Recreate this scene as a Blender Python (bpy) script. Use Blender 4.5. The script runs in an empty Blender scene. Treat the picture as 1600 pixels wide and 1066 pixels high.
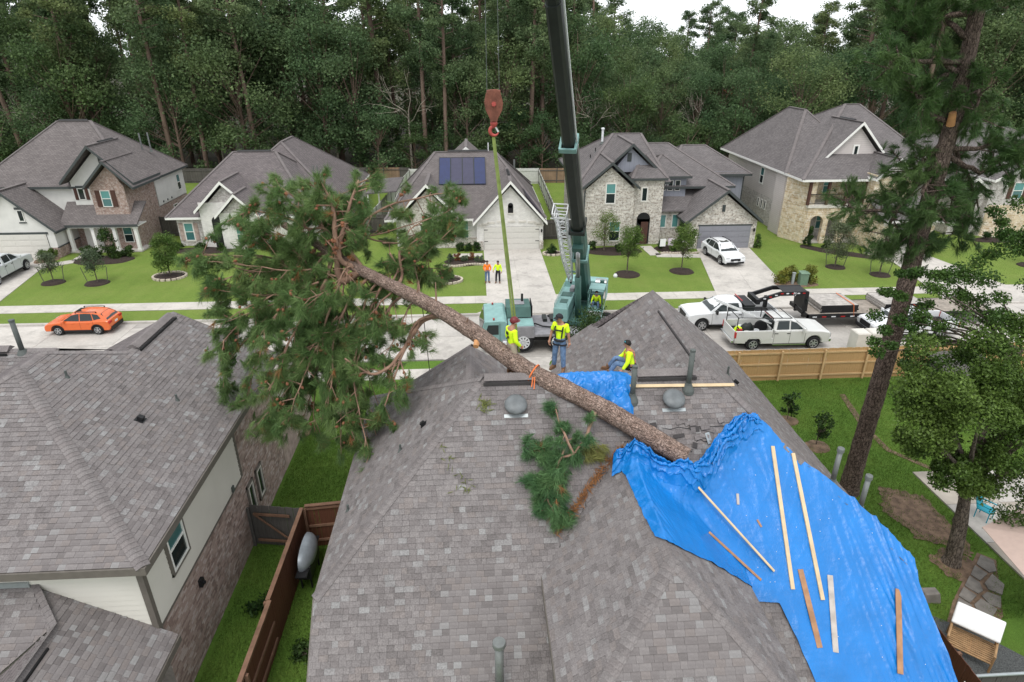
import bpy, bmesh, math, random
import numpy as np
from mathutils import Vector, Matrix, noise as mnoise

random.seed(7); rng = np.random.default_rng(7)
C = bpy.context.scene.collection
R = math.radians

# ------------------------------------------------------------ camera, sky, sun, exposure
CAM_H = 16.2
cd = bpy.data.cameras.new('camera'); cam = bpy.data.objects.new('camera', cd); C.objects.link(cam)
cam.location = (0, 0, CAM_H); cam.rotation_euler = (R(90 - 24.95), 0, R(-3.44))
cd.sensor_width = 36; cd.lens = 980 / 1600 * 36; cd.clip_end = 3000; cd.clip_start = 0.1
bpy.context.scene.camera = cam

w = bpy.data.worlds.new('World'); bpy.context.scene.world = w; w.use_nodes = True
nt = w.node_tree; nt.nodes.clear()
sky = nt.nodes.new('ShaderNodeTexSky'); sky.sky_type = 'NISHITA'; sky.sun_disc = False
SUN_EL, SUN_AZ = R(62), R(200)          # azimuth clockwise from +Y
sky.sun_elevation = SUN_EL; sky.sun_rotation = SUN_AZ
sky.air_density = 1.0; sky.dust_density = 2.0; sky.ozone_density = 1.0
hs = nt.nodes.new('ShaderNodeHueSaturation'); hs.inputs['Saturation'].default_value = 0.22
bg = nt.nodes.new('ShaderNodeBackground'); bg.inputs['Strength'].default_value = 0.15
wo = nt.nodes.new('ShaderNodeOutputWorld')
# overcast: an even pale cloud sheet over most of the sky's own colour
mx = nt.nodes.new('ShaderNodeMix'); mx.data_type = 'RGBA'; mx.inputs[0].default_value = 0.8; mx.inputs[7].default_value = (7.0, 7.25, 7.5, 1)
nt.links.new(sky.outputs[0], hs.inputs['Color']); nt.links.new(hs.outputs[0], mx.inputs[6]); nt.links.new(mx.outputs[2], bg.inputs['Color']); nt.links.new(bg.outputs[0], wo.inputs[0])
sl = bpy.data.lights.new('sun', 'SUN'); sl.energy = 1.2; sl.angle = R(25); sl.color = (1.0, 0.97, 0.92)
so = bpy.data.objects.new('sun', sl); C.objects.link(so)
sd = Vector((math.sin(SUN_AZ) * math.cos(SUN_EL), math.cos(SUN_AZ) * math.cos(SUN_EL), math.sin(SUN_EL)))
so.rotation_euler = sd.to_track_quat('Z', 'Y').to_euler(); so.location = (0, -20, 60)
vs = bpy.context.scene.view_settings
vs.view_transform = 'Standard'; vs.look = 'None'; vs.gamma = 1; vs.use_curve_mapping = False; vs.exposure = 0.58

# ------------------------------------------------------------ materials
def _base(name, rough, spec=0.3, metal=0.0):
    m = bpy.data.materials.new(name); m.use_nodes = True
    n = m.node_tree.nodes; b = n['Principled BSDF']
    b.inputs['Roughness'].default_value = rough; b.inputs['Specular IOR Level'].default_value = spec; b.inputs['Metallic'].default_value = metal
    return m, m.node_tree, b
def _bump(t, b, src, strength, dist=0.02):
    bp = t.nodes.new('ShaderNodeBump'); bp.inputs['Strength'].default_value = strength; bp.inputs['Distance'].default_value = dist
    t.links.new(src, bp.inputs['Height']); t.links.new(bp.outputs[0], b.inputs['Normal'])
def _coord(t, coord, scale=(1, 1, 1)):
    tc = t.nodes.new('ShaderNodeTexCoord'); mp = t.nodes.new('ShaderNodeMapping'); mp.inputs['Scale'].default_value = scale
    t.links.new(tc.outputs[coord], mp.inputs[0]); return mp.outputs[0]
def c4(c): return (c[0], c[1], c[2], 1)
def _ramp(t, src, stops):
    r = t.nodes.new('ShaderNodeValToRGB'); e = r.color_ramp.elements
    while len(e) < len(stops): e.new(0.5)
    for k, (p, c) in enumerate(stops): e[k].position = p; e[k].color = c4(c)
    t.links.new(src, r.inputs[0]); return r.outputs[0]
def _noise(t, vec, scale, detail=4, rough=0.55):
    n = t.nodes.new('ShaderNodeTexNoise'); n.inputs['Scale'].default_value = scale; n.inputs['Detail'].default_value = detail; n.inputs['Roughness'].default_value = rough
    t.links.new(vec, n.inputs['Vector']); return n.outputs['Fac']
def _mix(t, fac, a, b, mode='MIX'):
    m = t.nodes.new('ShaderNodeMix'); m.data_type = 'RGBA'; m.blend_type = mode
    for k, x in ((0, fac), (6, a), (7, b)):
        if isinstance(x, (int, float)): m.inputs[k].default_value = x
        elif isinstance(x, tuple): m.inputs[k].default_value = c4(x)
        else: t.links.new(x, m.inputs[k])
    return m.outputs[2]
def mk(name, col, rough=0.7, var=0.15, scale=6.0, bump=0.0, bscale=30, spec=0.3, metal=0.0, coord='Object', stretch=(1, 1, 1), bdist=0.02, fine=0.0, blot=0.0):
    """plain colour with noise wear"""
    m, t, b = _base(name, rough, spec, metal)
    v = _coord(t, coord, stretch)
    lo = tuple(x * (1 - var) for x in col); hi = tuple(min(1, x * (1 + var)) for x in col)
    c = _ramp(t, _noise(t, v, scale), [(0.3, lo), (0.7, hi)])
    if fine: c = _mix(t, fine, c, _ramp(t, _noise(t, v, scale * 14, 2), [(0.35, tuple(x * .5 for x in col)), (0.65, tuple(min(1, x * 1.6) for x in col))]))
    if blot: c = _mix(t, 1.0, c, _ramp(t, _noise(t, v, scale * 2.6, 6, 0.75), [(0.36, (1 - blot,) * 3), (0.50, (1, 1, 1))]), 'MULTIPLY')
    t.links.new(c, b.inputs['Base Color'])
    if bump: _bump(t, b, _noise(t, v, bscale, 3), bump, bdist)
    return m
def mk_brick(name, c1, c2, mortar, bw, bh, ms=0.01, rough=0.85, bump=0.4, freq=2, off=0.5, var=0.25, nscale=1.2, bias=0.0, blot=None):
    m, t, b = _base(name, rough, 0.2)
    v = _coord(t, 'UV')
    br = t.nodes.new('ShaderNodeTexBrick'); br.offset = off; br.offset_frequency = freq
    for k, x in (('Color1', c1), ('Color2', c2), ('Mortar', mortar)): br.inputs[k].default_value = c4(x)
    br.inputs['Scale'].default_value = 1; br.inputs['Mortar Size'].default_value = ms; br.inputs['Mortar Smooth'].default_value = 0.2
    br.inputs['Bias'].default_value = bias; br.inputs['Brick Width'].default_value = bw; br.inputs['Row Height'].default_value = bh
    t.links.new(v, br.inputs['Vector'])
    n = _ramp(t, _noise(t, v, nscale, 5, 0.65), [(0.3, (1 - var,) * 3), (0.7, (1 + var,) * 3)])
    col = _mix(t, 1.0, br.outputs['Color'], n, 'MULTIPLY')
    if blot: col = _mix(t, _ramp(t, _noise(t, v, blot[1], 4, 0.7), [(0.5, (0, 0, 0)), (0.62, (1, 1, 1))]), col, blot[0])
    t.links.new(col, b.inputs['Base Color'])
    iv = t.nodes.new('ShaderNodeMath'); iv.operation = 'SUBTRACT'; iv.inputs[0].default_value = 1; t.links.new(br.outputs['Fac'], iv.inputs[1])
    _bump(t, b, iv.outputs[0], bump, 0.012)
    return m
def mk_grass(name, cols, scale=0.35):
    m, t, b = _base(name, 0.95, 0.1)
    v = _coord(t, 'Object')
    c = _ramp(t, _noise(t, v, scale, 6, 0.62), [(0.38, cols[0]), (0.5, cols[1]), (0.62, cols[2])])
    dr = _ramp(t, _noise(t, v, .9, 6, 0.75), [(0.52, (0, 0, 0)), (0.72, (.75, .75, .75))]); c = _mix(t, dr, c, tuple(x * y for x, y in zip(cols[2], (1.25, 1.02, 1.2))))
    wv = t.nodes.new('ShaderNodeTexWave'); wv.bands_direction = 'X'; wv.inputs['Scale'].default_value = .30; wv.inputs['Distortion'].default_value = 1.2; t.links.new(v, wv.inputs['Vector']); c = _mix(t, 1.0, c, _ramp(t, wv.outputs['Fac'], [(.25, (.93, .93, .93)), (.75, (1.06, 1.06, 1.06))]), 'MULTIPLY')
    f = _noise(t, v, 9, 5, 0.8)
    c = _mix(t, 0.55, c, _ramp(t, f, [(0.3, tuple(x * .45 for x in cols[1])), (0.7, tuple(x * 1.5 for x in cols[1]))]))
    g = _noise(t, v, 60, 2, 0.8)
    c = _mix(t, 0.45, c, _ramp(t, g, [(0.35, tuple(x * .35 for x in cols[1])), (0.65, tuple(x * 1.7 for x in cols[1]))]))
    t.links.new(c, b.inputs['Base Color']); _bump(t, b, g, 0.7, 0.05)
    return m
def mk_leaf(name, c1, c2, rough=0.6, nscale=0.9, transl=0.25):
    m, t, b = _base(name, rough, 0.25)
    gi = t.nodes.new('ShaderNodeObjectInfo')
    ge = t.nodes.new('ShaderNodeNewGeometry')
    v = _coord(t, 'Object')
    c = _ramp(t, _noise(t, v, nscale, 3), [(0.32, c1), (0.68, c2)])
    rnd = _ramp(t, ge.outputs['Random Per Island'], [(0.0, (0.62, 0.62, 0.6)), (1.0, (1.4, 1.35, 1.25))])
    c = _mix(t, 1.0, c, rnd, 'MULTIPLY')
    ob = _ramp(t, gi.outputs['Random'], [(0.0, (0.72, 0.82, 0.8)), (0.5, (1, 1, 1)), (1.0, (1.18, 1.08, 0.95))])
    c = _mix(t, 1.0, c, ob, 'MULTIPLY')
    t.links.new(c, b.inputs['Base Color'])
    if transl:
        tr = t.nodes.new('ShaderNodeBsdfTranslucent'); t.links.new(c, tr.inputs['Color'])
        ms = t.nodes.new('ShaderNodeMixShader'); ms.inputs[0].default_value = transl
        t.links.new(b.outputs[0], ms.inputs[1]); t.links.new(tr.outputs[0], ms.inputs[2]); t.links.new(ms.outputs[0], t.nodes['Material Output'].inputs[0])
    return m
def mk_bark(name, c1, c2, scale=5.0, stretch=(1, 1, 0.25), bump=0.9, dist=0.05, coord='Object'):
    m, t, b = _base(name, 0.95, 0.1)
    v = _coord(t, coord, stretch)
    vo = t.nodes.new('ShaderNodeTexVoronoi'); vo.feature = 'DISTANCE_TO_EDGE'; vo.inputs['Scale'].default_value = scale * 2
    w_ = t.nodes.new('ShaderNodeVectorMath'); w_.operation = 'ADD'
    nz = t.nodes.new('ShaderNodeTexNoise'); nz.inputs['Scale'].default_value = scale * 1.5; t.links.new(v, nz.inputs['Vector'])
    sc = t.nodes.new('ShaderNodeVectorMath'); sc.operation = 'SCALE'; sc.inputs['Scale'].default_value = 0.25; t.links.new(nz.outputs['Color'], sc.inputs[0])
    t.links.new(v, w_.inputs[0]); t.links.new(sc.outputs[0], w_.inputs[1]); t.links.new(w_.outputs[0], vo.inputs['Vector'])
    n = _noise(t, v, scale, 6, 0.7)
    c = _ramp(t, n, [(0.3, c1), (0.7, c2)])
    cr = _ramp(t, vo.outputs['Distance'], [(0.0, (0.16, 0.14, 0.13)), (0.10, (.75, .75, .75)), (0.28, (1.08, 1.05, 1.03))])
    t.links.new(_mix(t, 1.0, c, cr, 'MULTIPLY'), b.inputs['Base Color'])
    _bump(t, b, vo.outputs['Distance'], bump, dist)
    return m

M = {}
# shingle tones (asphalt, seen pieces)
for k, c in enumerate([(.166, .151, .149), (.150, .135, .133), (.180, .164, .161), (.204, .195, .193), (.134, .121, .119), (.172, .152, .146), (.226, .220, .218)]):
    M['sh%d' % k] = mk('shingle_%d' % k, c, 0.95, 0.16, 2.0, 0.35, 160, 0.1, fine=0.3, bdist=0.004)
M['deck'] = mk('felt_and_shadow_edge', (.05, .046, .046), 0.95, 0.1)
M['cap'] = mk('ridge_shingle', (.172, .154, .151), 0.95, 0.2, 2.5, 0.3, 160, 0.1, fine=0.3, bdist=0.004)
M['capfar'] = mk('far_ridge_shingle', (.138, .122, .120), 0.95, 0.15, 2.5)
M['roof1'] = mk_brick('far_shingle_brown', (.165, .146, .142), (.125, .110, .108), (.07, .062, .061), .28, .143, .012, .95, .5, var=.14, nscale=.5)
M['roof2'] = mk_brick('far_shingle_grey', (.158, .143, .142), (.120, .109, .109), (.07, .063, .063), .28, .143, .012, .95, .5, var=.14, nscale=.5)
M['roof3'] = mk_brick('far_shingle_mauve', (.162, .140, .140), (.120, .105, .106), (.068, .06, .06), .28, .143, .012, .95, .5, var=.14, nscale=.5)
M['dtrim'] = mk('dark_trim_paint', (.055, .062, .062), 0.6, 0.1)
M['wtrim'] = mk('white_trim_paint', (.72, .71, .68), 0.6, 0.05)
M['btrim'] = mk('taupe_trim_paint', (.13, .115, .10), 0.6, 0.1)
M['stucco'] = mk('cream_stucco', (.60, .59, .565), 0.9, 0.06, 1.5, 0.2, 60)
M['siding'] = mk('cream_lap_siding', (.60, .575, .52), 0.6, 0.05, .8)
M['mauve'] = mk_brick('pale_lap_siding', (.52, .475, .455), (.52, .475, .455), (.36, .32, .31), 8, .18, .008, .7, .3, var=.05)
M['bluesid'] = mk_brick('blue_grey_siding', (.24, .25, .29), (.24, .25, .29), (.17, .18, .21), .4, 6, .012, .7, .3, var=.05)
M['brick'] = mk_brick('red_brown_brick', (.23, .125, .095), (.34, .235, .20), (.36, .32, .29), .215, .078, .011, .9, .5, var=.3, nscale=2.5, blot=((.42, .36, .33), 5))
M['gbrick'] = mk_brick('grey_wash_brick', (.30, .26, .24), (.46, .43, .41), (.5, .48, .46), .215, .078, .011, .9, .5, var=.3, nscale=2.5, blot=((.56, .54, .52), 5))
M['wbrick'] = mk_brick('white_wash_brick', (.70, .68, .65), (.62, .6, .57), (.6, .58, .55), .215, .078, .011, .9, .5, var=.12, nscale=2.5)
M['stone'] = mk_brick('white_cut_stone', (.60, .57, .52), (.42, .38, .33), (.55, .52, .48), .45, .15, .016, .9, .6, var=.28, nscale=2.2, blot=((.24, .20, .17), 6))
M['tanstone'] = mk_brick('tan_cut_stone', (.62, .52, .37), (.42, .31, .19), (.6, .53, .42), .6, .2, .016, .9, .6, var=.28, nscale=2.0, blot=((.68, .62, .52), 3))
M['limestone'] = mk('pale_limestone', (.56, .53, .48), 0.9, 0.15, 2, 0.2)
M['taupebrick'] = mk('taupe_brick', (.36, .28, .245), 0.9, 0.3, 3, 0.4, 60)
M['brickA'] = mk('brick_brown', (.33, .245, .215), 0.9, 0.25, 6, 0.3, 60)
M['brickB'] = mk('brick_grey', (.43, .355, .325), 0.9, 0.25, 6, 0.3, 60)
M['brickC'] = mk('brick_dark', (.25, .18, .155), 0.9, 0.25, 6, 0.3, 60)
M['mortar'] = mk('mortar', (.30, .265, .245), 0.95, 0.15, 8)
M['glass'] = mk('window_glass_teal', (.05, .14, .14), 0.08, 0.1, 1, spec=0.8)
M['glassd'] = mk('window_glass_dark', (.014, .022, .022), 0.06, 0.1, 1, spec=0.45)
M['blind_refl'] = mk('window_blind_reflection', (.10, .26, .25), 0.15, 0.1, 1, spec=0.6)  # blinds behind glass, with the teal reflection put into the colour
M['shutter'] = mk('brown_shutter', (.075, .035, .026), 0.7, 0.15)
M['garage_w'] = mk('cream_garage_paint', (.56, .54, .50), 0.6, 0.04)
M['garage_g'] = mk('grey_garage_paint', (.22, .22, .245), 0.6, 0.05)
M['concrete'] = mk('pale_concrete', (.45, .42, .385), 0.92, 0.17, .35, 0.15, 40, fine=0.10, blot=.22)
M['concrete2'] = mk('worn_concrete', (.39, .365, .335), 0.92, 0.2, .5, 0.15, 40, fine=0.12)
M['road'] = mk('street_concrete', (.43, .40, .37), 0.92, 0.2, .5, 0.15, 40, fine=0.12, stretch=(.12, 1.1, 1), blot=.28)
M['sidewalk'] = mk('sidewalk_concrete', (.45, .42, .38), 0.92, 0.14, .5, 0.15, 40, fine=0.08, blot=.2)
M['patio'] = mk('damp_patio_concrete', (.36, .32, .27), 0.8, 0.35, .6, 0.1)
M['grass'] = mk_grass('lawn_grass', [(.092, .156, .028), (.142, .204, .042), (.198, .226, .068)])
M['grassn'] = mk_grass('deep_lawn_grass', [(.066, .138, .022), (.098, .180, .030), (.136, .196, .042)], .5)
M['forestfloor'] = mk('leaf_litter', (.045, .04, .025), 0.95, 0.4, .3, 0.5, 8)
M['mulch'] = mk('dark_mulch', (.035, .024, .020), 0.95, 0.4, 8, 0.8, 40)
M['dirt'] = mk('bare_dirt', (.15, .10, .068), 0.95, 0.45, 4, 0.5, 30)
M['fence_tan'] = mk('new_cedar', (.44, .27, .12), 0.8, 0.16, 1.2, 0.2, 30, stretch=(6, 6, 1))
M['fence_tan2'] = mk('new_cedar_rail', (.52, .35, .18), 0.8, 0.14, 1.2)
M['fence_brown'] = mk('stained_brown_cedar', (.095, .036, .020), 0.75, 0.4, 2, 0.2, 30, stretch=(5, 5, .6))
M['fence_rail'] = mk('pale_cut_rail', (.17, .095, .062), 0.8, 0.25, 3)
M['fence_grey'] = mk('weathered_fence', (.085, .078, .072), 0.9, 0.35, 2, 0.2, 30, stretch=(5, 5, .5))
M['fence_far'] = mk_brick('far_grey_fence', (.11, .10, .09), (.075, .068, .06), (.03, .028, .025), .14, 4, .012, .9, .4, var=.25, nscale=.7)
M['fence_far2'] = mk_brick('far_tan_fence', (.30, .20, .13), (.24, .16, .11), (.08, .06, .05), .14, 4, .012, .9, .4, var=.2, nscale=.7)
M['fence_white'] = mk('pale_fence', (.50, .50, .47), 0.8, 0.1)
M['lumber'] = mk('fresh_lumber', (.56, .43, .27), 0.75, 0.14, 3, 0.1, 30, stretch=(1, 1, 1))
M['lumber2'] = mk('brown_board', (.33, .18, .10), 0.75, 0.25, 4)
M['lumber3'] = mk('grey_board', (.42, .38, .35), 0.75, 0.2, 4)
M['pvc'] = mk('grey_green_pipe', (.085, .095, .09), 0.6, 0.15, 4)
M['flue'] = mk('grey_flue_metal', (.17, .18, .175), 0.45, 0.15, 4, metal=0.3)
M['dome'] = mk('grey_vent_dome', (.13, .14, .145), 0.45, 0.2, 5)
M['black'] = mk('black_plastic', (.012, .012, .013), 0.5, 0.1)
M['flash'] = mk('galvanised_flashing', (.34, .37, .38), 0.4, 0.1, metal=0.4)
M['bark'] = mk_bark('pine_bark', (.19, .13, .105), (.40, .305, .26), 8, (1, .45, 1), coord='UV')
M['bark_st'] = mk_bark('standing_pine_bark', (.100, .074, .062), (.205, .158, .134), 6, (1, .4, 1), coord='UV')
M['bark_far'] = mk('far_pine_bark', (.145, .10, .078), 0.95, 0.4, 1.5, 0.4, 8, stretch=(1, 1, .3))
M['bark_pale'] = mk('pale_dead_wood', (.34, .30, .25), 0.95, 0.3, 1.5)
M['bark_oak'] = mk_bark('oak_bark', (.13, .105, .085), (.22, .185, .155), 6, (1, 1, .3))
M['branch'] = mk('pine_branch', (.25, .155, .11), 0.9, 0.3, 4, 0.4, 30)
M['cutwood'] = mk('cut_wood', (.50, .25, .11), 0.8, 0.2)
M['needle'] = mk_leaf('pine_needles_green', (.080, .156, .050), (.180, .268, .098), 0.5, .8, 0.33)
M['needle_blue'] = mk_leaf('fresh_needles', (.045, .125, .060), (.110, .215, .095), 0.5, 1.2, 0.25)
M['needle2'] = mk_leaf('standing_pine_needles', (.048, .105, .032), (.100, .165, .052), 0.5, .6, 0.2)
M['needle_dry'] = mk_leaf('dry_needles', (.22, .09, .035), (.33, .16, .07), 0.7, 1.5, 0.1)
M['needle_yel'] = mk_leaf('pale_needles', (.16, .17, .05), (.26, .26, .09), 0.6, 1.5, 0.15)
M['cone'] = mk('pine_cone_brown', (.20, .085, .045), 0.8, 0.3, 8)
M['leaf_oak'] = mk_leaf('oak_leaves', (.042, .090, .018), (.100, .165, .038), 0.5, .5, 0.25)
M['leaf_pine_far'] = mk_leaf('far_pine_foliage', (.090, .150, .074), (.170, .228, .110), 0.7, .25, 0.42)
M['leaf_hw_far'] = mk_leaf('far_hardwood_foliage', (.074, .130, .062), (.150, .212, .100), 0.7, .2, 0.42)
M['leaf_dk_far'] = mk_leaf('dark_understory_foliage', (.052, .100, .044), (.104, .164, .070), 0.7, .2, 0.4)
M['leaf_rust'] = mk_leaf('rust_dead_foliage', (.13, .055, .025), (.20, .09, .045), 0.8, .5, 0.1)
M['leaf_sap'] = mk_leaf('sapling_leaves', (.060, .120, .022), (.125, .185, .048), 0.6, 1.5, 0.25)
M['leaf_shrub'] = mk_leaf('shrub_leaves', (.016, .042, .010), (.045, .085, .018), 0.6, 2.0, 0.2)
M['leaf_olive'] = mk_leaf('olive_leaves', (.07, .095, .055), (.12, .15, .09), 0.6, 2.0, 0.2)
M['leaf_yel'] = mk_leaf('yellow_green_shrub', (.10, .13, .02), (.17, .17, .035), 0.6, 2.0, 0.2)
M['leaf_lawn'] = mk_leaf('lawn_blades', (.072, .150, .024), (.140, .220, .042), 0.8, .5, 0.2)
M['steel'] = mk('steel', (.35, .36, .36), 0.35, 0.1, metal=0.8)
M['rubber'] = mk('rubber', (.014, .014, .015), 0.85, 0.2)
M['rim'] = mk('alloy_rim', (.45, .46, .47), 0.35, 0.05, metal=0.6)
M['chrome'] = mk('chrome', (.7, .7, .7), 0.12, 0.02, metal=1.0)
def paint(name, c, r=0.25):
    m = mk(name, c, r, 0.03, 1.5, spec=0.5); m.node_tree.nodes['Principled BSDF'].inputs['Coat Weight'].default_value = 0.35; return m
M['orange'] = paint('orange_car_paint', (.62, .12, .025))
M['white'] = paint('white_car_paint', (.64, .65, .66))
M['white2'] = paint('dusty_white_paint', (.58, .58, .56), .4)
M['silver'] = paint('pale_silver_paint', (.48, .50, .51))
M['crane'] = mk('crane_green', (.20, .35, .335), 0.5, 0.14, 2.5, spec=0.4)
M['crane_d'] = mk('crane_dark_green', (.045, .11, .095), 0.5, 0.15, 2.5, spec=0.4)
M['boomblk'] = mk('boom_dark', (.020, .024, .022), 0.45, 0.2, 2)
M['deckplate'] = mk('grey_deck_plate', (.24, .235, .25), 0.7, 0.2, 3, fine=0.15)
M['white_m'] = mk('white_metal', (.62, .63, .64), 0.5, 0.1)
M['rust'] = mk('rusty_orange_steel', (.17, .062, .042), 0.75, 0.4, 5, 0.3, 30, fine=0.2)
M['hookred'] = mk('faded_red_hook', (.38, .07, .06), 0.6, 0.25, 6)
M['sling'] = mk('green_webbing', (.20, .25, .075), 0.9, 0.2, 6)
M['strap'] = mk('orange_webbing', (.62, .16, .05), 0.8, 0.1)
M['hivis'] = mk('hi_vis_yellow', (.62, .86, .02), 0.85, 0.06, 8)
M['hivis_o'] = mk('hi_vis_orange', (.90, .20, .02), 0.85, 0.06, 8)
M['denim'] = mk('blue_denim', (.10, .16, .27), 0.9, 0.35, 10)
M['khaki'] = mk('khaki_cloth', (.33, .28, .21), 0.9, 0.12, 8)
M['darkcloth'] = mk('dark_cloth', (.02, .02, .024), 0.9, 0.2, 8)
M['skin'] = mk('skin', (.36, .185, .125), 0.6, 0.08, 6)
M['hair'] = mk('dark_hair', (.010, .008, .007), 0.6, 0.2, 20)
M['maroon'] = mk('maroon_helmet', (.14, .022, .026), 0.35, 0.1)
M['boot'] = mk('brown_boot', (.16, .085, .045), 0.8, 0.2)
M['red'] = mk('red_lens', (.42, .02, .02), 0.3, 0.1)
M['lamp'] = mk('clear_lens', (.38, .38, .38), 0.15, 0.05)
M['solar'] = mk('solar_cell_blue', (.010, .018, .075), 0.2, 0.15, 3, spec=0.6)
M['solard'] = mk('solar_cell_dark', (.03, .028, .06), 0.2, 0.15, 3, spec=0.6)
M['util'] = mk('utility_green', (.13, .20, .14), 0.6, 0.1)
M['umb'] = mk('beige_canvas', (.50, .38, .33), 0.9, 0.05)
M['cushion'] = mk('white_cushion', (.74, .74, .73), 0.9, 0.04)
M['bamboo'] = mk('bamboo', (.36, .22, .11), 0.6, 0.25, 5)
M['stonegrey'] = mk('flagstone', (.17, .155, .14), 0.9, 0.3, 3, 0.4, 20)
M['gravel'] = mk('dark_gravel', (.085, .09, .09), 0.95, 0.5, 25, 0.6, 60)
M['teal'] = mk('teal_plastic', (.01, .27, .36), 0.5, 0.1)
M['paver'] = mk('pale_edging_stone', (.46, .40, .33), 0.9, 0.25, 5)
M['flag'] = mk('printed_flag_cloth', (.55, .48, .54), 0.9, 0.5, 14)
M['mat'] = mk('timber_mat', (.36, .335, .31), 0.9, 0.25, 4)
M['jersey'] = mk('pale_concrete_block', (.58, .55, .50), 0.85, 0.06, 2)
M['trailerwood'] = mk('trailer_plank', (.27, .235, .20), 0.9, 0.3, 3)
M['grill'] = mk('grey_hood', (.23, .255, .28), 0.4, 0.1, metal=0.3)
def mk_tarp(name, c):
    m, t, b = _base(name, 0.27, 0.5)
    v = _coord(t, 'Object')
    cc = _ramp(t, _noise(t, v, 1.2, 4), [(0.3, tuple(x * .88 for x in c)), (0.7, tuple(min(1, x * 1.1) for x in c))])
    t.links.new(cc, b.inputs['Base Color'])
    mp = _coord(t, 'Object', (2.2, 0.5, 2.2))
    wv = t.nodes.new('ShaderNodeTexWave'); wv.bands_direction = 'Y'; wv.inputs['Scale'].default_value = 3.2; wv.inputs['Distortion'].default_value = 2.5; wv.inputs['Detail'].default_value = 3; t.links.new(v, wv.inputs['Vector'])
    ad = t.nodes.new('ShaderNodeMath'); ad.operation = 'MULTIPLY_ADD'; ad.inputs[1].default_value = .10; t.links.new(wv.outputs['Fac'], ad.inputs[0]); t.links.new(_noise(t, mp, 6.0, 6, 0.7), ad.inputs[2])
    _bump(t, b, ad.outputs[0], 0.38, 0.035)
    return m
M['tarp'] = mk_tarp('blue_tarp', (.003, .160, .49))
# ------------------------------------------------------------ builders
def V(*a): return Vector(a)
def tag(o, label=None, cat=None, group=None, kind=None):
    if label: o['label'] = label
    if cat: o['category'] = cat
    if group: o['group'] = group
    if kind: o['kind'] = kind
    return o
def thing(name, label, cat, loc=(0, 0, 0), rz=0, group=None):
    o = bpy.data.objects.new(name, None); C.objects.link(o); o.empty_display_size = .2
    o.location = loc; o.rotation_euler = (0, 0, rz)
    return tag(o, label, cat, group)
def origin_of(p):
    v = Vector((0, 0, 0))
    while p: v += Vector(p.location); p = p.parent
    return v
def link(name, me, parent=None, mats=(), off=True):
    o = bpy.data.objects.new(name, me); C.objects.link(o)
    if mats and not me.materials:
        for m in mats: me.materials.append(M[m] if isinstance(m, str) else m)
    if parent: o.parent = parent
    return o
def uv_and_smooth(me, smooth, uv):
    n = len(me.polygons)
    if smooth: me.polygons.foreach_set('use_smooth', [True] * n)
    if uv and n:
        nv = len(me.vertices); co = np.empty(nv * 3, np.float32); me.vertices.foreach_get('co', co); co = co.reshape(-1, 3)
        no = np.empty(n * 3, np.float32); me.polygons.foreach_get('normal', no); no = no.reshape(-1, 3)
        tot = np.empty(n, np.int32); me.polygons.foreach_get('loop_total', tot)
        li = np.empty(len(me.loops), np.int32); me.loops.foreach_get('vertex_index', li)
        fn = np.repeat(no, tot, axis=0); p = co[li]
        u = np.stack([-fn[:, 1], fn[:, 0], np.zeros(len(fn))], 1); L = np.linalg.norm(u, axis=1)
        flat = L < 1e-3; u[flat] = (1, 0, 0); L[flat] = 1; u /= L[:, None]
        v = np.cross(fn, u)
        lay = me.uv_layers.new(name='UVMap')
        out = np.stack([(p * u).sum(1), (p * v).sum(1)], 1).astype(np.float32).ravel()
        lay.data.foreach_set('uv', out)
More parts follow.
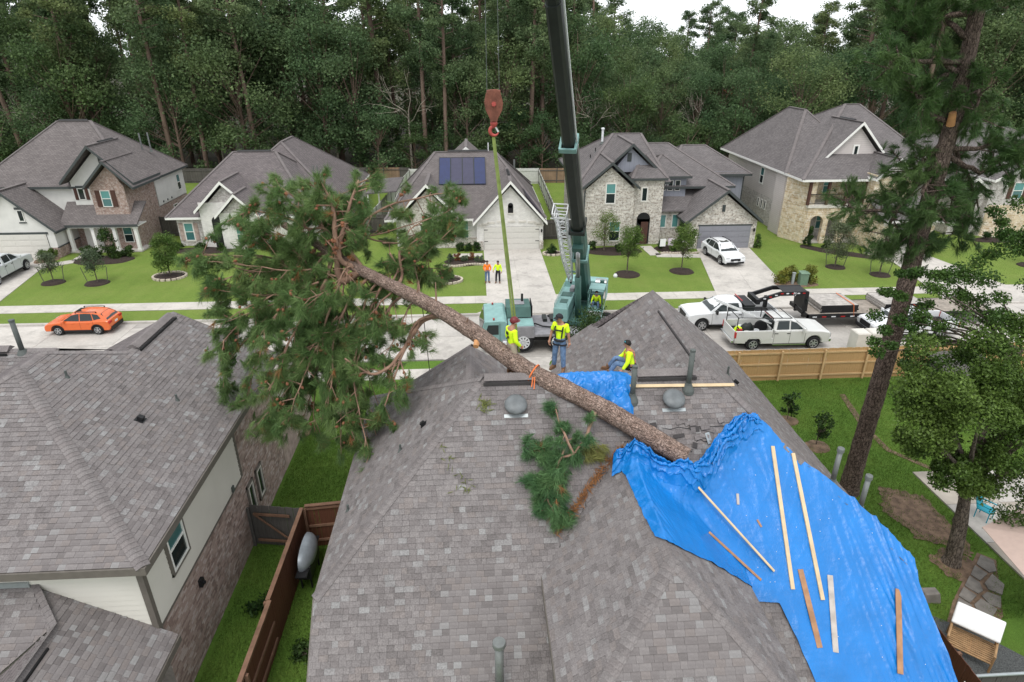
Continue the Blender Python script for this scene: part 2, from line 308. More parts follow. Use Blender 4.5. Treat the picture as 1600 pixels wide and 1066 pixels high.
class MB:
    def __init__(s): s.v = []; s.f = []; s.m = []
    def poly(s, pts, m=0):
        b = len(s.v); s.v += [tuple(p) for p in pts]; s.f.append(tuple(range(b, b + len(pts)))); s.m.append(m); return s
    def raw(s, vs_, fs, m=0):
        b = len(s.v); s.v += [tuple(p) for p in vs_]
        for f in fs: s.f.append(tuple(b + k for k in f)); s.m.append(m)
        return s
    def obox(s, c, ax, ay, az, m=0):
        c, ax, ay, az = Vector(c), Vector(ax), Vector(ay), Vector(az)
        vs_ = [c + ax * i + ay * j + az * k for k in (-1, 1) for j in (-1, 1) for i in (-1, 1)]
        fs = [(0, 2, 3, 1), (4, 5, 7, 6), (0, 1, 5, 4), (2, 6, 7, 3), (0, 4, 6, 2), (1, 3, 7, 5)]
        if ax.cross(ay).dot(az) < 0: fs = [f[::-1] for f in fs]
        return s.raw(vs_, fs, m)
    def box(s, x0, x1, y0, y1, z0, z1, m=0):
        return s.obox(((x0 + x1) / 2, (y0 + y1) / 2, (z0 + z1) / 2), ((x1 - x0) / 2, 0, 0), (0, (y1 - y0) / 2, 0), (0, 0, (z1 - z0) / 2), m)
    def bar(s, a, b, w, h=None, m=0, up=(0, 0, 1)):
        """box beam from a to b, w wide, h high"""
        a, b = Vector(a), Vector(b); h = h or w; d = (b - a); L = d.length; d.normalize()
        u = d.cross(Vector(up)); 
        if u.length < 1e-4: u = Vector((1, 0, 0))
        u.normalize(); n = u.cross(d)
        return s.obox((a + b) / 2, d * L / 2, u * w / 2, n * h / 2, m)
    def prism(s, pts, ext, m=0):
        """closed prism: polygon pts (3D, any order) swept by vector ext"""
        e = Vector(ext); p = [Vector(q) for q in pts]; n = len(p)
        nn = Vector((0, 0, 0))
        for i in range(n): nn += p[i].cross(p[(i + 1) % n])
        if nn.dot(e) > 0: p = p[::-1]
        b = len(s.v); s.v += [tuple(q) for q in p] + [tuple(q + e) for q in p]
        s.f.append(tuple(range(b, b + n))); s.m.append(m); s.f.append(tuple(range(b + 2 * n - 1, b + n - 1, -1))); s.m.append(m)
        for i in range(n):
            j = (i + 1) % n; s.f.append((b + j, b + i, b + n + i, b + n + j)); s.m.append(m)
        return s
    def tube(s, pts, rad, seg=8, m=0, cap=True, jit=0.0, sx=1.0):
        pts = [Vector(p) for p in pts]; n = len(pts)
        if not hasattr(rad, '__len__'): rad = [rad] * n
        b = len(s.v); prev = None
        for i in range(n):
            d = (pts[min(i + 1, n - 1)] - pts[max(i - 1, 0)]).normalized()
            if prev is None:
                u = d.cross(Vector((0, 0, 1)))
                if u.length < 1e-3: u = Vector((1, 0, 0))
            else: u = prev - d * prev.dot(d)
            u.normalize(); prev = u; q = d.cross(u)
            for k in range(seg):
                t = 2 * math.pi * k / seg; r = rad[i] * (1 + (random.uniform(-jit, jit) if jit else 0))
                s.v.append(tuple(pts[i] + u * (math.cos(t) * r * sx) + q * (math.sin(t) * r)))
        for i in range(n - 1):
            for k in range(seg):
                k2 = (k + 1) % seg; s.f.append((b + i * seg + k, b + i * seg + k2, b + (i + 1) * seg + k2, b + (i + 1) * seg + k)); s.m.append(m)
        if cap:
            s.f.append(tuple(b + k for k in range(seg))[::-1]); s.m.append(m)
            s.f.append(tuple(b + (n - 1) * seg + k for k in range(seg))); s.m.append(m)
        return s
    def lathe(s, c, prof, seg=20, m=0, axis=(0, 0, 1)):
        """profile (r, h) revolved about axis through c"""
        a = Vector(axis).normalized(); c = Vector(c); u = a.orthogonal().normalized(); q = a.cross(u); b = len(s.v); n = len(prof)
        for r, h in prof:
            for k in range(seg):
                t = 2 * math.pi * k / seg; s.v.append(tuple(c + a * h + u * (r * math.cos(t)) + q * (r * math.sin(t))))
        for i in range(n - 1):
            for k in range(seg):
                k2 = (k + 1) % seg; s.f.append((b + i * seg + k, b + i * seg + k2, b + (i + 1) * seg + k2, b + (i + 1) * seg + k)); s.m.append(m)
        if prof[0][0] > 1e-4: s.f.append(tuple(b + k for k in range(seg))[::-1]); s.m.append(m)
        if prof[-1][0] > 1e-4: s.f.append(tuple(b + (n - 1) * seg + k for k in range(seg))); s.m.append(m)
        return s
    def ball(s, c, r, seg=12, m=0, sc=(1, 1, 1), rings=8):
        c = Vector(c); b = len(s.v)
        for i in range(rings + 1):
            ph = math.pi * i / rings
            for k in range(seg):
                t = 2 * math.pi * k / seg
                s.v.append((c.x + r * sc[0] * math.sin(ph) * math.cos(t), c.y + r * sc[1] * math.sin(ph) * math.sin(t), c.z + r * sc[2] * math.cos(ph)))
        for i in range(rings):
            for k in range(seg):
                k2 = (k + 1) % seg; s.f.append((b + i * seg + k, b + (i + 1) * seg + k, b + (i + 1) * seg + k2, b + i * seg + k2)); s.m.append(m)
        return s
    def mesh(s, name, mats, off=(0, 0, 0), smooth=False, uv=True):
        me = bpy.data.meshes.new(name); o = Vector(off)
        me.from_pydata([(a - o.x, b - o.y, c - o.z) for a, b, c in s.v], [], s.f)
        for m in mats: me.materials.append(M[m] if isinstance(m, str) else m)
        if len(mats) > 1: me.polygons.foreach_set('material_index', s.m)
        me.update(); uv_and_smooth(me, smooth, uv); return me
    def build(s, name, mats, parent=None, smooth=False, uv=True, bevel=0.0):
        if isinstance(mats, str): mats = [mats]
        o = link(name, s.mesh(name, mats, origin_of(parent), smooth, uv), parent)
        if bevel:
            bv = o.modifiers.new('bevel', 'BEVEL'); bv.width = bevel; bv.segments = 2; bv.limit_method = 'ANGLE'; bv.angle_limit = R(35)
        return o
def copy_tree(o, parent=None):
    c = o.copy(); C.objects.link(c); c.parent = parent
    for ch in o.children: copy_tree(ch, c)
    return c
def np_mesh(name, P, mats, off=(0, 0, 0), mi=None):
    """P: (N, k, 3) faces of k corners each, not joined"""
    P = np.asarray(P, np.float32); N, k, _ = P.shape
    me = bpy.data.meshes.new(name); me.vertices.add(N * k); me.loops.add(N * k); me.polygons.add(N)
    me.vertices.foreach_set('co', (P.reshape(-1, 3) - np.asarray(off, np.float32)).ravel())
    me.loops.foreach_set('vertex_index', np.arange(N * k, dtype=np.int32)); me.polygons.foreach_set('loop_start', np.arange(0, N * k, k, dtype=np.int32))
    for m in mats: me.materials.append(M[m] if isinstance(m, str) else m)
    if mi is not None: me.polygons.foreach_set('material_index', np.asarray(mi, np.int32))
    me.update(calc_edges=True); return me
def unit(n):
    a = rng.normal(size=(n, 3)); return a / np.linalg.norm(a, axis=1)[:, None]
def leaves(centers, radii, per, size, squash=0.7, shell=0.4, flat=0.0):
    """leaf-sized quads through the volume of each clump"""
    centers = np.asarray(centers, float); radii = np.asarray(radii, float); n = len(centers)
    idx = np.repeat(np.arange(n), per); N = len(idx)
    rr = (shell + (1 - shell) * rng.random(N)) ** 0.8
    d = unit(N) * rr[:, None] * radii[idx][:, None]; d[:, 2] *= squash
    c = centers[idx] + d
    a = unit(N); a[:, 2] *= (1 - flat); b = np.cross(a, unit(N)); b /= (np.linalg.norm(b, axis=1)[:, None] + 1e-9)
    s = size * (0.6 + 0.8 * rng.random(N))[:, None]
    a = a * s * .5; b = b * s * .3
    return np.stack([c - a, c + b * 1.0, c + a, c - b * 1.0], 1)
def needles(centers, axes, per, length, width, spread=1.0, droop=0.25):
    """tufts: thin three-corner needles fanning out about each axis"""
    centers = np.asarray(centers, float); axes = np.asarray(axes, float); n = len(centers)
    idx = np.repeat(np.arange(n), per); N = len(idx)
    d = axes[idx] + unit(N) * spread * (0.35 + 0.65 * rng.random(N))[:, None]; d /= np.linalg.norm(d, axis=1)[:, None]
    d[:, 2] -= droop * rng.random(N); L = length * (0.7 + 0.5 * rng.random(N))[:, None]
    base = centers[idx] - axes[idx] * (rng.random(N) * length * .7)[:, None]
    sd_ = np.cross(d, unit(N)); sd_ /= (np.linalg.norm(sd_, axis=1)[:, None] + 1e-9); sd_ *= width
    return np.stack([base - sd_ * .5, base + sd_ * .5, base + d * L], 1)
# pinhole numbers of the camera, used to choose which of many like pieces get an object each
_th, _ps = R(24.95), R(3.44)
FW = Vector((math.sin(_ps) * math.cos(_th), math.cos(_ps) * math.cos(_th), -math.sin(_th))); RT = Vector((math.cos(_ps), -math.sin(_ps), 0)); UP = RT.cross(FW)
def in_view(p, mx=0.81, my=0.54):
    q = Vector(p) - Vector((0, 0, CAM_H)); d = q.dot(FW)
    return d > 1 and abs(q.dot(RT) / d) < mx and abs(q.dot(UP) / d) < my
# ---- tiled planes (shingles, bricks): each tile a wedge in the plane's own frame
def tiles_on(O, u, v, poly, eh, wr, grp_off=True):
    """tiles of course height eh and widths wr=(lo,hi) covering poly [(a,b)] in frame O,u,v; returns (quad corners a0,a1,b0,b1 along u, row v, whole?)"""
    out = []; ys = [p[1] for p in poly]; v0, v1 = min(ys), max(ys); n = len(poly)
    def span(y):
        xs = []
        for i in range(n):
            (xa, ya), (xb, yb) = poly[i], poly[(i + 1) % n]
            if (ya <= y < yb) or (yb <= y < ya): xs.append(xa + (y - ya) / (yb - ya) * (xb - xa))
        xs.sort(); return [(xs[i], xs[i + 1]) for i in range(0, len(xs) - 1, 2)]
    k = 0; y = v0
    while y < v1 - 1e-4:
        top = min(y + eh, v1); lo = span(y + 1e-4); hi = span(top - 1e-4)
        if len(lo) != len(hi): mid = span((y + top) / 2); lo = hi = mid
        for (l0, l1), (h0, h1) in zip(lo, hi):
            x = min(l0, h0) - random.uniform(0, wr[1])
            while x < max(l1, h1):
                wd = random.uniform(*wr); a, b = x, x + wd; x = b
                la, lb, ha, hb = max(a, l0), min(b, l1), max(a, h0), min(b, h1)
                whole = la == a and ha == a and lb == b and hb == b and top - y > eh * .99
                if la >= lb and ha >= hb: continue
                if la >= lb: m_ = min(max(la, ha), hb); la = lb = m_
                if ha >= hb: m_ = min(max(ha, la), lb); ha = hb = m_
                out.append((la, lb, ha, hb, y, top, whole))
        y += eh; k += 1
    return out
def tile_solid(mb, O, u, v, n, t, th0, th1, m, gap=0.002, edge=None):
    la, lb, ha, hb, y, top, _ = t
    if lb - la > 3 * gap: la += gap; lb -= gap
    if hb - ha > 3 * gap: ha += gap; hb -= gap
    P = lambda a, y_, h: O + u * a + v * y_ + n * h
    q = [P(la, y, 0), P(lb, y, 0), P(hb, top, 0), P(ha, top, 0), P(la, y, th0), P(lb, y, th0), P(hb, top, th1), P(ha, top, th1)]
    mb.raw(q, [(4, 5, 6, 7), (1, 2, 6, 5), (3, 0, 4, 7)], m); mb.poly([q[0], q[1], q[5], q[4]], m if edge is None else edge)
def tile_house(parent, planes, mats, weights, eh, wr, single, many, th=(0.004, 0.018), limit=300, skip=None, edge='deck'):  # butt edges take dark cut-asphalt colour, also standing in for course shadow lines
    """planes: (O,u,v,poly). nearest `limit` whole tiles in view become objects, the rest one part"""
    off = origin_of(parent); mb = MB(); cand = []; rest = []
    for O, u, v, poly in planes:
        O, u, v = Vector(O), Vector(u).normalized(), Vector(v).normalized(); n = u.cross(v)
        for t in tiles_on(O, u, v, poly, eh, wr):
            c = O + u * ((t[0] + t[1]) / 2) + v * ((t[4] + t[5]) / 2)
            mi = random.choices(range(len(mats)), weights)[0]; tt = random.choice((th[1], th[1] * .62))
            ok = t[6] and in_view(c) and not (skip and skip(c))
            facing = n.dot((Vector((0, 0, CAM_H)) - c).normalized())
            (cand if ok and facing > .05 else rest).append(((c - Vector((0, 0, CAM_H))).length / max(.3, facing) ** .5, O, u, v, n, t, tt, mi))
    cand.sort(key=lambda a: a[0]); rest += cand[limit:]; cand = cand[:limit]
    for _, O, u, v, n, t, tt, mi in rest: tile_solid(mb, O, u, v, n, t, tt, th[0], mi, edge=len(mats) if edge else None)
    o = mb.build(many, list(mats) + ([edge] if edge else []), parent); tag(o, kind='stuff')
    unitm = {}
    for _, O, u, v, n, t, tt, mi in cand:
        if mi not in unitm:
            q = MB(); tile_solid(q, Vector((0, 0, 0)), V(1, 0, 0), V(0, 1, 0), V(0, 0, 1), (-.5, .5, -.5, .5, 0, 1, True), 1, th[0] / th[1], 0, gap=.008, edge=1 if edge else None)
            unitm[mi] = q.mesh(single, [mats[mi]] + ([edge] if edge else []))
        ob = link(single, unitm[mi], parent)
        c = O + u * ((t[0] + t[1]) / 2) + v * t[4] - off
        m4 = Matrix((u * (t[1] - t[0]), v * (t[5] - t[4]), n * tt)).transposed().to_4x4(); m4.translation = c
        ob.matrix_basis = m4
def caps(parent, A, B, n1, n2, mats, half=0.165, eh=0.145, name='ridge_cap', th=.018):
    """folded cap shingles laid from A (low) to B (high) over the fold of two planes"""
    A, B = Vector(A), Vector(B); off = origin_of(parent); d = (B - A).normalized(); L = (B - A).length
    s1 = Vector(n1).normalized().cross(d); s2 = d.cross(Vector(n2).normalized())
    up = (Vector(n1).normalized() + Vector(n2).normalized()).normalized()
    if s1.dot(s2) > 0.99 or s1.z > 0.05: s1 = -s1
    ms = []
    for mt in mats:
        q = MB(); e = eh * 1.04
        t0, t1 = th + .010, .018
        pts = []
        for (yy, hh) in ((0, t0), (e, t1)):
            for s_, w_ in ((s1, half), (s1, half * .25), (None, 0), (s2, half * .25), (s2, half)):
                base = d * yy + (s_ * w_ if s_ else Vector((0, 0, 0)))
                pts.append(base + up * (hh - (0.004 if s_ is None else 0)))
        lowb = [p - up * t0 for p in pts[:5]]
        q.raw(pts + lowb, [(0, 1, 6, 5), (1, 2, 7, 6), (2, 3, 8, 7), (3, 4, 9, 8), (10, 11, 1, 0), (11, 12, 2, 1), (12, 13, 3, 2), (13, 14, 4, 3)], 0)
        # make both windings safe
        ms.append(q.mesh(name, [mt]))
    k = 0; y = 0.0
    while y < L - .02:
        ob = link(name, random.choice(ms), parent); ob.location = A + d * y - off; y += eh; k += 1
# ---- pieces of a house
def window(parent, c, u, n, wd, h, frame='wtrim', glass=('blind_refl', 'glassd'), trim=None, split=2, name='window', bars=0):
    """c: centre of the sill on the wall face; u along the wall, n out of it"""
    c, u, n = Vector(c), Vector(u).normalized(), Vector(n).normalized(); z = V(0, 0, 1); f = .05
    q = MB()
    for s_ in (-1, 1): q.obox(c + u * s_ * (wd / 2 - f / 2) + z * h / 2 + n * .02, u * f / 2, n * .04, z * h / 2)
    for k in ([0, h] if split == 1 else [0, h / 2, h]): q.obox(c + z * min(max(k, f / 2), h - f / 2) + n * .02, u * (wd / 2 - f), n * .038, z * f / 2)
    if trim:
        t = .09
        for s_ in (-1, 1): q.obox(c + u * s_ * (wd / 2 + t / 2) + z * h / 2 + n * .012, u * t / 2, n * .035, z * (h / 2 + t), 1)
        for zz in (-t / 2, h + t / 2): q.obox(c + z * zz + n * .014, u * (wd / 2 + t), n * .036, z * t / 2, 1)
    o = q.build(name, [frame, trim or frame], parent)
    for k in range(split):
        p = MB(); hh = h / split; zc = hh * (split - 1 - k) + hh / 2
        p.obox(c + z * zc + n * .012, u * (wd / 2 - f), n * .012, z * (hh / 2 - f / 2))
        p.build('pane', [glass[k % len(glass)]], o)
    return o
def shutters(parent, c, u, n, wd, h, sw=.4, mat='shutter'):
    c, u, n = Vector(c), Vector(u).normalized(), Vector(n).normalized(); z = V(0, 0, 1)
    for s_ in (-1, 1):
        q = MB(); cc = c + u * s_ * (wd / 2 + .06 + sw / 2) + z * h / 2 + n * .03
        q.obox(cc, u * sw / 2, n * .02, z * h / 2)
        for k in range(8): q.obox(cc + n * .024 + z * (-h / 2 + (k + .5) * h / 8), u * (sw / 2 - .05), n * .008, z * (h / 24))
        q.build('shutter', mat, parent)
def slab(mb, pts, th, m):
    """roof plane as a slab: pts is the upper face, th its thickness straight down"""
    mb.prism(pts, (0, 0, -th), m)
def hip(parent, x0, x1, y0, y1, ze, r0, r1, zr, roof, fascia, th=.16, capmat='capfar'):
    """hipped roof over a rectangle, ridge r0->r1 (west->east or south->north)"""
    sw, se, ne, nw = V(x0, y0, ze), V(x1, y0, ze), V(x1, y1, ze), V(x0, y1, ze); a, b = V(r0[0], r0[1], zr), V(r1[0], r1[1], zr)
    alongx = abs(r1[0] - r0[0]) >= abs(r1[1] - r0[1])
    P = [[sw, se, b, a], [ne, nw, a, b], [nw, sw, a], [se, ne, b]] if alongx else [[sw, se, a], [ne, nw, b], [se, ne, b, a], [nw, sw, a, b]]
    q = MB()
    for p in P: q.poly([t for i, t in enumerate(p) if i == 0 or (t - p[i - 1]).length > 1e-4], 0)
    q.poly([nw, ne, se, sw], 1)
    q.build('roof', [roof, 'wtrim'], parent)
    f = MB(); t = .03
    f.box(x0 - t, x1 + t, y0 - t, y0, ze - .2, ze - .01); f.box(x0 - t, x1 + t, y1, y1 + t, ze - .2, ze - .01)
    f.box(x0 - t, x0, y0 + .002, y1 - .002, ze - .2, ze - .012); f.box(x1, x1 + t, y0 + .002, y1 - .002, ze - .2, ze - .012)
    f.build('fascia', fascia, parent)
    g = MB()
    for (e0, e1) in ([(a, b), (sw, a), (nw, a), (se, b), (ne, b)] if alongx else [(a, b), (sw, a), (se, a), (nw, b), (ne, b)]):
        if (e1 - e0).length > .1: g.bar(e0 + V(0, 0, .0), e1 + V(0, 0, .0), .26, .07)
    g.build('hip_cap', capmat, parent)
def gable(parent, xc, zp, xl, zl, xr, zr, yf, yb, roof, trim, th=.16, rake=True):
    """gable roof with its ridge along Y at xc"""
    q = MB()
    q.prism([(xc, yf, zp), (xc, yb, zp), (xl, yb, zl), (xl, yf, zl)], (0, 0, -th)); q.prism([(xc, yf, zp), (xr, yf, zr), (xr, yb, zr), (xc, yb, zp)], (0, 0, -th))
    q.build('roof', roof, parent)
    f = MB()
    f.prism([(xc, yf - .035, zp + .03), (xl, yf - .035, zl + .03), (xl, yf - .035, zl - .22), (xc, yf - .035, zp - .24)], (0, .033, 0))
    f.prism([(xc, yf - .035, zp + .03), (xr, yf - .035, zr + .03), (xr, yf - .035, zr - .22), (xc, yf - .035, zp - .24)], (0, .033, 0))
    f.box(xl - .03, xl + .002, yf, yb, zl - .2, zl - .01); f.box(xr - .002, xr + .03, yf, yb, zr - .2, zr - .01)
    f.build('gable_trim', trim, parent)
    MB().bar((xc, yf, zp + .01), (xc, yb, zp + .01), .3, .06).build('ridge_cap', 'capfar', parent)
def garage_door(parent, x0, x1, y, h, mat, hinge=False, cols=4):
    d = MB().box(x0, x1, y, y + .05, 0, h).build('garage_door', 'black', parent)
    for r in range(4):
        q = MB(); z0, z1 = h * r / 4 + .006, h * (r + 1) / 4 - .006
        q.box(x0 + .01, x1 - .01, y - .03, y - .004, z0, z1)
        for k in range(cols):
            a = x0 + (x1 - x0) * k / cols + .12; b = x0 + (x1 - x0) * (k + 1) / cols - .12
            q.box(a, b, y - .045, y - .0295, z0 + .08, z1 - .08)
        q.build('panel', mat, d)
    if hinge:
        for sx in (x0 + .02, x1 - .34):
            for z in (h * .37, h * .87): MB().box(sx, sx + .32, y - .06, y - .032, z, z + .05).build('strap_hinge', 'black', d)
def pipe(parent, x, y, z0, z1, r, mat, name='vent_pipe', cap=None):
    o = MB().tube([(x, y, z0), (x, y, z1)], r, 12).build(name, mat, parent, smooth=False)
    if cap: MB().lathe((x, y, z1), [(cap, -.02), (cap, .1), (cap * .5, .14), (0, .15)], 14).build('cap', mat, o)
    MB().lathe((x, y, z0 - .05), [(r * 2.6, 0), (r * 1.3, .14), (r * 1.1, .22)], 14).build('flashing', 'pvc', o)
    return o
# ------------------------------------------------------------ the setting
def sheet(name, pts, z, mat, kind='structure'):
    return tag(MB().poly([(x, y, z) for x, y in pts]).build(name, mat), kind=kind)
def rect(x0, x1, y0, y1): return [(x0, y0), (x1, y0), (x1, y1), (x0, y1)]
sheet('ground', rect(-900, 900, -400, 1600), -.4, 'forestfloor')
def lawn_mesh(name, x0, x1, y0, y1, mat, z=0.0, step=1.0):
    nx, ny = int((x1 - x0) / step), int((y1 - y0) / step); vs_ = []; fs = []
    for j in range(ny + 1):
        for i in range(nx + 1):
            x, y = x0 + (x1 - x0) * i / nx, y0 + (y1 - y0) * j / ny
            e = min(i, j, nx - i, ny - j) == 0
            vs_.append((x, y, z - .015 + (0 if e else .012 * mnoise.noise((x * .4, y * .4, 0)))))
    for j in range(ny):
        for i in range(nx): a = j * (nx + 1) + i; fs.append((a, a + 1, a + nx + 2, a + nx + 1))
    q = MB().raw(vs_, fs); return tag(q.build(name, mat, smooth=True), kind='structure')
lawn_mesh('lawn', -130, 130, 39.42, 92, 'grass', step=1.5)
lawn_mesh('near_lawn', -60, 60, -25, 32.38, 'grassn')
# street: concrete panels, kerbs, gutters
RX0, RX1, RY0, RY1 = -120, 120, 32.75, 39.1
road = tag(MB().box(RX0, RX1, RY0 - .2, RY1 + .2, -.35, -.135).build('street', 'mortar'), kind='structure')
xs = np.arange(RX0, RX1 + .1, 4.6) + 1.2
for k in range(len(xs) - 1):
    for (a, b) in ((RY0, 35.9), (35.9, RY1)):
        MB().box(xs[k] + .012, xs[k + 1] - .012, a + .012, b - .012, -.2, -.12 + random.uniform(-.002, .002)).build('road_slab', random.choice(['road', 'road', 'concrete2', 'concrete']), road)
def kerb(y, s_):
    q = MB(); prof = [(0, -.3), (0, .012), (.16, .012), (.20, -.005), (.22, -.112), (.26, -.116), (.26, -.3)]
    q.prism([(RX0, y + s_ * a, z) for a, z in prof], (RX1 - RX0, 0, 0)); return tag(q.build('kerb', 'concrete2'), kind='structure')
kerb(39.36, -1); kerb(32.49, 1)
def slabs(name, y0, y1, x0, x1, L, skip=()):
    s_ = tag(MB().box(x0, x1, y0, y1, -.2, -.012).build(name, 'mortar'), kind='structure'); x = x0
    while x < x1 - .1:
        e = min(x + L, x1)
        if not any(a < (x + e) / 2 < b for a, b in skip):
            MB().box(x + .006, e - .006, y0, y1, -.05, .012 + random.uniform(-.003, .003)).build('slab', 'sidewalk', s_)
        x = e
slabs('sidewalk', 41.2, 42.6, -90, 90, 1.45)
slabs('near_sidewalk', 30.2, 31.35, -40, 40, 1.45)
def drive(name, quads, mat='concrete'):
    s_ = tag(bpy.data.objects.new(name, None), kind='structure'); C.objects.link(s_)
    for k, q in enumerate(quads):
        cx_ = sum(p[0] for p in q) / 4; cy_ = sum(p[1] for p in q) / 4
        pts = [(cx_ + (x - cx_) * .997, cy_ + (y - cy_) * .996, .02 + .003 * (k % 2)) for x, y in q]
        MB().prism(pts, (0, 0, -.16)).build('slab', mat, s_)
    return s_
def lerp(a, b, t): return tuple(a[i] + (b[i] - a[i]) * t for i in range(len(a)))
def drive_rows(name, n0, n1, f0, f1, rows, flare=1.2, street=(39.3, 41.2), mat='concrete', split=True):
    """n: near edge left/right, f: garage edge left/right"""
    qs = []
    for k in range(rows):
        a, b, c, d = lerp(n0, f0, k / rows), lerp(n1, f1, k / rows), lerp(n1, f1, (k + 1) / rows), lerp(n0, f0, (k + 1) / rows)
        if split: m0, m1 = lerp(a, b, .5), lerp(d, c, .5); qs += [[a, m0, m1, d], [m0, b, c, m1]]
        else: qs.append([a, b, c, d])
    s_ = drive(name, qs, mat)
    sgn = 1 if street[1] > street[0] else -1
    yk, ys = street; L = []; Rr = []
    for t in range(7):
        a = t / 6; off = flare * (1 - math.sin(a * math.pi / 2)); y = yk + (ys - yk) * (1 - math.cos(a * math.pi / 2))
        L.append((n0[0] - off, y)); Rr.append((n1[0] + off, y))
    pts = [(x, y, .017 if abs(y - yk) > .05 else -.10) for x, y in (L + Rr[::-1])]
    if sgn < 0: pts = pts[::-1]
    # apron as a ruled sheet
    q = MB()
    for k in range(6):
        z0, z1 = (-.11 if k == 0 else .014), .014
        f = [(*L[k], z0), (*Rr[k], z0), (*Rr[k + 1], z1), (*L[k + 1], z1)]
        q.poly(f if sgn > 0 else f[::-1])
    for side in (L, Rr):
        for k in range(6):
            z0, z1 = (-.11 if k == 0 else .014), .014
            q.poly([(*side[k], z0), (*side[k + 1], z1), (*side[k + 1], -.2), (*side[k], -.2)])
    q.build('apron', mat, s_)
    return s_
drive_rows('driveway', (.72, 41.2), (5.75, 41.2), (.72, 54.2), (5.75, 54.2), 4, 1.0)
drive_rows('driveway', (17.3, 41.2), (23.0, 41.2), (19.8, 53.5), (24.6, 53.5), 4, 1.0)
drive_rows('driveway', (-39.5, 41.2), (-33.2, 41.2), (-41.4, 54.3), (-36.0, 54.3), 4, 1.2)
drive_rows('driveway', (33.6, 41.2), (40.2, 41.2), (35.4, 50.8), (39.0, 50.8), 3, 1.2)
drive_rows('driveway', (-1.3, 30.2), (4.0, 30.2), (-1.0, 22.5), (4.0, 22.5), 3, 1.0, (32.5, 31.35))
drive_rows('driveway', (55, 41.2), (61, 41.2), (55, 56), (61, 56), 3, 1.0)
def walk(name, pts, wd, mat='sidewalk', seg=1.2):
    s_ = tag(bpy.data.objects.new(name, None), kind='structure'); C.objects.link(s_); k = 0
    for a, b in zip(pts, pts[1:]):
        a, b = V(*a, 0), V(*b, 0); L = (b - a).length; n = max(1, round(L / seg)); u = (b - a).normalized(); s2 = V(-u.y, u.x, 0)
        for i in range(n):
            p, q = a + (b - a) * ((i + .01) / n), a + (b - a) * ((i + .99) / n)
            MB().prism([p + s2 * wd / 2 + V(0, 0, .022), p - s2 * wd / 2 + V(0, 0, .022), q - s2 * wd / 2 + V(0, 0, .022), q + s2 * wd / 2 + V(0, 0, .022)], (0, 0, -.1)).build('slab', mat, s_); k += 1
walk('front_walk', [(-36.0, 51.2), (-33.6, 53.0), (-33.8, 55.6)], 1.0)
walk('front_walk', [(-2.0, 52.6), (.6, 52.6)], .9)
walk('front_walk', [(15.4, 54.4), (15.6, 51.6), (19.4, 51.2)], 1.0)
walk('front_walk', [(34.4, 51.4), (35.5, 48.6)], 1.0)
walk('front_walk', [(48.3, 56.5), (50, 53.8), (55.0, 53.3)], 1.0)
def blob_pts(cx_, cy_, rx, ry, n=22, j=.1, ph=0):
    return [(cx_ + rx * (1 + j * mnoise.noise((math.cos(t) * 1.3 + ph, math.sin(t) * 1.3, ph))) * math.cos(t), cy_ + ry * (1 + j * mnoise.noise((math.cos(t) * 1.3, math.sin(t) * 1.3 + ph, ph + 5))) * math.sin(t)) for t in [2 * math.pi * k / n for k in range(n)]]
def bed(name, pts, h=.08, mat='mulch', label=None):
    """mounded patch"""
    cx_, cy_ = sum(p[0] for p in pts) / len(pts), sum(p[1] for p in pts) / len(pts); q = MB(); rings = [(1, -.02), (.93, h * .6), (.65, h), (.3, h * 1.1)]; n = len(pts); vs_ = []; fs = []
    for s_, z in rings: vs_ += [(cx_ + (x - cx_) * s_, cy_ + (y - cy_) * s_, z + (random.uniform(-.02, .02) if z > 0 else 0)) for x, y in pts]
    for r in range(len(rings) - 1):
        for i in range(n): j = (i + 1) % n; fs.append((r * n + i, r * n + j, (r + 1) * n + j, (r + 1) * n + i))
    fs.append(tuple(range((len(rings) - 1) * n, len(rings) * n)))
    o = q.raw(vs_, fs).build(name, mat, smooth=True); tag(o, kind='structure'); return o

# ------------------------------------------------------------ near house under the fallen pine
def plane_frame(P, gx, gy, polyxy):
    """roof plane z = Pz + gx dx + gy dy; returns frame and the outline in it"""
    P = Vector(P); n = V(-gx, -gy, 1).normalized(); v = V(gx, gy, gx * gx + gy * gy).normalized(); u = v.cross(n)
    pts = []
    for x, y in polyxy:
        q = V(x, y, P.z + gx * (x - P.x) + gy * (y - P.y)) - P; pts.append((q.dot(u), q.dot(v)))
    return (P, u, v, pts), n
def zof(P, gx, gy): return lambda x, y: P[2] + gx * (x - P[0]) + gy * (y - P[1])
def deck(mb, P, gx, gy, polyxy, down=.012):
    z = zof(P, gx, gy); mb.poly([(x, y, z(x, y) - down) for x, y in polyxy])
TP = .8744
def pip(x, y, poly):
    c = False; n = len(poly)
    for i in range(n):
        (xa, ya), (xb, yb) = poly[i], poly[(i + 1) % n]
        if (ya > y) != (yb > y) and x < (xb - xa) * (y - ya) / (yb - ya) + xa: c = not c
    return c
TARP = [(3.50, 13.62), (3.66, 13.0), (3.70, 12.3), (3.74, 11.4), (3.80, 10.55), (3.97, 10.25), (4.5, 10.45), (5.3, 10.75), (6.0, 10.9), (6.6, 11.0), (7.27, 10.9), (7.55, 10.3), (7.8, 9.6), (7.95, 8.95), (11.25, 8.95), (11.1, 10.44), (11.0, 11.2), (11.05, 11.6), (10.61, 12.11), (9.83, 12.81), (8.52, 13.75), (7.84, 14.46), (7.1, 14.35), (6.46, 13.92), (5.85, 13.55), (5.4, 13.34), (4.85, 13.30), (4.35, 13.48), (3.95, 13.68)]
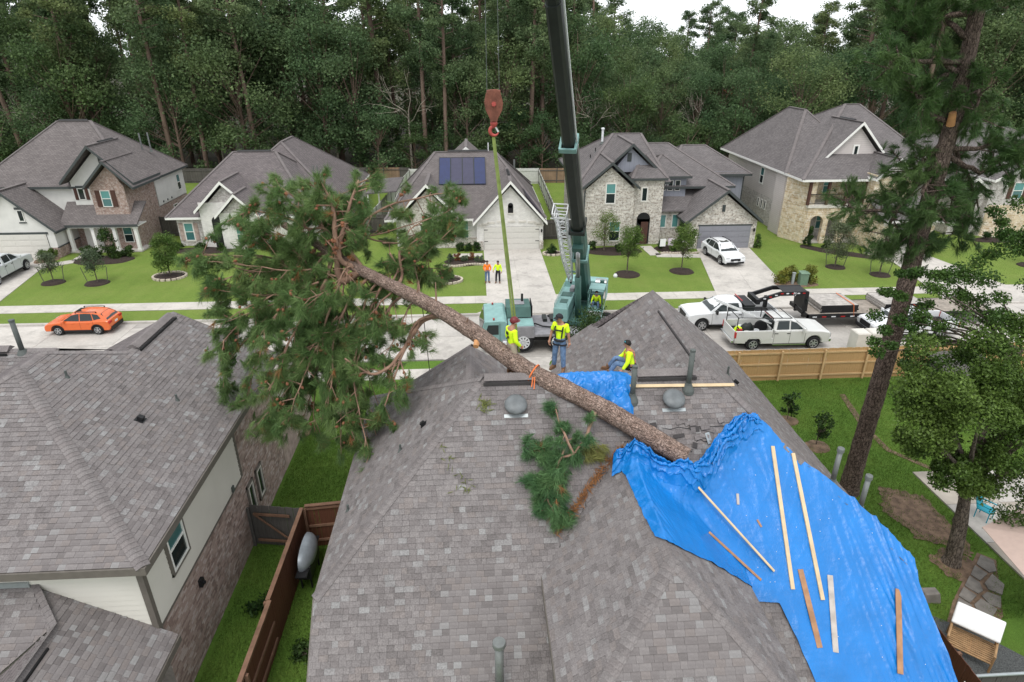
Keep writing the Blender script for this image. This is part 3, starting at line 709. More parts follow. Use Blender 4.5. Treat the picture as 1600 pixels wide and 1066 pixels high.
TARP2 = [(2.18, 15.75), (2.87, 15.95), (3.87, 15.9), (4.40, 15.5), (4.25, 14.62), (3.65, 14.72), (2.98, 15.1), (2.38, 15.4)]
NH = thing('brick_house', 'grey shingled house lying under the fallen pine and the blue tarps', 'house', (3.4, 15, 0))
WX0, WX1, WR, WZ, WE = 1.45, 6.49, 3.97, 6.5, 4.30
pS = ((0, 15.64, 7.8), 0, TP, [(-4.13, 9.2), (1.75, 9.2), (1.75, 11.94), (WR, 14.15), (6.2, 11.94), (6.2, 9.2), (10.85, 9.2), (10.85, 11.45), (6.75, 15.64), (.07, 15.64), (-4.13, 11.43)])
pW = ((.07, 15.64, 7.8), TP, 0, [(-4.13, 11.43), (.07, 15.64), (-4.13, 21.2)])
pE = ((6.75, 15.64, 7.8), -TP, 0, [(6.75, 15.64), (10.85, 11.45), (10.85, 24.0), (6.75, 22.3)])
pEW = ((6.75, 15.64, 7.8), TP, 0, [(6.75, 15.64), (6.75, 22.3), (4.85, 22.6), (4.62, 23.4), (3.2, 23.8), (2.9, 22.3), (2.9, 20.8)])
pG1w = ((-.27, 17, 7.2), TP, 0, [(-.27, 16.6), (-.27, 19.05), (-3.7, 20.9), (-3.7, 21.4)])
pG1e = ((-.27, 17, 7.2), -TP, 0, [(-.27, 16.6), (2.9, 21.4), (2.9, 20.9), (-.27, 19.05)])
pWw = ((WR, 9.8, WZ), TP, 0, [(WX0, 11.64), (WX0, 7.28), (WR, 9.8), (WR, 14.15)])
pWe = ((WR, 9.8, WZ), -TP, 0, [(WX1, 7.28), (WX1, 11.64), (WR, 14.15), (WR, 9.8)])
pWs = ((WR, 9.8, WZ), 0, TP, [(WX0, 7.28), (WX1, 7.28), (WR, 9.8)])
tones = ['sh0', 'sh1', 'sh2', 'sh3', 'sh4', 'sh5', 'sh6']; wts = [30, 21, 20, 8, 8, 16, 2]
G1W = [(-.27, 16.4), (-.27, 19.05), (-3.7, 20.7), (-3.7, 20.2)]
frames = []; dk = MB(); nrm = {}
for key, (P, gx, gy, poly) in dict(S=pS, W=pW, E=pE, EW=pEW, Ww=pWw, We=pWe, Ws=pWs).items():
    fr, n = plane_frame(P, gx, gy, poly); frames.append(fr); nrm[key] = n; deck(dk, P, gx, gy, poly)
for P, gx, gy, poly in ((pG1w[0], TP, 0, [(-3.7, 20.7), (-3.7, 16), (-.27, 15.9), (-.27, 19.05)]), (pG1e[0], -TP, 0, [(-.27, 19.05), (-.27, 15.9), (2.9, 16), (2.9, 20.7)])):
    fr, n = plane_frame(P, gx, gy, poly[::-1] if gx > 0 else poly[::-1]); frames.append(fr); deck(dk, P, gx, gy, poly)
dk.build('roof_deck', 'deck', NH)
nb = MB()
zN = lambda y: 7.8 - .661 * (y - 15.64)
nb.poly([(.07, 15.64, 7.79), (6.75, 15.64, 7.79), (2.9, 20.8, zN(20.8) - .01), (-4.13, 21.2, 4.12)]); nb.poly([(-.27, 19.05, 7.19), (2.9, 20.7, 4.43), (-3.7, 20.7, 4.2)]); nb.poly([(6.75, 22.3, 7.79), (10.85, 24, 4.2), (3.2, 24.0, 4.2), (4.62, 23.4, 5.9)])
nb.build('roof', 'roof3', NH)
def skipn(c): return pip(c.x, c.y, TARP) or pip(c.x, c.y, TARP2)
tile_house(NH, frames, tones, wts, .143, (.12, .27), 'shingle', 'shingles', skip=skipn)
def cp(A, B, n1, n2, half=.17):
    k0 = len(NH.children); caps(NH, A, B, n1, n2, ['cap', 'sh0', 'sh2', 'sh1'], half)
    for o_ in list(NH.children):
        if o_.name.startswith('ridge_cap') and pip(o_.location.x + 3.4, o_.location.y + 15, TARP): bpy.data.objects.remove(o_)
nN = V(0, .661, 1).normalized()
cp((-4.13, 11.43, 4.13), (.07, 15.64, 7.8), nrm['W'], nrm['S']); cp((-4.13, 21.2, 4.13), (.07, 15.64, 7.8), nN, nrm['W'])
cp((10.85, 11.45, 4.22), (6.75, 15.64, 7.8), nrm['S'], nrm['E'])
cp((.07, 15.64, 7.8), (1.1, 15.64, 7.8), nN, nrm['S']); cp((4.6, 15.64, 7.8), (6.75, 15.64, 7.8), nN, nrm['S'])
cp((6.75, 22.3, 7.8), (6.75, 15.64, 7.8), nrm['E'], nrm['EW']); cp((-.27, 19.05, 7.2), (-.27, 16.5, 7.2), V(TP, 0, 1), V(-TP, 0, 1))
cp((WX0, 7.28, WE), (WR, 9.8, WZ), nrm['Ww'], nrm['Ws']); cp((WX1, 7.28, WE), (WR, 9.8, WZ), nrm['Ws'], nrm['We'])
cp((WR, 9.8, WZ), (WR, 14.0, WZ), nrm['Ww'], nrm['We']); cp((-3.7, 20.7, 4.2), (-.27, 19.05, 7.2), V(0, 1, .6), V(-TP, 0, 1))
# ridge vents, fascia, walls
def ridge_vent(p, a, b, wd=.34, mat='black'):
    a, b = Vector(a), Vector(b); q = MB(); d = (b - a).normalized(); s_ = d.cross(V(0, 0, 1)).normalized()
    q.prism([a + s_ * wd / 2 + V(0, 0, -.03), a + s_ * .03 + V(0, 0, .09), a - s_ * .03 + V(0, 0, .09), a - s_ * wd / 2 + V(0, 0, -.03)], b - a); return q.build('ridge_vent', mat, p)
ridge_vent(NH, (.15, 15.64, 7.82), (1.55, 15.64, 7.82), .4, 'cap'); MB().box(.12, 1.5, 15.40, 15.43, 7.66, 7.74).build('ridge_vent', 'deck', NH)
ridge_vent(NH, (4.5, 15.64, 7.82), (6.2, 15.64, 7.82), .4, 'cap'); MB().box(4.5, 6.2, 15.40, 15.43, 7.66, 7.74).build('ridge_vent', 'deck', NH)
q = MB(); q.bar((6.52, 16.6, 7.64), (6.52, 20.6, 7.64), .05, .06); q.build('ridge_vent', 'deck', NH)
f = MB(); t = .03
f.box(-4.16, -4.13, 11.43, 21.2, 3.92, 4.11); f.box(10.85, 10.88, 11.45, 24, 4.02, 4.2); f.prism([(-4.13, 9.2, 2.15), (-4.13, 11.43, 4.10), (-4.13, 11.43, 3.9), (-4.13, 9.2, 1.95)], (-.03, 0, 0))
f.prism([(10.85, 9.2, 2.15), (10.85, 11.43, 4.10), (10.85, 11.43, 3.9), (10.85, 9.2, 1.95)], (.03, 0, 0))
f.box(-4.13, 1.7, 9.17, 9.2, 1.95, 2.14); f.box(6.2, 10.85, 9.17, 9.2, 1.95, 2.14); f.box(WX0 - .03, WX0, 7.28, 11.64, WE - .2, WE - .012); f.box(WX1, WX1 + .03, 7.28, 11.64, WE - .2, WE - .012); f.box(WX0, WX1, 7.25, 7.28, WE - .2, WE - .012)
f.build('fascia', 'btrim', NH)
wl = MB(); wl.box(-3.7, 10.4, 11.8, 20.6, 0, 4.0); wl.box(3.3, 10.4, 20.6, 23.6, 0, 4.0); wl.box(1.85, 6.1, 7.7, 11.8, 0, WE - .15)
wl.build('wall', 'brick', NH)
sf = MB(); sf.poly([(-4.13, 11.4, 3.99), (-4.13, 21.2, 3.99), (10.85, 24, 3.99), (10.85, 11.4, 3.99)]); sf.poly([(WX0, 7.28, WE - .16), (WX0, 11.6, WE - .16), (WX1, 11.6, WE - .16), (WX1, 7.28, WE - .16)]); sf.build('soffit', 'wtrim', NH)
zS = zof(*pS[:3]); nS = nrm['S']
# broken shingles around the trunk butt
def on_S(x, y, h=0): return V(x, y, zS(x, y)) + nS * h
brk = random.Random(3)
for k in range(34):
    x, y = 5.9 + brk.gauss(0, .75), 14.25 + brk.gauss(0, .16)
    if pip(x, y - .15, TARP): continue
    a = V(1, 0, 0); b = V(0, 1, TP).normalized(); ang = brk.uniform(-.35, .35); a2 = a * math.cos(ang) + b * math.sin(ang); b2 = (b * math.cos(ang) - a * math.sin(ang)); tl = brk.uniform(.05, .35)
    b2 = (b2 * math.cos(tl) - nS * -math.sin(tl)).normalized() if brk.random() < .5 else b2
    MB().obox(on_S(x, y, .035 + .05 * brk.random()), a2 * brk.uniform(.06, .17), b2 * brk.uniform(.04, .08), a2.cross(b2) * .005).build('broken_shingle', brk.choice(['sh4', 'deck', 'sh1', 'deck', 'sh0']), NH)
for x0, x1, y in ((5.0, 6.9, 14.38), (5.9, 6.5, 14.1), (5.6, 5.75, 13.9)):
    q = MB(); top = []; bot = []
    for i in range(9):
        x = x0 + (x1 - x0) * i / 8; j = brk.uniform(-.03, .03); top.append(on_S(x, y + j + brk.uniform(.012, .03), .021)); bot.append(on_S(x, y + j, .021))
    for i in range(8): q.poly([bot[i], bot[i + 1], top[i + 1], top[i]])
    q.build('tear', 'black', NH)
q = MB(); q.obox(on_S(6.25, 14.15, .05), V(.07, .03, 0), V(-.02, .12, .1), nS * .006); q.build('flashing', 'flash', NH)
# vents and pipes on the near roof
def dome(x, y, label):
    t_ = thing('roof_vent', label, 'roof vent', tuple(on_S(x, y)), 0, 'round dome vents on the near roof')
    c = on_S(x, y)
    MB().obox(c + nS * .022 - V(0, .30, .30 * TP) * .62, V(.33, 0, 0), V(0, 1, TP).normalized() * .05, nS * .004).build('flange', 'flash', t_)
    MB().lathe(c, [(.20, .0), (.20, .13), (.30, .13), (.315, .17), (.30, .22), (.235, .265), (.13, .285), (.05, .29), (0, .291)], 28, 0, nS + V(0, 0, .4)).build('hood', 'dome', t_, smooth=True)
dome(1.0, 14.95, 'round grey dome vent left of the leaning trunk on the ridge'); dome(5.42, 14.97, 'round grey dome vent beside the tall pipe under the lumber')
def roof_pipe(px, py, h, r, label, name='vent_pipe', cap=.0, zf=None, mat='pvc'):
    z = (zf or zS)(px, py); t_ = thing(name, label, 'vent pipe', (px, py, z))
    MB().tube([(px, py, z - .1), (px, py, z + h)], r, 14).build('pipe', mat, t_, smooth=True)
    if cap: MB().lathe((px, py, z + h), [(r * 1.05, -.06), (cap, -.05), (cap, .05), (cap * .93, .07), (0, .075)], 18).build('cap', mat, t_)
    else: MB().lathe((px, py, z + h), [(r * 1.08, -.04), (r * 1.08, .01), (0, .012)], 14).build('cap', mat, t_)
    MB().lathe((px, py, z - .12), [(r * 2.6, 0), (r * 2.4, .1), (r * 1.35, .26), (r * 1.2, .32)], 14).build('boot', mat, t_)
roof_pipe(5.92, 15.25, 1.22, .075, 'tall grey green vent pipe right of the seated worker'); roof_pipe(4.28, 15.05, 1.05, .075, 'grey green vent pipe in front of the seated worker')
roof_pipe(.30, 9.75, 1.62, .10, 'tall capped flue pipe at the bottom of the near roof', 'flue_pipe', .15, mat='flue')
zE = zof(*pE[:3])
roof_pipe(9.85, 13.75, 1.15, .07, 'capped grey pipe behind the top right of the big tarp', cap=.095, zf=zE, mat='flue'); roof_pipe(10.45, 13.2, 1.15, .07, 'capped grey pipe beside the right edge of the big tarp', cap=.095, zf=zE, mat='flue')
def small_vent(x, y, z, n, label, mat='black', s_=1):
    t_ = thing('small_vent', label, 'vent', (x, y, z)); n = Vector(n).normalized(); a = n.orthogonal().normalized() if abs(n.x) < .3 else V(0, 1, 0); b = n.cross(a)
    c = V(x, y, z) + n * .02
    MB().obox(c, a * .13 * s_, b * .13 * s_, n * .006).build('flange', mat, t_); MB().obox(c + n * .06 * s_, a * .075 * s_, b * .085 * s_, n * .06 * s_).build('hood', mat, t_, bevel=.015)
zW = zof(*pW[:3])
small_vent(-1.62, 15.6, zW(-1.62, 15.6), nrm['W'], 'small black vent on the left slope of the near roof', s_=.8)
def stub(x, y, z, h, label):
    t_ = thing('pipe_stub', label, 'vent pipe', (x, y, z)); MB().tube([(x, y, z - .05), (x, y, z + h)], .035, 10).build('pipe', 'pvc', t_); MB().lathe((x, y, z - .06), [(.09, 0), (.045, .12)], 10).build('boot', 'pvc', t_)
stub(-2.3, 15.2, zW(-2.3, 15.2), .2, 'short pipe stub below the small black vent'); stub(-3.75, 14.2, zW(-3.75, 14.2), .2, 'short pipe stub low on the left edge of the near roof')
small_vent(8.05, 16.9, zE(8.05, 16.9), nrm['E'], 'small black vent high on the right slope of the near roof', s_=.8); stub(7.95, 17.3, zE(7.95, 17.3), .3, 'black pipe stub beside the vent on the right slope')

# ------------------------------------------------------------ neighbouring two storey house on the left
LH = thing('two_storey_house', 'cream and brick two storey house with grey roof at the left edge', 'house', (-12, 17, 0))
TL = .514
lE = ((-7.85, 11.43, 5.35), -TL, 0, [(-7.85, 11.43), (-7.85, 22.65), (-11.46, 22.65), (-11.46, 19.2), (-13.0, 17.7), (-13.0, 16.58)])
lS = ((-7.85, 11.43, 5.35), 0, TL, [(-7.85, 11.43), (-13.0, 16.58), (-18.2, 11.43)])
lB = ((-13, 19, 7.5), 0, TL, [(-19, 15.0), (-13.4, 15.0), (-13.4, 19), (-19, 19)])
lLE = ((-10.81, 11.83, 4.52), -.61, 0, [(-10.81, 11.83), (-10.03, 10.96), (-10.03, 8.2), (-7.8, 8.2), (-7.8, 11.83)])
lLS = ((-10.81, 11.83, 4.52), 0, .54, [(-10.81, 11.83), (-15.5, 11.83), (-15.5, 8.2), (-12.7, 8.2), (-10.03, 10.96)])
frames = []; dk = MB(); ln = {}
for key, (P, gx, gy, poly) in dict(E=lE, S=lS, B=lB, LE=lLE, LS=lLS).items():
    fr, n = plane_frame(P, gx, gy, poly); frames.append(fr); ln[key] = n; deck(dk, P, gx, gy, poly)
dk.build('roof_deck', 'deck', LH)
tile_house(LH, frames, tones, wts, .143, (.12, .27), 'shingle', 'shingles')
nb = MB(); nb.poly([(-13, 16.58, 7.99), (-13, 17.7, 7.99), (-18.2, 22.9, 5.35), (-18.2, 11.43, 5.35)]); nb.poly([(-13, 17.7, 7.99), (-7.85, 22.6, 5.3), (-18.2, 22.9, 5.3)]); nb.poly([(-11.46, 19.2, 7.19), (-11.46, 22.65, 7.19), (-15.1, 22.65, 5.3), (-15.1, 19, 5.3)])
nb.poly([(-13.4, 19, 7.49), (-13.4, 22, 6.0), (-19, 22, 6.0), (-19, 19, 7.49)]); nb.poly([(-10.03, 10.96, 4.03), (-12.7, 8.2, 2.4), (-10.03, 8.2, 4.03)]); nb.build('roof', 'roof3', LH)
def cpl(A, B, n1, n2, half=.15): caps(LH, A, B, n1, n2, ['cap', 'sh0', 'sh2', 'sh1'], half)
nWl = V(-TL, 0, 1).normalized(); nNl = V(0, TL, 1).normalized()
cpl((-7.85, 11.43, 5.36), (-13, 16.58, 8), ln['S'], ln['E'], .17); cpl((-15.6, 13.98, 6.66), (-13, 16.58, 8), nWl, ln['S'], .17); cpl((-13, 17.7, 8), (-13, 16.58, 8), ln['E'], nWl, .17); cpl((-11.5, 19.2, 7.23), (-13, 17.7, 8), ln['E'], nNl, .17)
cpl((-11.46, 22.65, 7.2), (-11.46, 19.2, 7.2), ln['E'], nWl, .17); cpl((-19, 19, 7.5), (-13.6, 19, 7.5), nNl, ln['B']); cpl((-10.03, 8.3, 4.04), (-10.03, 10.96, 4.04), ln['LE'], V(-.61, 0, 1)); cpl((-10.03, 10.96, 4.04), (-10.81, 11.8, 4.52), ln['LE'], ln['LS'])
ridge_vent(LH, (-11.46, 19.5, 7.24), (-11.46, 22.3, 7.24), .42, 'cap'); MB().box(-11.22, -11.19, 19.5, 22.3, 7.06, 7.16).build('ridge_vent', 'black', LH); MB().box(-9.86, -9.82, 8.3, 10.5, 3.93, 3.99).build('ridge_vent', 'black', LH)
ridge_vent(LH, (-18.5, 19, 7.54), (-14.9, 19, 7.54), .4, 'cap'); MB().box(-18.5, -14.9, 18.74, 18.77, 7.36, 7.46).build('ridge_vent', 'black', LH)
f = MB(); f.box(-7.85, -7.80, 11.38, 22.7, 5.13, 5.34); f.box(-18.2, -7.85, 11.38, 11.43, 5.13, 5.34); f.prism([(-7.85, 22.65, 5.36), (-11.46, 22.65, 7.22), (-11.46, 22.65, 7.0), (-7.85, 22.65, 5.13)], (0, .04, 0)); f.box(-7.8, -7.76, 8.2, 11.83, 2.47, 2.66)
f.build('fascia', 'btrim', LH)
MB().poly([(-18.2, 11.43, 5.13), (-18.2, 22.7, 5.13), (-7.82, 22.7, 5.13), (-7.82, 11.43, 5.13)]).build('soffit', 'wtrim', LH)
# walls: brick shell with laid bricks on the alley side, lap boards above
WXL = -8.25; YS = 11.85
wl = MB(); wl.box(-17.8, WXL, YS, 27.4, 0, 2.9); wl.box(-17.8, WXL, YS + .01, 22.4, 2.9, 5.12); wl.box(-10.4, WXL - .3, 8.6, YS, 0, 2.5); wl.prism([(WXL, 22.4, 5.12), (-11.46, 22.4, 7.0), (-14.8, 22.4, 5.12)], (0, -.2, 0))
wl.build('wall', ['mortar'], LH)
holes = [(18.3, 18.85, .95, 2.45), (19.15, 19.75, .95, 2.5)]
bmb = MB()
tile_house(LH, [((WXL, YS, .02), (0, 1, 0), (0, 0, 1), [(0, 0), (10.5, 0), (10.5, 5.05), (6.3, 5.05), (6.3, 2.86), (0, 2.86)])], ['brickA', 'brickB', 'brickC', 'taupebrick'], [30, 20, 18, 32], .078, (.19, .215), 'brick', 'bricks', th=(.012, .014), edge=None)
brickfar = MB().box(WXL - .05, WXL + .012, 22.4, 27.4, 0, 2.88); brickfar.build('brick_wing', 'taupebrick', LH)
def boards(p, O, u, n, poly, exp=.17, mat='siding', name='siding_board'):
    O, u, n = Vector(O), Vector(u), Vector(n); v = V(0, 0, 1)
    for t in tiles_on(O, u, v, poly, exp, (40, 41)):
        la, lb, ha, hb, y, top, _ = t; P = lambda a, yy, h: O + u * a + v * yy + n * h
        q = MB(); q.raw([P(la, y, 0), P(lb, y, 0), P(hb, top, 0), P(ha, top, 0), P(la, y, .022), P(lb, y, .022), P(hb, top, .006), P(ha, top, .006)], [(4, 5, 6, 7), (0, 1, 5, 4), (1, 2, 6, 5), (3, 0, 4, 7)]); q.build(name, mat, p)
boards(LH, (WXL + .02, YS, 0), (0, 1, 0), (1, 0, 0), [(0, 2.9), (6.25, 2.9), (6.25, 5.12), (0, 5.12)])
boards(LH, (-17.8, YS - .0, 0), (1, 0, 0), (0, -1, 0), [(0, 3.0), (9.55, 2.9), (9.55, 5.12), (0, 5.12)])
tr = MB(); tr.box(WXL - .10, WXL + .05, YS - .05, YS + .10, 2.7, 5.12); tr.box(WXL + .02, WXL + .05, YS + 6.2, YS + 6.34, 2.88, 5.12); tr.box(WXL + .02, WXL + .045, YS + .1, YS + 6.2, 2.85, 2.93); tr.build('corner_trim', 'btrim', LH)
MB().bar((-15, YS - .04, 4.6), (-10.85, YS - .04, 4.6), .05, .14).build('flashing', 'flash', LH)
window(LH, (WXL + .045, 13.45, 3.62), (0, 1, 0), (1, 0, 0), .9, 1.28, 'wtrim', ('glass', 'glassd'), 'btrim')
for y0 in (18.55, 19.5): window(LH, (WXL + .02, y0, 1.05), (0, 1, 0), (1, 0, 0), .45, 1.15, 'limestone', ('glassd', 'glassd'), 'btrim', split=1)
window(LH, (WXL - .3 + .02, 10.9, .9), (0, 1, 0), (1, 0, 0), .9, 1.3, 'wtrim', ('glass', 'glassd'), 'wtrim')
q = MB().box(WXL + .02, WXL + .12, 13.98, 14.16, 2.05, 2.3); q.lathe((WXL + .12, 14.07, 2.17), [(.05, 0), (.05, .06), (0, .07)], 8, 0, (1, 0, 0)); q.build('wall_light', 'black', LH)
MB().box(WXL + .04, WXL + .09, 17.15, 17.3, 2.95, 3.15).build('wall_vent', 'pvc', LH)
t_ = thing('flue_pipe', 'dark grey flue pipe on the neighbouring roof at the left edge', 'vent pipe', (-14.5, 18.9, 7.4))
MB().tube([(-14.5, 18.9, 7.3), (-14.5, 18.9, 8.55)], .075, 12).build('pipe', 'pvc', t_, smooth=True); MB().lathe((-14.5, 18.9, 8.5), [(.085, 0), (.085, .06), (0, .065)], 12).build('cap', 'pvc', t_); MB().lathe((-14.5, 18.9, 7.35), [(.2, 0), (.1, .18)], 12).build('boot', 'pvc', t_)
zLE = zof(*lE[:3])
stub(-12.02, 16.94, zLE(-12.02, 16.9), .22, 'short pipe stub near the hip of the neighbouring roof'); stub(-9.48, 17.69, zLE(-9.48, 17.69), .22, 'short pipe stub on the right of the neighbouring roof')
small_vent(-9.89, 16.24, zLE(-9.89, 16.24), ln['E'], 'small black box vent in the middle of the neighbouring roof')
# ------------------------------------------------------------ houses across the street
def gable_body(q, xl, xr, xc, zp, ze, y0, y1, m=0):
    """wall block with a gable top facing the street"""
    q.prism([(xl, y0, 0), (xr, y0, 0), (xr, y0, ze), (xc, y0, zp), (xl, y0, ze)], (0, y1 - y0, 0), m)
S_ = (0, -1, 0); EX = (1, 0, 0)
def louver(p, x, y, z, wd, h, mat='black', frame=None):
    q = MB(); q.box(x - wd / 2, x + wd / 2, y - .02, y, z, z + h); n = max(3, int(h / .12))
    for k in range(n): q.box(x - wd / 2 + .02, x + wd / 2 - .02, y - .05, y - .02, z + (k + .2) * h / n, z + (k + .55) * h / n)
    if frame:
        for s_ in (-1, 1): q.box(x + s_ * (wd / 2 + .03) - .03, x + s_ * (wd / 2 + .03) + .03, y - .05, y, z - .06, z + h + .06, 1)
        q.box(x - wd / 2, x + wd / 2, y - .05, y, z - .06, z, 1); q.box(x - wd / 2, x + wd / 2, y - .05, y, z + h, z + h + .06, 1)
    return q.build('gable_vent', [mat, frame or mat], p)
def carriage_lamp(p, x, y, z):
    q = MB(); q.box(x - .05, x + .05, y - .04, y, z, z + .3); q.lathe((x, y - .12, z + .05), [(.06, 0), (.09, .2), (.03, .27)], 6); q.build('wall_lamp', 'black', p)

# --- first house: white stucco and red brick, two storeys
H = thing('two_storey_house', 'white and red brick two storey house with front porch behind the orange car', 'house', (-35, 60, 0))
q = MB(); q.box(-42.6, -29.95, 57.3, 67.6, 0, 5.45); q.build('wall', 'stucco', H)
q = MB(); gable_body(q, -34.7, -30.2, -32.0, 8.5, 5.9, 56.9, 60.9); q.build('gable_wall', 'stucco', H)
q = MB(); gable_body(q, -32.75, -29.9, -30.85, 7.35, 5.55, 56.05, 60); q.box(-29.99, -29.88, 60, 61.3, 0, 5.3); q.box(-29.99, -29.88, 61.3, 67.7, 0, 2.6); q.box(-35.4, -32.75, 57.2, 57.35, 0, 3.8); q.build('brick_wall', 'brick', H)
q = MB(); gable_body(q, -41.9, -35.5, -38.7, 5.35, 2.3, 54.1, 58); q.build('garage_wall', 'stucco', H)
MB().box(-35.5, -35.42, 54.05, 57.2, 0, .85).build('brick_base', 'brick', H); MB().box(-35.52, -35.38, 54.03, 57.2, .85, .92).build('sill_band', 'dtrim', H)
MB().box(-36.05, -35.46, 54.05, 54.1, 0, .85).build('brick_base', 'brick', H)
hip(H, -43.2, -29.35, 56.9, 68.0, 5.45, (-37.6, 62.4), (-34.7, 62.4), 10.3, 'roof1', 'dtrim')
gable(H, -32.0, 8.95, -35.0, 5.95, -28.95, 5.9, 55.9, 61.0, 'roof1', 'dtrim'); gable(H, -30.85, 7.75, -32.95, 5.65, -28.85, 5.6, 55.45, 60.5, 'roof1', 'dtrim')
gable(H, -38.7, 5.75, -42.3, 2.35, -35.1, 2.35, 53.75, 59.5, 'roof1', 'dtrim')
ridge_vent(H, (-32.0, 57.8, 9.0), (-32.0, 60.2, 9.0), .3); ridge_vent(H, (-37.4, 62.4, 10.36), (-34.9, 62.4, 10.36), .3)
q = MB(); q.prism([(-35.6, 55.2, 2.5), (-29.15, 55.2, 2.5), (-28.9, 57.2, 4.1), (-35.6, 57.2, 4.1)], (0, 0, -.14)); q.build('porch_roof', 'roof1', H)
MB().box(-35.6, -29.1, 55.15, 55.2, 2.28, 2.49).build('porch_fascia', 'dtrim', H); MB().box(-35.4, -29.3, 55.25, 57.2, 2.2, 2.3).build('porch_ceiling', 'wtrim', H)
MB().box(-35.4, -29.3, 55.3, 57.2, 0, .12).build('porch_floor', 'concrete', H)
for x in (-35.1, -33.1, -31.3, -29.5):
    MB().box(x - .13, x + .13, 55.35, 55.61, .12, 2.2).box(x - .17, x + .17, 55.31, 55.65, .12, .3).box(x - .17, x + .17, 55.31, 55.65, 2.06, 2.2).build('porch_column', 'wtrim', H)
MB().box(-34.2, -33.3, 57.12, 57.2, .12, 2.15).build('front_door', 'shutter', H)
for x in (-32.3, -30.5): window(H, (x, 56.05 if x > -31 else 57.2, .7), EX, S_, .8, 1.4, 'wtrim', ('glass', 'glassd'))
window(H, (-31.55, 56.05, 3.85), EX, S_, .8, 1.4, 'wtrim', ('blind_refl', 'glass')); shutters(H, (-31.55, 56.05, 3.85), EX, S_, .8, 1.4, .38)
window(H, (-34.0, 56.9, 4.3), EX, S_, .55, 1.0, 'wtrim', ('glassd',), split=1); shutters(H, (-34.0, 56.9, 4.3), EX, S_, .55, 1.0, .26); MB().box(-34.35, -33.6, 56.82, 56.9, 5.36, 5.5).build('lintel', 'dtrim', H)
louver(H, -31.75, 56.9, 7.3, .25, .85, 'dtrim'); window(H, (-37.7, 54.1, 3.15), EX, S_, .45, .95, 'wtrim', ('glassd',), split=1); MB().box(-38.05, -37.35, 54.03, 54.1, 4.15, 4.32).box(-38.0, -37.4, 54.03, 54.1, 3.0, 3.08).build('lintel', 'dtrim', H)
garage_door(H, -41.3, -36.15, 54.06, 2.05, 'garage_w'); MB().box(-41.5, -36.0, 54.02, 54.1, 2.05, 2.22).build('lintel', 'dtrim', H)
q = MB(); q.box(-29.88, -29.83, 61.35, 67.6, 2.7, 5.25); q.build('siding_panel', 'stucco', H)
window(H, (-29.83, 66.2, 3.3), (0, 1, 0), (1, 0, 0), .75, 1.5, 'wtrim', ('glass', 'glassd')); window(H, (-29.86, 64.6, .8), (0, 1, 0), (1, 0, 0), .9, 1.4, 'wtrim', ('glassd', 'glassd'))
for k in range(3): MB().box(-29.83, -29.78, 62.2 + .9 * k, 62.35 + .9 * k, 2.85, 3.02).build('wall_vent', 'pvc', H)
for x, y in ((-31.6, 64.2), (-31.0, 64.6)): pipe(H, x, y, 7.3, 9.0, .07, 'flue')

# --- second house: pale brick, one storey, double gable
H = thing('brick_bungalow', 'pale brick one storey house with double white gable behind the fallen crown', 'house', (-20, 62, 0))
q = MB(); q.box(-26.6, -14.6, 57.0, 69.5, 0, 2.6); q.box(-25, -13.1, 60, 77.8, 0, 2.4); q.build('wall', 'gbrick', H)
q = MB(); gable_body(q, -24.1, -19.5, -21.8, 5.45, 3.2, 56.3, 60); q.build('gable_wall', 'gbrick', H)
q = MB(); q.box(-24.12, -19.48, 56.24, 56.3, 0, 4.05); q.build('white_brick', 'wbrick', H)
q = MB(); gable_body(q, -22.2, -18.9, -20.6, 4.6, 3.0, 55.6, 58); q.build('gable_wall', 'gbrick', H); MB().box(-22.22, -18.88, 55.54, 55.6, 0, 3.3).build('white_brick', 'wbrick', H)
hip(H, -27.3, -14.3, 56.55, 70, 2.7, (-22.7, 63), (-18.8, 63), 7.4, 'roof3', 'wtrim'); hip(H, -25.6, -12.6, 60.5, 78.2, 2.5, (-19.3, 67), (-19.3, 71.5), 7.75, 'roof3', 'wtrim')
gable(H, -21.8, 5.9, -24.45, 3.35, -19.15, 3.35, 55.9, 60.6, 'roof3', 'wtrim'); gable(H, -20.6, 4.95, -22.5, 3.05, -18.7, 3.05, 55.2, 58.5, 'roof3', 'wtrim')
ridge_vent(H, (-22.3, 63, 7.45), (-19.2, 63, 7.45), .3)
window(H, (-25.65, 57.0, .5), EX, S_, .8, 1.6, 'wtrim', ('blind_refl', 'glass'), 'limestone'); shutters(H, (-25.65, 57.0, .5), EX, S_, .8, 1.6, .36, 'taupebrick')
q = MB(); q.box(-23.2, -22.3, 56.2, 56.26, 0, 2.5); q.lathe((-22.75, 56.24, 2.4), [(.45, -.03), (.45, .03)], 20, 0, (0, 1, 0)); q.build('entry_arch', 'black', H)
window(H, (-20.4, 55.54, .6), EX, S_, 1.2, 1.6, 'wtrim', ('blind_refl', 'glass')); window(H, (-17.2, 57.0, .7), EX, S_, .8, 1.5, 'wtrim', ('blind_refl', 'glass')); garage_door(H, -18.2, -15.2, 56.98, 2.1, 'garage_w')
for x, y in ((-15.9, 64.9), (-15.6, 65.2)): pipe(H, x, y, 4.6, 5.7, .06, 'flue')

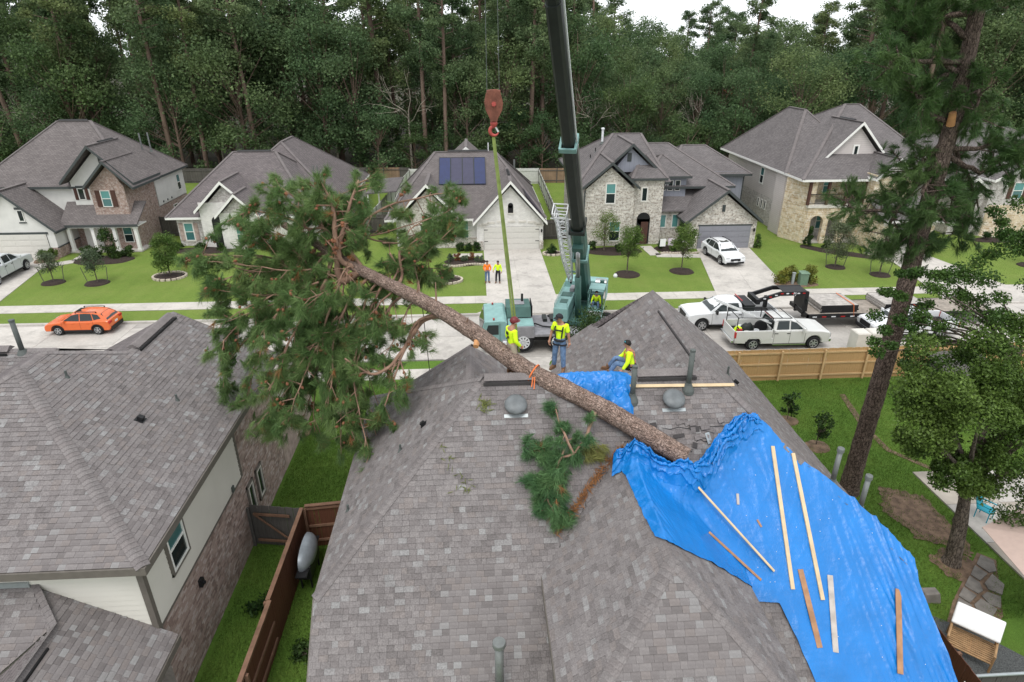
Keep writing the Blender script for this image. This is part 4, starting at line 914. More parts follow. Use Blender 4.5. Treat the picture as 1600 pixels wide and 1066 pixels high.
# --- third house: solar panels, white gabled garage
H = thing('solar_roof_house', 'pale house with blue solar panels and white gabled garage behind the two standing people', 'house', (0, 60, 0))
q = MB(); q.box(-7.0, 5.95, 55.6, 69.0, 0, 2.5); q.build('wall', 'wbrick', H)
q = MB(); gable_body(q, .15, 6.0, 3.1, 5.55, 2.45, 54.05, 60); q.build('garage_wall', 'wbrick', H)
for x0, x1 in ((.12, .72), (5.7, 6.03)): MB().box(x0, x1, 53.98, 54.05, 0, .8).build('stone_base', 'stone', H)
MB().box(-1.8, .15, 55.52, 55.6, 0, .75).build('stone_base', 'stone', H)
q = MB(); gable_body(q, -6.5, -1.7, -4.1, 5.2, 2.6, 54.9, 59); q.build('gable_wall', 'stone', H)
hip(H, -7.9, 6.35, 55.0, 69.3, 2.6, (-3.6, 62), (2.1, 62), 7.35, 'roof1', 'wtrim'); hip(H, -2.5, 6.37, 60.2, 71.5, 2.58, (2.8, 63.5), (2.8, 66), 6.3, 'roof1', 'wtrim')
gable(H, 3.1, 6.1, -.15, 2.5, 6.3, 2.5, 53.6, 60.4, 'roof1', 'wtrim'); gable(H, -4.1, 5.75, -7.2, 2.6, -1.1, 2.6, 54.4, 60, 'roof1', 'wtrim'); gable(H, -.7, 7.5, -3.4, 5.2, 2.0, 5.2, 64, 70, 'roof1', 'wtrim')
ridge_vent(H, (-2.4, 62, 7.42), (1.4, 62, 7.42), .3); ridge_vent(H, (3.1, 56, 6.15), (3.1, 59, 6.15), .3)
for k in range(4):
    p = MB(); x = -3.2 + 1.08 * k; sl = (7.35 - 2.6) / 7.0; y0, y1 = 58.35, 61.2
    A = [V(x + .02, y0, 2.6 + sl * (y0 - 55) + .12), V(x + 1.06, y0, 2.6 + sl * (y0 - 55) + .12), V(x + 1.06, y1, 2.6 + sl * (y1 - 55) + .12), V(x + .02, y1, 2.6 + sl * (y1 - 55) + .12)]
    p.prism(A, (0, 0, -.05)); o = p.build('solar_panel', 'solar' if k in (0, 3) else 'solard', H)
    fr = MB()
    for i in range(4): fr.bar(A[i] + V(0, 0, .01), A[(i + 1) % 4] + V(0, 0, .01), .035, .03)
    fr.build('panel_frame', 'boomblk', o)
p = MB(); sl = (6.1 - 2.5) / 3.2
def east_panel(a, b, z=.14): return [V(x, y, 6.1 - sl * (x - 3.1) + z) for x, y in ((4.5, a), (5.9, a), (5.9, b), (4.5, b))]
for k in range(3):
    A = east_panel(54.4 + 1.9 * k, 56.2 + 1.9 * k); MB().prism(A, (0, 0, -.05)).build('solar_panel', 'solard', H)
garage_door(H, .78, 5.65, 54.02, 2.08, 'garage_w', True)
q = MB()
for k in range(9):
    a = math.pi * (k / 8); q.obox((3.2 - 2.6 * math.cos(a) * .97, 54.03, 2.2 + .35 * math.sin(a)), (.32, 0, .0), (0, .03, 0), (0, 0, .09))
q.build('arch_band', 'limestone', H)
q = MB(); q.box(2.9, 3.35, 54.0, 54.05, 3.3, 3.95); q.lathe((3.125, 54.025, 3.95), [(.225, -.025), (.225, .025)], 16, 0, (0, 1, 0)); q.build('gable_vent', 'black', H); MB().box(2.83, 3.42, 53.97, 54.05, 3.2, 3.3).build('sill', 'limestone', H)
carriage_lamp(H, 5.85, 54.0, 1.55); window(H, (-1.0, 55.6, .55), EX, S_, .85, 1.75, 'wtrim', ('blind_refl', 'glass')); window(H, (-4.1, 54.9, .6), EX, S_, 1.5, 1.6, 'wtrim', ('blind_refl', 'glass'))
MB().box(-2.75, -1.85, 55.5, 55.58, 0, 2.2).build('front_door', 'shutter', H)
pipe(H, 4.2, 66.2, 4.4, 5.9, .1, 'flue'); pipe(H, 1.6, 68.5, 5.2, 7.3, .06, 'white_m')
p = MB(); p.prism([(-11.2, 66, 2.7), (-8.0, 66, 2.9), (-8.0, 74, 2.9), (-11.2, 74, 2.7)], (0, 0, -.12)); p.build('patio_roof', 'roof2', H)
for y in (66.2, 73.8): MB().box(-11.1, -10.95, y - .07, y + .07, 0, 2.6).build('post', 'wtrim', H)

# --- fourth house: white stone, two storeys
H = thing('stone_house', 'white stone two storey house with grey garage behind the white car on the driveway', 'house', (17, 60, 0))
q = MB(); gable_body(q, 9.75, 14.05, 11.9, 6.95, 5.1, 54.7, 62); q.box(14.05, 16.75, 55.0, 60, 0, 5.95); q.box(16.75, 19.4, 55.75, 58, 0, 2.95); q.box(9.9, 16.7, 58, 69, 0, 5.5); q.build('wall', 'stone', H)
q = MB(); gable_body(q, 18.85, 24.95, 21.85, 4.8, 2.45, 53.35, 62); q.build('garage_wall', 'stone', H)
q = MB(); q.prism([(12.3, 56.2, 6.3), (16.2, 56.2, 6.3), (13.9, 56.2, 8.35)], (0, 3, 0)); q.box(16.75, 19.45, 57.2, 62, 2.9, 5.75); q.box(20.0, 27.0, 62.5, 71, 0, 5.15); q.build('siding_wall', 'bluesid', H)
hip(H, 9.2, 17.4, 55.6, 69, 5.5, (13.5, 62.5), (16.2, 62.5), 8.85, 'roof2', 'dtrim'); hip(H, 13, 24.0, 57.0, 70, 4.8, (17.4, 64), (19.4, 64), 7.75, 'roof2', 'dtrim'); hip(H, 19.3, 27.7, 62.1, 71.5, 4.95, (21.8, 66.8), (24.2, 66.8), 7.15, 'roof2', 'dtrim')
hip(H, 13.8, 16.95, 54.7, 60, 6.0, (15.2, 57.4), (15.6, 57.4), 7.6, 'roof2', 'dtrim'); hip(H, 15.5, 19.75, 56.7, 63, 5.78, (17.6, 59.5), (17.7, 59.5), 7.3, 'roof2', 'dtrim')
gable(H, 11.9, 7.45, 9.35, 5.3, 14.45, 5.3, 54.3, 62, 'roof2', 'dtrim'); gable(H, 13.95, 8.75, 11.4, 6.45, 16.5, 6.45, 55.85, 62, 'roof2', 'dtrim')
gable(H, 21.85, 5.25, 18.4, 2.5, 25.3, 2.5, 52.95, 62.5, 'roof2', 'dtrim')
q = MB(); q.prism([(16.7, 55.3, 3.0), (19.4, 55.3, 3.0), (21.6, 59.6, 4.95), (21.6, 60.5, 5.3), (16.7, 60.2, 5.3)], (0, 0, -.12)); q.build('roof', 'roof2', H)
window(H, (11.95, 54.7, 3.85), EX, S_, .85, 1.75, 'wtrim', ('blind_refl', 'glassd'), 'limestone'); window(H, (12.5, 54.7, .45), EX, S_, 1.0, 1.8, 'wtrim', ('blind_refl', 'glassd'), 'limestone'); window(H, (15.05, 55.0, 3.95), EX, S_, .5, 1.2, 'wtrim', ('glassd',), 'limestone', split=1)
for k in range(3): window(H, (17.3 + .68 * k, 57.2, 4.4), EX, S_, .5, .95, 'wtrim', ('glassd',), split=1)
for x in (17.15, 18.3): window(H, (x, 55.75, 1.35), EX, S_, .6, 1.2, 'wtrim', ('blind_refl', 'blind_refl'), 'limestone', split=1)
q = MB(); q.box(14.55, 15.75, 54.95, 55.02, .1, 2.35); q.lathe((15.15, 54.985, 2.35), [(.6, -.035), (.6, .035)], 20, 0, (0, 1, 0)); q.build('entry_arch', 'black', H)
MB().box(14.95, 15.6, 54.9, 54.96, .1, 2.1).build('front_door', 'shutter', H)
louver(H, 13.75, 56.2, 7.2, .38, .75, 'dtrim'); louver(H, 21.75, 53.35, 3.3, .28, .6, 'dtrim')
garage_door(H, 19.75, 24.45, 53.32, 2.05, 'garage_g'); MB().box(19.65, 24.55, 53.28, 53.35, 2.05, 2.17).build('lintel', 'dtrim', H)
for x in (19.35, 24.72): carriage_lamp(H, x, 53.3, 1.5)
MB().tube([(9.72, 54.72, 5.0), (9.66, 54.66, 4.8), (9.66, 54.66, .1)], .06, 8).build('downpipe', 'dtrim', H); MB().tube([(27.1, 62.4, 4.8), (27.05, 62.45, 4.6), (27.05, 62.45, .1)], .06, 8).build('downpipe', 'dtrim', H)
pipe(H, 12.4, 62.0, 8.0, 9.3, .11, 'white_m', cap=.17); small = [(11.0, 60.2, 7.0), (11.6, 61.0, 7.5)]
for x, y, z in small: pipe(H, x, y, z - .2, z + .25, .05, 'black')
MB().lathe((19.6, 58.8, 4.75), [(.22, 0), (.2, .12), (0, .2)], 12).build('roof_vent', 'dtrim', H)

# --- fifth house: tan stone arches and balcony
H = thing('balcony_house', 'large mauve and tan stone house with arched porch and balcony right of the trailer', 'house', (35, 60, 0))
q = MB(); q.box(29.45, 41.5, 57.6, 73, 2.75, 5.6); q.prism([(31.7, 56.9, 6.8), (37.6, 56.9, 6.8), (34.65, 56.9, 9.9)], (0, 4, 0)); q.prism([(28.95, 57.6, 0), (30.0, 57.05, 0), (30.0, 59.5, 0), (28.95, 59.5, 0)], (0, 0, 5.65)); q.prism([(35.2, 53.2, 6.1), (38.0, 53.2, 6.1), (36.5, 53.2, 7.4)], (0, 4, 0)); q.build('siding_wall', 'mauve', H)
q = MB(); q.box(29.44, 41.5, 58.0, 73, 0, 2.75); q.build('brick_wall', 'gbrick', H)
q = MB(); q.prism([(28.75, 56.9, 0), (29.9, 54.4, 0), (30.4, 54.4, 0), (30.4, 57.5, 0)], (0, 0, 5.9)); q.box(34.9, 39.6, 50.9, 58, 0, 2.95); q.box(29.9, 41, 56.6, 57.6, 0, 5.9); q.box(34.85, 38.2, 53.2, 57, 2.9, 6.3)
q.build('stone_wall', 'tanstone', H)
# arcade
def arch(x0, x1, zs, y, depth, zt, wall0, wall1):
    c = (x0 + x1) / 2; r = (x1 - x0) / 2; pts = [(wall0, y, 0), (x0, y, 0), (x0, y, zs)] + [(c - r * math.cos(math.pi * k / 10), y, zs + r * math.sin(math.pi * k / 10)) for k in range(1, 10)] + [(x1, y, zs), (x1, y, 0), (wall1, y, 0), (wall1, y, zt), (wall0, y, zt)]
    MB().prism(pts, (0, depth, 0)).build('arch', 'tanstone', H)
arch(30.25, 31.5, 1.95, 54.3, .4, 3.3, 29.9, 31.7); arch(31.95, 33.1, 1.95, 54.3, .4, 3.3, 31.7, 33.4); arch(33.65, 34.7, 1.95, 54.3, .4, 3.3, 33.4, 35.0)
MB().box(29.8, 35.0, 54.2, 56.6, 3.3, 3.55).build('balcony_slab', 'limestone', H); MB().box(29.9, 35, 54.4, 56.6, 0, .12).build('porch_floor', 'concrete2', H)
MB().box(30.1, 34.9, 56.55, 56.6, .12, 3.2).build('porch_back', 'gbrick', H)
for x in (29.75, 31.45, 33.15, 34.8): MB().box(x - .11, x + .11, 54.25, 54.47, 3.55, 5.85).build('balcony_post', 'shutter', H)
r = MB(); r.bar((29.75, 54.33, 4.5), (34.8, 54.33, 4.5), .05); r.bar((29.75, 54.33, 3.68), (34.8, 54.33, 3.68), .04)
for k in range(44): x = 29.85 + k * .112; r.bar((x, 54.33, 3.68), (x, 54.33, 4.5), .018, up=(0, 1, 0))
r.build('railing', 'black', H)
window(H, (30.7, 56.6, 3.6), EX, S_, .8, 1.9, 'wtrim', ('blind_refl', 'glass')); window(H, (32.5, 56.6, 4.1), EX, S_, .8, 1.4, 'wtrim', ('blind_refl', 'glass')); window(H, (32.5, 56.55, .8), EX, S_, .9, 1.5, 'wtrim', ('blind_refl', 'glass'))
window(H, (34.65, 56.9, 7.3), EX, S_, .4, 1.0, 'wtrim', ('glassd',), 'wtrim', split=1)
hip(H, 28.75, 42.6, 54.0, 74, 5.85, (36.4, 63.2), (37.8, 63.2), 11.35, 'roof2', 'wtrim'); hip(H, 28.77, 37.5, 57.4, 73.9, 5.83, (33.2, 64.5), (33.2, 68), 10.75, 'roof2', 'wtrim')
gable(H, 34.65, 10.35, 31.3, 6.85, 38.0, 6.85, 56.5, 62, 'roof2', 'wtrim'); gable(H, 36.5, 7.75, 34.7, 6.05, 38.3, 6.05, 52.9, 57, 'roof2', 'wtrim')
q = MB(); q.prism([(34.6, 50.4, 3.0), (39.9, 50.4, 3.0), (39.9, 53.4, 4.4), (34.6, 53.4, 4.4)], (0, 0, -.14)); q.build('roof', 'roof2', H); MB().box(34.6, 39.9, 50.36, 50.4, 2.8, 2.99).build('fascia', 'wtrim', H)
garage_door(H, 35.45, 38.3, 50.86, 2.3, 'garage_w'); MB().box(34.95, 39.6, 50.84, 50.9, 2.45, 2.7).build('stone_band', 'limestone', H)
window(H, (29.45, 63.6, 3.75), (0, 1, 0), (-1, 0, 0), .8, 1.55, 'wtrim', ('glass', 'glassd'), 'wtrim')
for k in range(3): window(H, (29.44, 61.9 + .8 * k, 1.4), (0, 1, 0), (-1, 0, 0), .4, .9, 'wtrim', ('glassd',), split=1)
window(H, (29.45, 57.335, .75), (1.05, -.55, 0), (-.55, -1.05, 0), .5, 1.3, 'wtrim', ('glass',), 'wtrim', split=1); MB().obox((29.45, 57.33, 4.25), V(1.05, -.55, 0).normalized() * .25, V(-.55, -1.05, 0).normalized() * .03, (0, 0, .6)).build('shutter', 'wtrim', H)
ridge_vent(H, (34.65, 58, 10.4), (34.65, 60.5, 10.4), .3); ridge_vent(H, (36.5, 53.6, 7.8), (36.5, 55.4, 7.8), .3)

# --- sixth house at the right edge
H = thing('brick_house', 'taupe brick house with arched entry behind the right hand trees', 'house', (52, 60, 0))
q = MB(); gable_body(q, 48.0, 58, 50.3, 6.1, 5.1, 56.0, 66); gable_body(q, 45.3, 48.2, 46.7, 4.9, 4.0, 56.6, 64); q.box(46, 60, 60, 72, 0, 5); q.build('wall', 'gbrick', H)
MB().box(48.1, 58, 55.93, 56.0, 0, 2.9).build('stone_wall', 'tanstone', H)
hip(H, 44.8, 62, 58, 74, 5.1, (51.5, 66), (55, 66), 9.2, 'roof2', 'wtrim'); gable(H, 50.6, 6.6, 47.8, 5.3, 58.5, 5.3, 55.6, 64, 'roof2', 'wtrim'); gable(H, 46.7, 5.4, 45.0, 4.2, 48.4, 4.2, 56.3, 62, 'roof2', 'wtrim')
q = MB(); q.box(45.95, 47.35, 56.5, 56.62, 0, 2.6); q.lathe((46.65, 56.56, 2.6), [(.7, -.06), (.7, .06)], 20, 0, (0, 1, 0)); q.build('entry_arch', 'black', H)
window(H, (50.6, 56.0, 3.5), EX, S_, 1.0, 1.5, 'wtrim', ('blind_refl', 'glass')); shutters(H, (50.6, 56.0, 3.5), EX, S_, 1.0, 1.5, .4)

# ------------------------------------------------------------ fences of the far gardens
def far_fence(label, a, b, h, mat, seg=2.4, post='fence_grey'):
    a, b = V(*a, 0), V(*b, 0); t_ = thing('garden_fence', label, 'fence', tuple(a)); L = (b - a).length; d = (b - a).normalized(); s_ = V(-d.y, d.x, 0); n = max(1, round(L / seg))
    for k in range(n):
        p, q_ = a + d * L * k / n, a + d * L * (k + 1) / n
        MB().prism([p + s_ * .02, q_ + s_ * .02, q_ + s_ * .02 + V(0, 0, h), p + s_ * .02 + V(0, 0, h)], s_ * -.04).build('fence_panel', mat, t_)
        MB().box(p.x - .06, p.x + .06, p.y - .06, p.y + .06, 0, h + .03).build('post', post, t_)
        for z in (.3, h - .3): MB().bar(p + V(0, 0, z) - s_ * .05, q_ + V(0, 0, z) - s_ * .05, .05, .09).build('rail', post, t_)
    return t_
far_fence('weathered fence between the first and second houses across the street', (-29.7, 60.5), (-27.3, 60.5), 1.85, 'fence_far')
far_fence('long weathered back fence along the forest left of the solar house', (-60, 88), (-14.2, 86.6), 1.9, 'fence_far')
far_fence('tan board fence section in the back fence beside the forest', (-14.2, 86.5), (-9.8, 86.4), 1.9, 'fence_far2')
far_fence('dark back fence section left of the white fence', (-9.8, 86.3), (-8.5, 86.2), 1.9, 'fence_far')
far_fence('white fence behind the solar roof house', (-8.4, 84.5), (8.6, 84.1), 2.0, 'fence_white', post='fence_white')
far_fence('pale side fence with dark gaps left of the solar roof house', (-8.4, 84.3), (-10.3, 58.5), 1.85, 'fence_white', 2.6)
far_fence('weathered gate fence left of the solar roof house', (-12.9, 60.4), (-8.4, 60.2), 1.85, 'fence_far', 2.2)
far_fence('pale side fence right of the solar roof house', (8.6, 84), (8.0, 58.5), 1.85, 'fence_white', 2.6)
far_fence('tan fence behind the stone house left side', (8.7, 84.6), (30, 84.2), 1.9, 'fence_far2')
far_fence('short dark fence between the solar house and the stone house', (6.4, 57.2), (9.7, 57.2), 1.85, 'fence_far', 1.7)
# ------------------------------------------------------------ vehicles
def arc(cx_, cz, r, a0, a1, n=8): return [(cx_ + r * math.cos(a0 + (a1 - a0) * k / n), cz + r * math.sin(a0 + (a1 - a0) * k / n)) for k in range(n + 1)]
def body_from_outline(parent, outline, hw, mat, name='body', inset=(.07, .025, 0), ys=(0, .035, .11)):
    """side outline (x,z) swept across the width, its flanks rounded in"""
    n = len(outline); pts = [Vector((x, z)) for x, z in outline]; area = sum(pts[i].x * pts[(i + 1) % n].y - pts[(i + 1) % n].x * pts[i].y for i in range(n))
    if area < 0: pts = pts[::-1]
    def off(d):
        r = []
        for i in range(n):
            e0 = (pts[i] - pts[i - 1]).normalized(); e1 = (pts[(i + 1) % n] - pts[i]).normalized(); nn = Vector((-(e0.y + e1.y), e0.x + e1.x))
            r.append(pts[i] + (nn.normalized() * d if nn.length > .05 else Vector((0, 0))))
        return r
    layers = [(-hw + y, off(i)) for y, i in zip(ys, inset)] + [(hw - y, off(i)) for y, i in list(zip(ys, inset))[::-1]]
    q = MB(); vs_ = [(p.x, y, p.y) for y, l in layers for p in l]; fs = []
    for k in range(len(layers) - 1):
        for i in range(n): j = (i + 1) % n; fs.append((k * n + i, (k + 1) * n + i, (k + 1) * n + j, k * n + j))
    fs.append(tuple(range(n))); fs.append(tuple(range((len(layers) - 1) * n, len(layers) * n))[::-1])
    q.raw(vs_, fs); o = q.build(name, mat, parent)
    # consistent outward faces
    bm = bmesh.new(); bm.from_mesh(o.data); bmesh.ops.recalc_face_normals(bm, faces=bm.faces); bm.to_mesh(o.data); bm.free(); return o
def wheel(parent, x, y, r, wd, side, spokes=5, rim='rim', dark=False):
    prof = [(r * .62, -wd / 2), (r * .9, -wd / 2), (r, -wd * .32), (r, wd * .32), (r * .9, wd / 2), (r * .62, wd / 2)]
    t_ = MB().lathe((x, y, r), prof, 24, 0, (0, 1, 0)).build('wheel', 'rubber', parent, smooth=False)
    yo = y + side * wd * .52; q = MB(); q.lathe((x, yo, r), [(r * .64, -.02), (r * .64, .02), (r * .58, .025), (r * .55, -.015)], 24, 0, (0, side, 0)); q.lathe((x, yo, r), [(r * .16, -.02), (r * .15, .03), (0, .032)], 12, 0, (0, side, 0))
    for k in range(spokes):
        a = 2 * math.pi * k / spokes + .3; d = V(math.cos(a), 0, math.sin(a)); s2 = V(-d.z, 0, d.x)
        q.obox(V(x, yo + side * .008, r) + d * r * .36, d * r * .24, V(0, .012, 0), s2 * r * .085)
    q.build('rim', rim, t_); MB().lathe((x, yo - side * .012, r), [(0, 0), (r * .6, 0)], 20, 0, (0, side, 0)).build('brake_disc', 'black', t_)
def cabin(parent, mat, lo, hi, hwl, hwh, zl, zh, splits, glass='glassd', pillar=.05):
    """lo/hi=(xback,xfront) at belt and roof; windows proud of a painted frustum; splits = side window divisions 0..1"""
    (b0, f0), (b1, f1) = lo, hi; q = MB(); zc = zh + .05
    P = {}
    for s_ in (-1, 1): P[s_] = [V(b0, s_ * hwl, zl), V(f0, s_ * hwl, zl), V(f1, s_ * hwh, zh), V(b1, s_ * hwh, zh)]
    a, b = P[-1], P[1]
    roof = [V(f1, -hwh, zh), V(f1, hwh, zh), V(b1, hwh, zh), V(b1, -hwh, zh)]
    crown = [V(f1 - .22, -hwh + .14, zc), V(f1 - .22, hwh - .14, zc), V(b1 + .22, hwh - .14, zc), V(b1 + .22, -hwh + .14, zc)]
    vs_ = a + b + crown
    q.raw(vs_, [(0, 1, 2, 3), (4, 7, 6, 5), (1, 5, 6, 2), (0, 3, 7, 4), (2, 6, 9, 8), (6, 7, 10, 9), (7, 3, 11, 10), (3, 2, 8, 11), (8, 9, 10, 11)])
    o = q.build('cabin', mat, parent, bevel=.03)
    def pane(name, quad, m_=.06, top=.05, g=None):
        p0, p1, p2, p3 = quad; nn = (p1 - p0).cross(p3 - p0).normalized(); L0 = (p1 - p0); H0 = (p3 - p0)
        def at(u, v): return (p0 * (1 - u) + p1 * u) * (1 - v) + (p3 * (1 - u) + p2 * u) * v
        uu = m_ / max(.2, L0.length); vv = top / max(.2, H0.length)
        c_ = [at(uu, vv * .6), at(1 - uu, vv * .6), at(1 - uu, 1 - vv), at(uu, 1 - vv)]
        MB().prism([c + nn * .012 for c in c_], nn * -.01).build(name, g or glass, o)
    for s_ in (-1, 1):
        p = P[s_]
        for u0, u1 in zip(splits, splits[1:]):
            A = lambda u, v: (p[0] * (1 - u) + p[1] * u) * (1 - v) + (p[3] * (1 - u) + p[2] * u) * v
            qd = [A(u0, 0), A(u1, 0), A(u1, 1), A(u0, 1)]
            if s_ > 0: qd = [qd[1], qd[0], qd[3], qd[2]]
            pane('side_window', qd, .035, .06)
    pane('windscreen', [a[1], b[1], b[2], a[2]], .07, .04, 'glass'); pane('rear_window', [b[0], a[0], a[3], b[3]], .07, .05)
    return o
def cabin2(parent, mat, line, zl, zh, hwl, hwh, windows, screen, rear, glass='glassd'):
    """curved roof line (x,z) front to back; flanks lean in; windows lie on the flanks"""
    hw = lambda z: hwl + (hwh - hwl) * max(0, min(1, (z - zl) / (zh - zl))); q = MB(); us = (-1, -.72, 0, .72, 1); n = len(line); vs_ = []; fs = []
    for x, z in line:
        for u in us: vs_.append((x, u * hw(z), z + (.035 * (1 - u * u) if z > zl + .2 else 0) - (.03 if abs(u) == 1 and z > zl + .2 else 0)))
    for k in range(n - 1):
        for j in range(4): fs.append((k * 5 + j, k * 5 + j + 1, k * 5 + 6 + j, k * 5 + 5 + j))
    fs.append(tuple(k * 5 for k in range(n))); fs.append(tuple(k * 5 + 4 for k in range(n))[::-1]); q.raw(vs_, fs); o = q.build('cabin', mat, parent)
    bm = bmesh.new(); bm.from_mesh(o.data); bmesh.ops.recalc_face_normals(bm, faces=bm.faces); bm.to_mesh(o.data); bm.free()
    for s_ in (-1, 1):
        for w_ in windows: MB().prism([(x, s_ * (hw(z) - .008), z) for x, z in w_], (0, s_ * .018, 0)).build('side_window', glass, o)
    for nm, (k0, k1) in (('windscreen', screen), ('rear_window', rear)):
        a, b = line[k0], line[k1]; at = lambda f, u: V(a[0] + (b[0] - a[0]) * f, u * (hw(a[1] + (b[1] - a[1]) * f) - .09), a[1] + (b[1] - a[1]) * f + .02 * (1 - u * u)); nn = V(b[1] - a[1], 0, a[0] - b[0]); nn = nn.normalized() * (1 if nn.z > 0 else -1)
        pts = [at(.08, -1), at(.08, 0), at(.08, 1), at(.93, 1), at(.93, 0), at(.93, -1)]; MB().prism([p + nn * .004 for p in pts], nn * .014).build(nm, glass, o)
    return o
def suv(name, label, mat, loc, rz, group=None):
    t_ = thing(name, label, 'car', (0, 0, 0), 0, group); r = .345; xf, xr = 1.34, -1.33
    o = [(2.18, .30), (2.24, .42), (2.23, .62), (2.14, .78), (1.95, .88), (1.45, .955), (.95, 1.0), (0, 1.0), (-1.2, 1.02), (-2.0, 1.06), (-2.17, 1.0), (-2.23, .72), (-2.22, .45), (-2.1, .30)] + [(xr - .40, .30)] + arc(xr, r, .40, math.pi, 0)[1:-1] + [(xr + .40, .30), (xf - .40, .30)] + arc(xf, r, .40, math.pi, 0)[1:-1] + [(xf + .40, .30)]
    body_from_outline(t_, o, .90, mat)
    cabin2(t_, mat, [(1.12, .98), (.62, 1.30), (.30, 1.46), (-.1, 1.545), (-.6, 1.565), (-1.15, 1.54), (-1.58, 1.46), (-1.86, 1.26), (-2.10, 1.02)], .98, 1.55, .84, .62, [[(.88, 1.05), (.30, 1.405), (-.05, 1.48), (-.20, 1.49), (-.20, 1.03)], [(-.27, 1.03), (-.27, 1.49), (-.6, 1.50), (-1.0, 1.48), (-1.12, 1.04)], [(-1.19, 1.07), (-1.07, 1.475), (-1.45, 1.41), (-1.66, 1.17)]], (0, 2), (6, 8))
    for s_ in (-1, 1):
        for x in (.98, -.24, -1.12): MB().box(x - .006, x + .006, s_ * .901 - .003, s_ * .901 + .003, .42, .98).build('door_seam', 'black', t_)
    cl = MB()
    for x in (xf, xr):
        for s_ in (-1, 1):
            pts = arc(x, r, .44, math.pi, 0); ins = arc(x, r, .385, math.pi, 0)
            for k in range(8): cl.prism([(pts[k][0], s_ * .895, pts[k][1]), (pts[k + 1][0], s_ * .895, pts[k + 1][1]), (ins[k + 1][0], s_ * .895, ins[k + 1][1]), (ins[k][0], s_ * .895, ins[k][1])], (0, s_ * .02, 0))
    for s_ in (-1, 1): cl.box(xr + .4, xf - .4, s_ * .89 - .015, s_ * .89 + .015, .27, .40)
    cl.box(2.19, 2.26, -.75, .75, .28, .44); cl.box(-2.26, -2.18, -.78, .78, .28, .55); cl.build('cladding', 'black', t_)
    MB().box(xr - .3, xf + .3, -.78, .78, .16, .5).build('underbody', 'black', t_)
    for x in (xf, xr):
        for s_ in (-1, 1): wheel(t_, x, s_ * .78, r, .23, s_)
    for s_ in (-1, 1):
        MB().obox((2.13, s_ * .66, .73), (.06, 0, 0), (0, .15, 0), (0, 0, .05)).build('headlight', 'lamp', t_, bevel=.02); MB().obox((-2.14, s_ * .68, .88), (.09, 0, 0), (0, .19, 0), (0, 0, .085)).build('tail_light', 'red', t_, bevel=.02)
        MB().obox((.78, s_ * .98, 1.05), (.07, 0, 0), (0, .08, 0), (0, 0, .065)).build('mirror', mat, t_, bevel=.03)
        for x in (.25, -.75): MB().box(x - .08, x + .08, s_ * .905 - .015, s_ * .905 + .015, .84, .875).build('door_handle', mat, t_)
        MB().bar((.05, s_ * .57, 1.6), (-1.35, s_ * .57, 1.6), .035).box(0, .08, s_ * .57 - .02, s_ * .57 + .02, 1.52, 1.6).box(-1.38, -1.3, s_ * .57 - .02, s_ * .57 + .02, 1.52, 1.6).build('roof_rail', 'black', t_)
    MB().obox((2.235, 0, .60), (.02, 0, 0), (0, .42, 0), (0, 0, .10)).build('grille', 'black', t_); MB().box(2.24, 2.27, -.18, .18, .42, .53).build('number_plate', 'white_m', t_); MB().box(-2.255, -2.225, -.16, .16, .68, .80).build('number_plate', 'white_m', t_)
    MB().box(-.45, .15, -.36, .36, 1.566, 1.576).build('sunroof', 'glassd', t_)
    t_.location = loc; t_.rotation_euler = (0, 0, rz); return t_
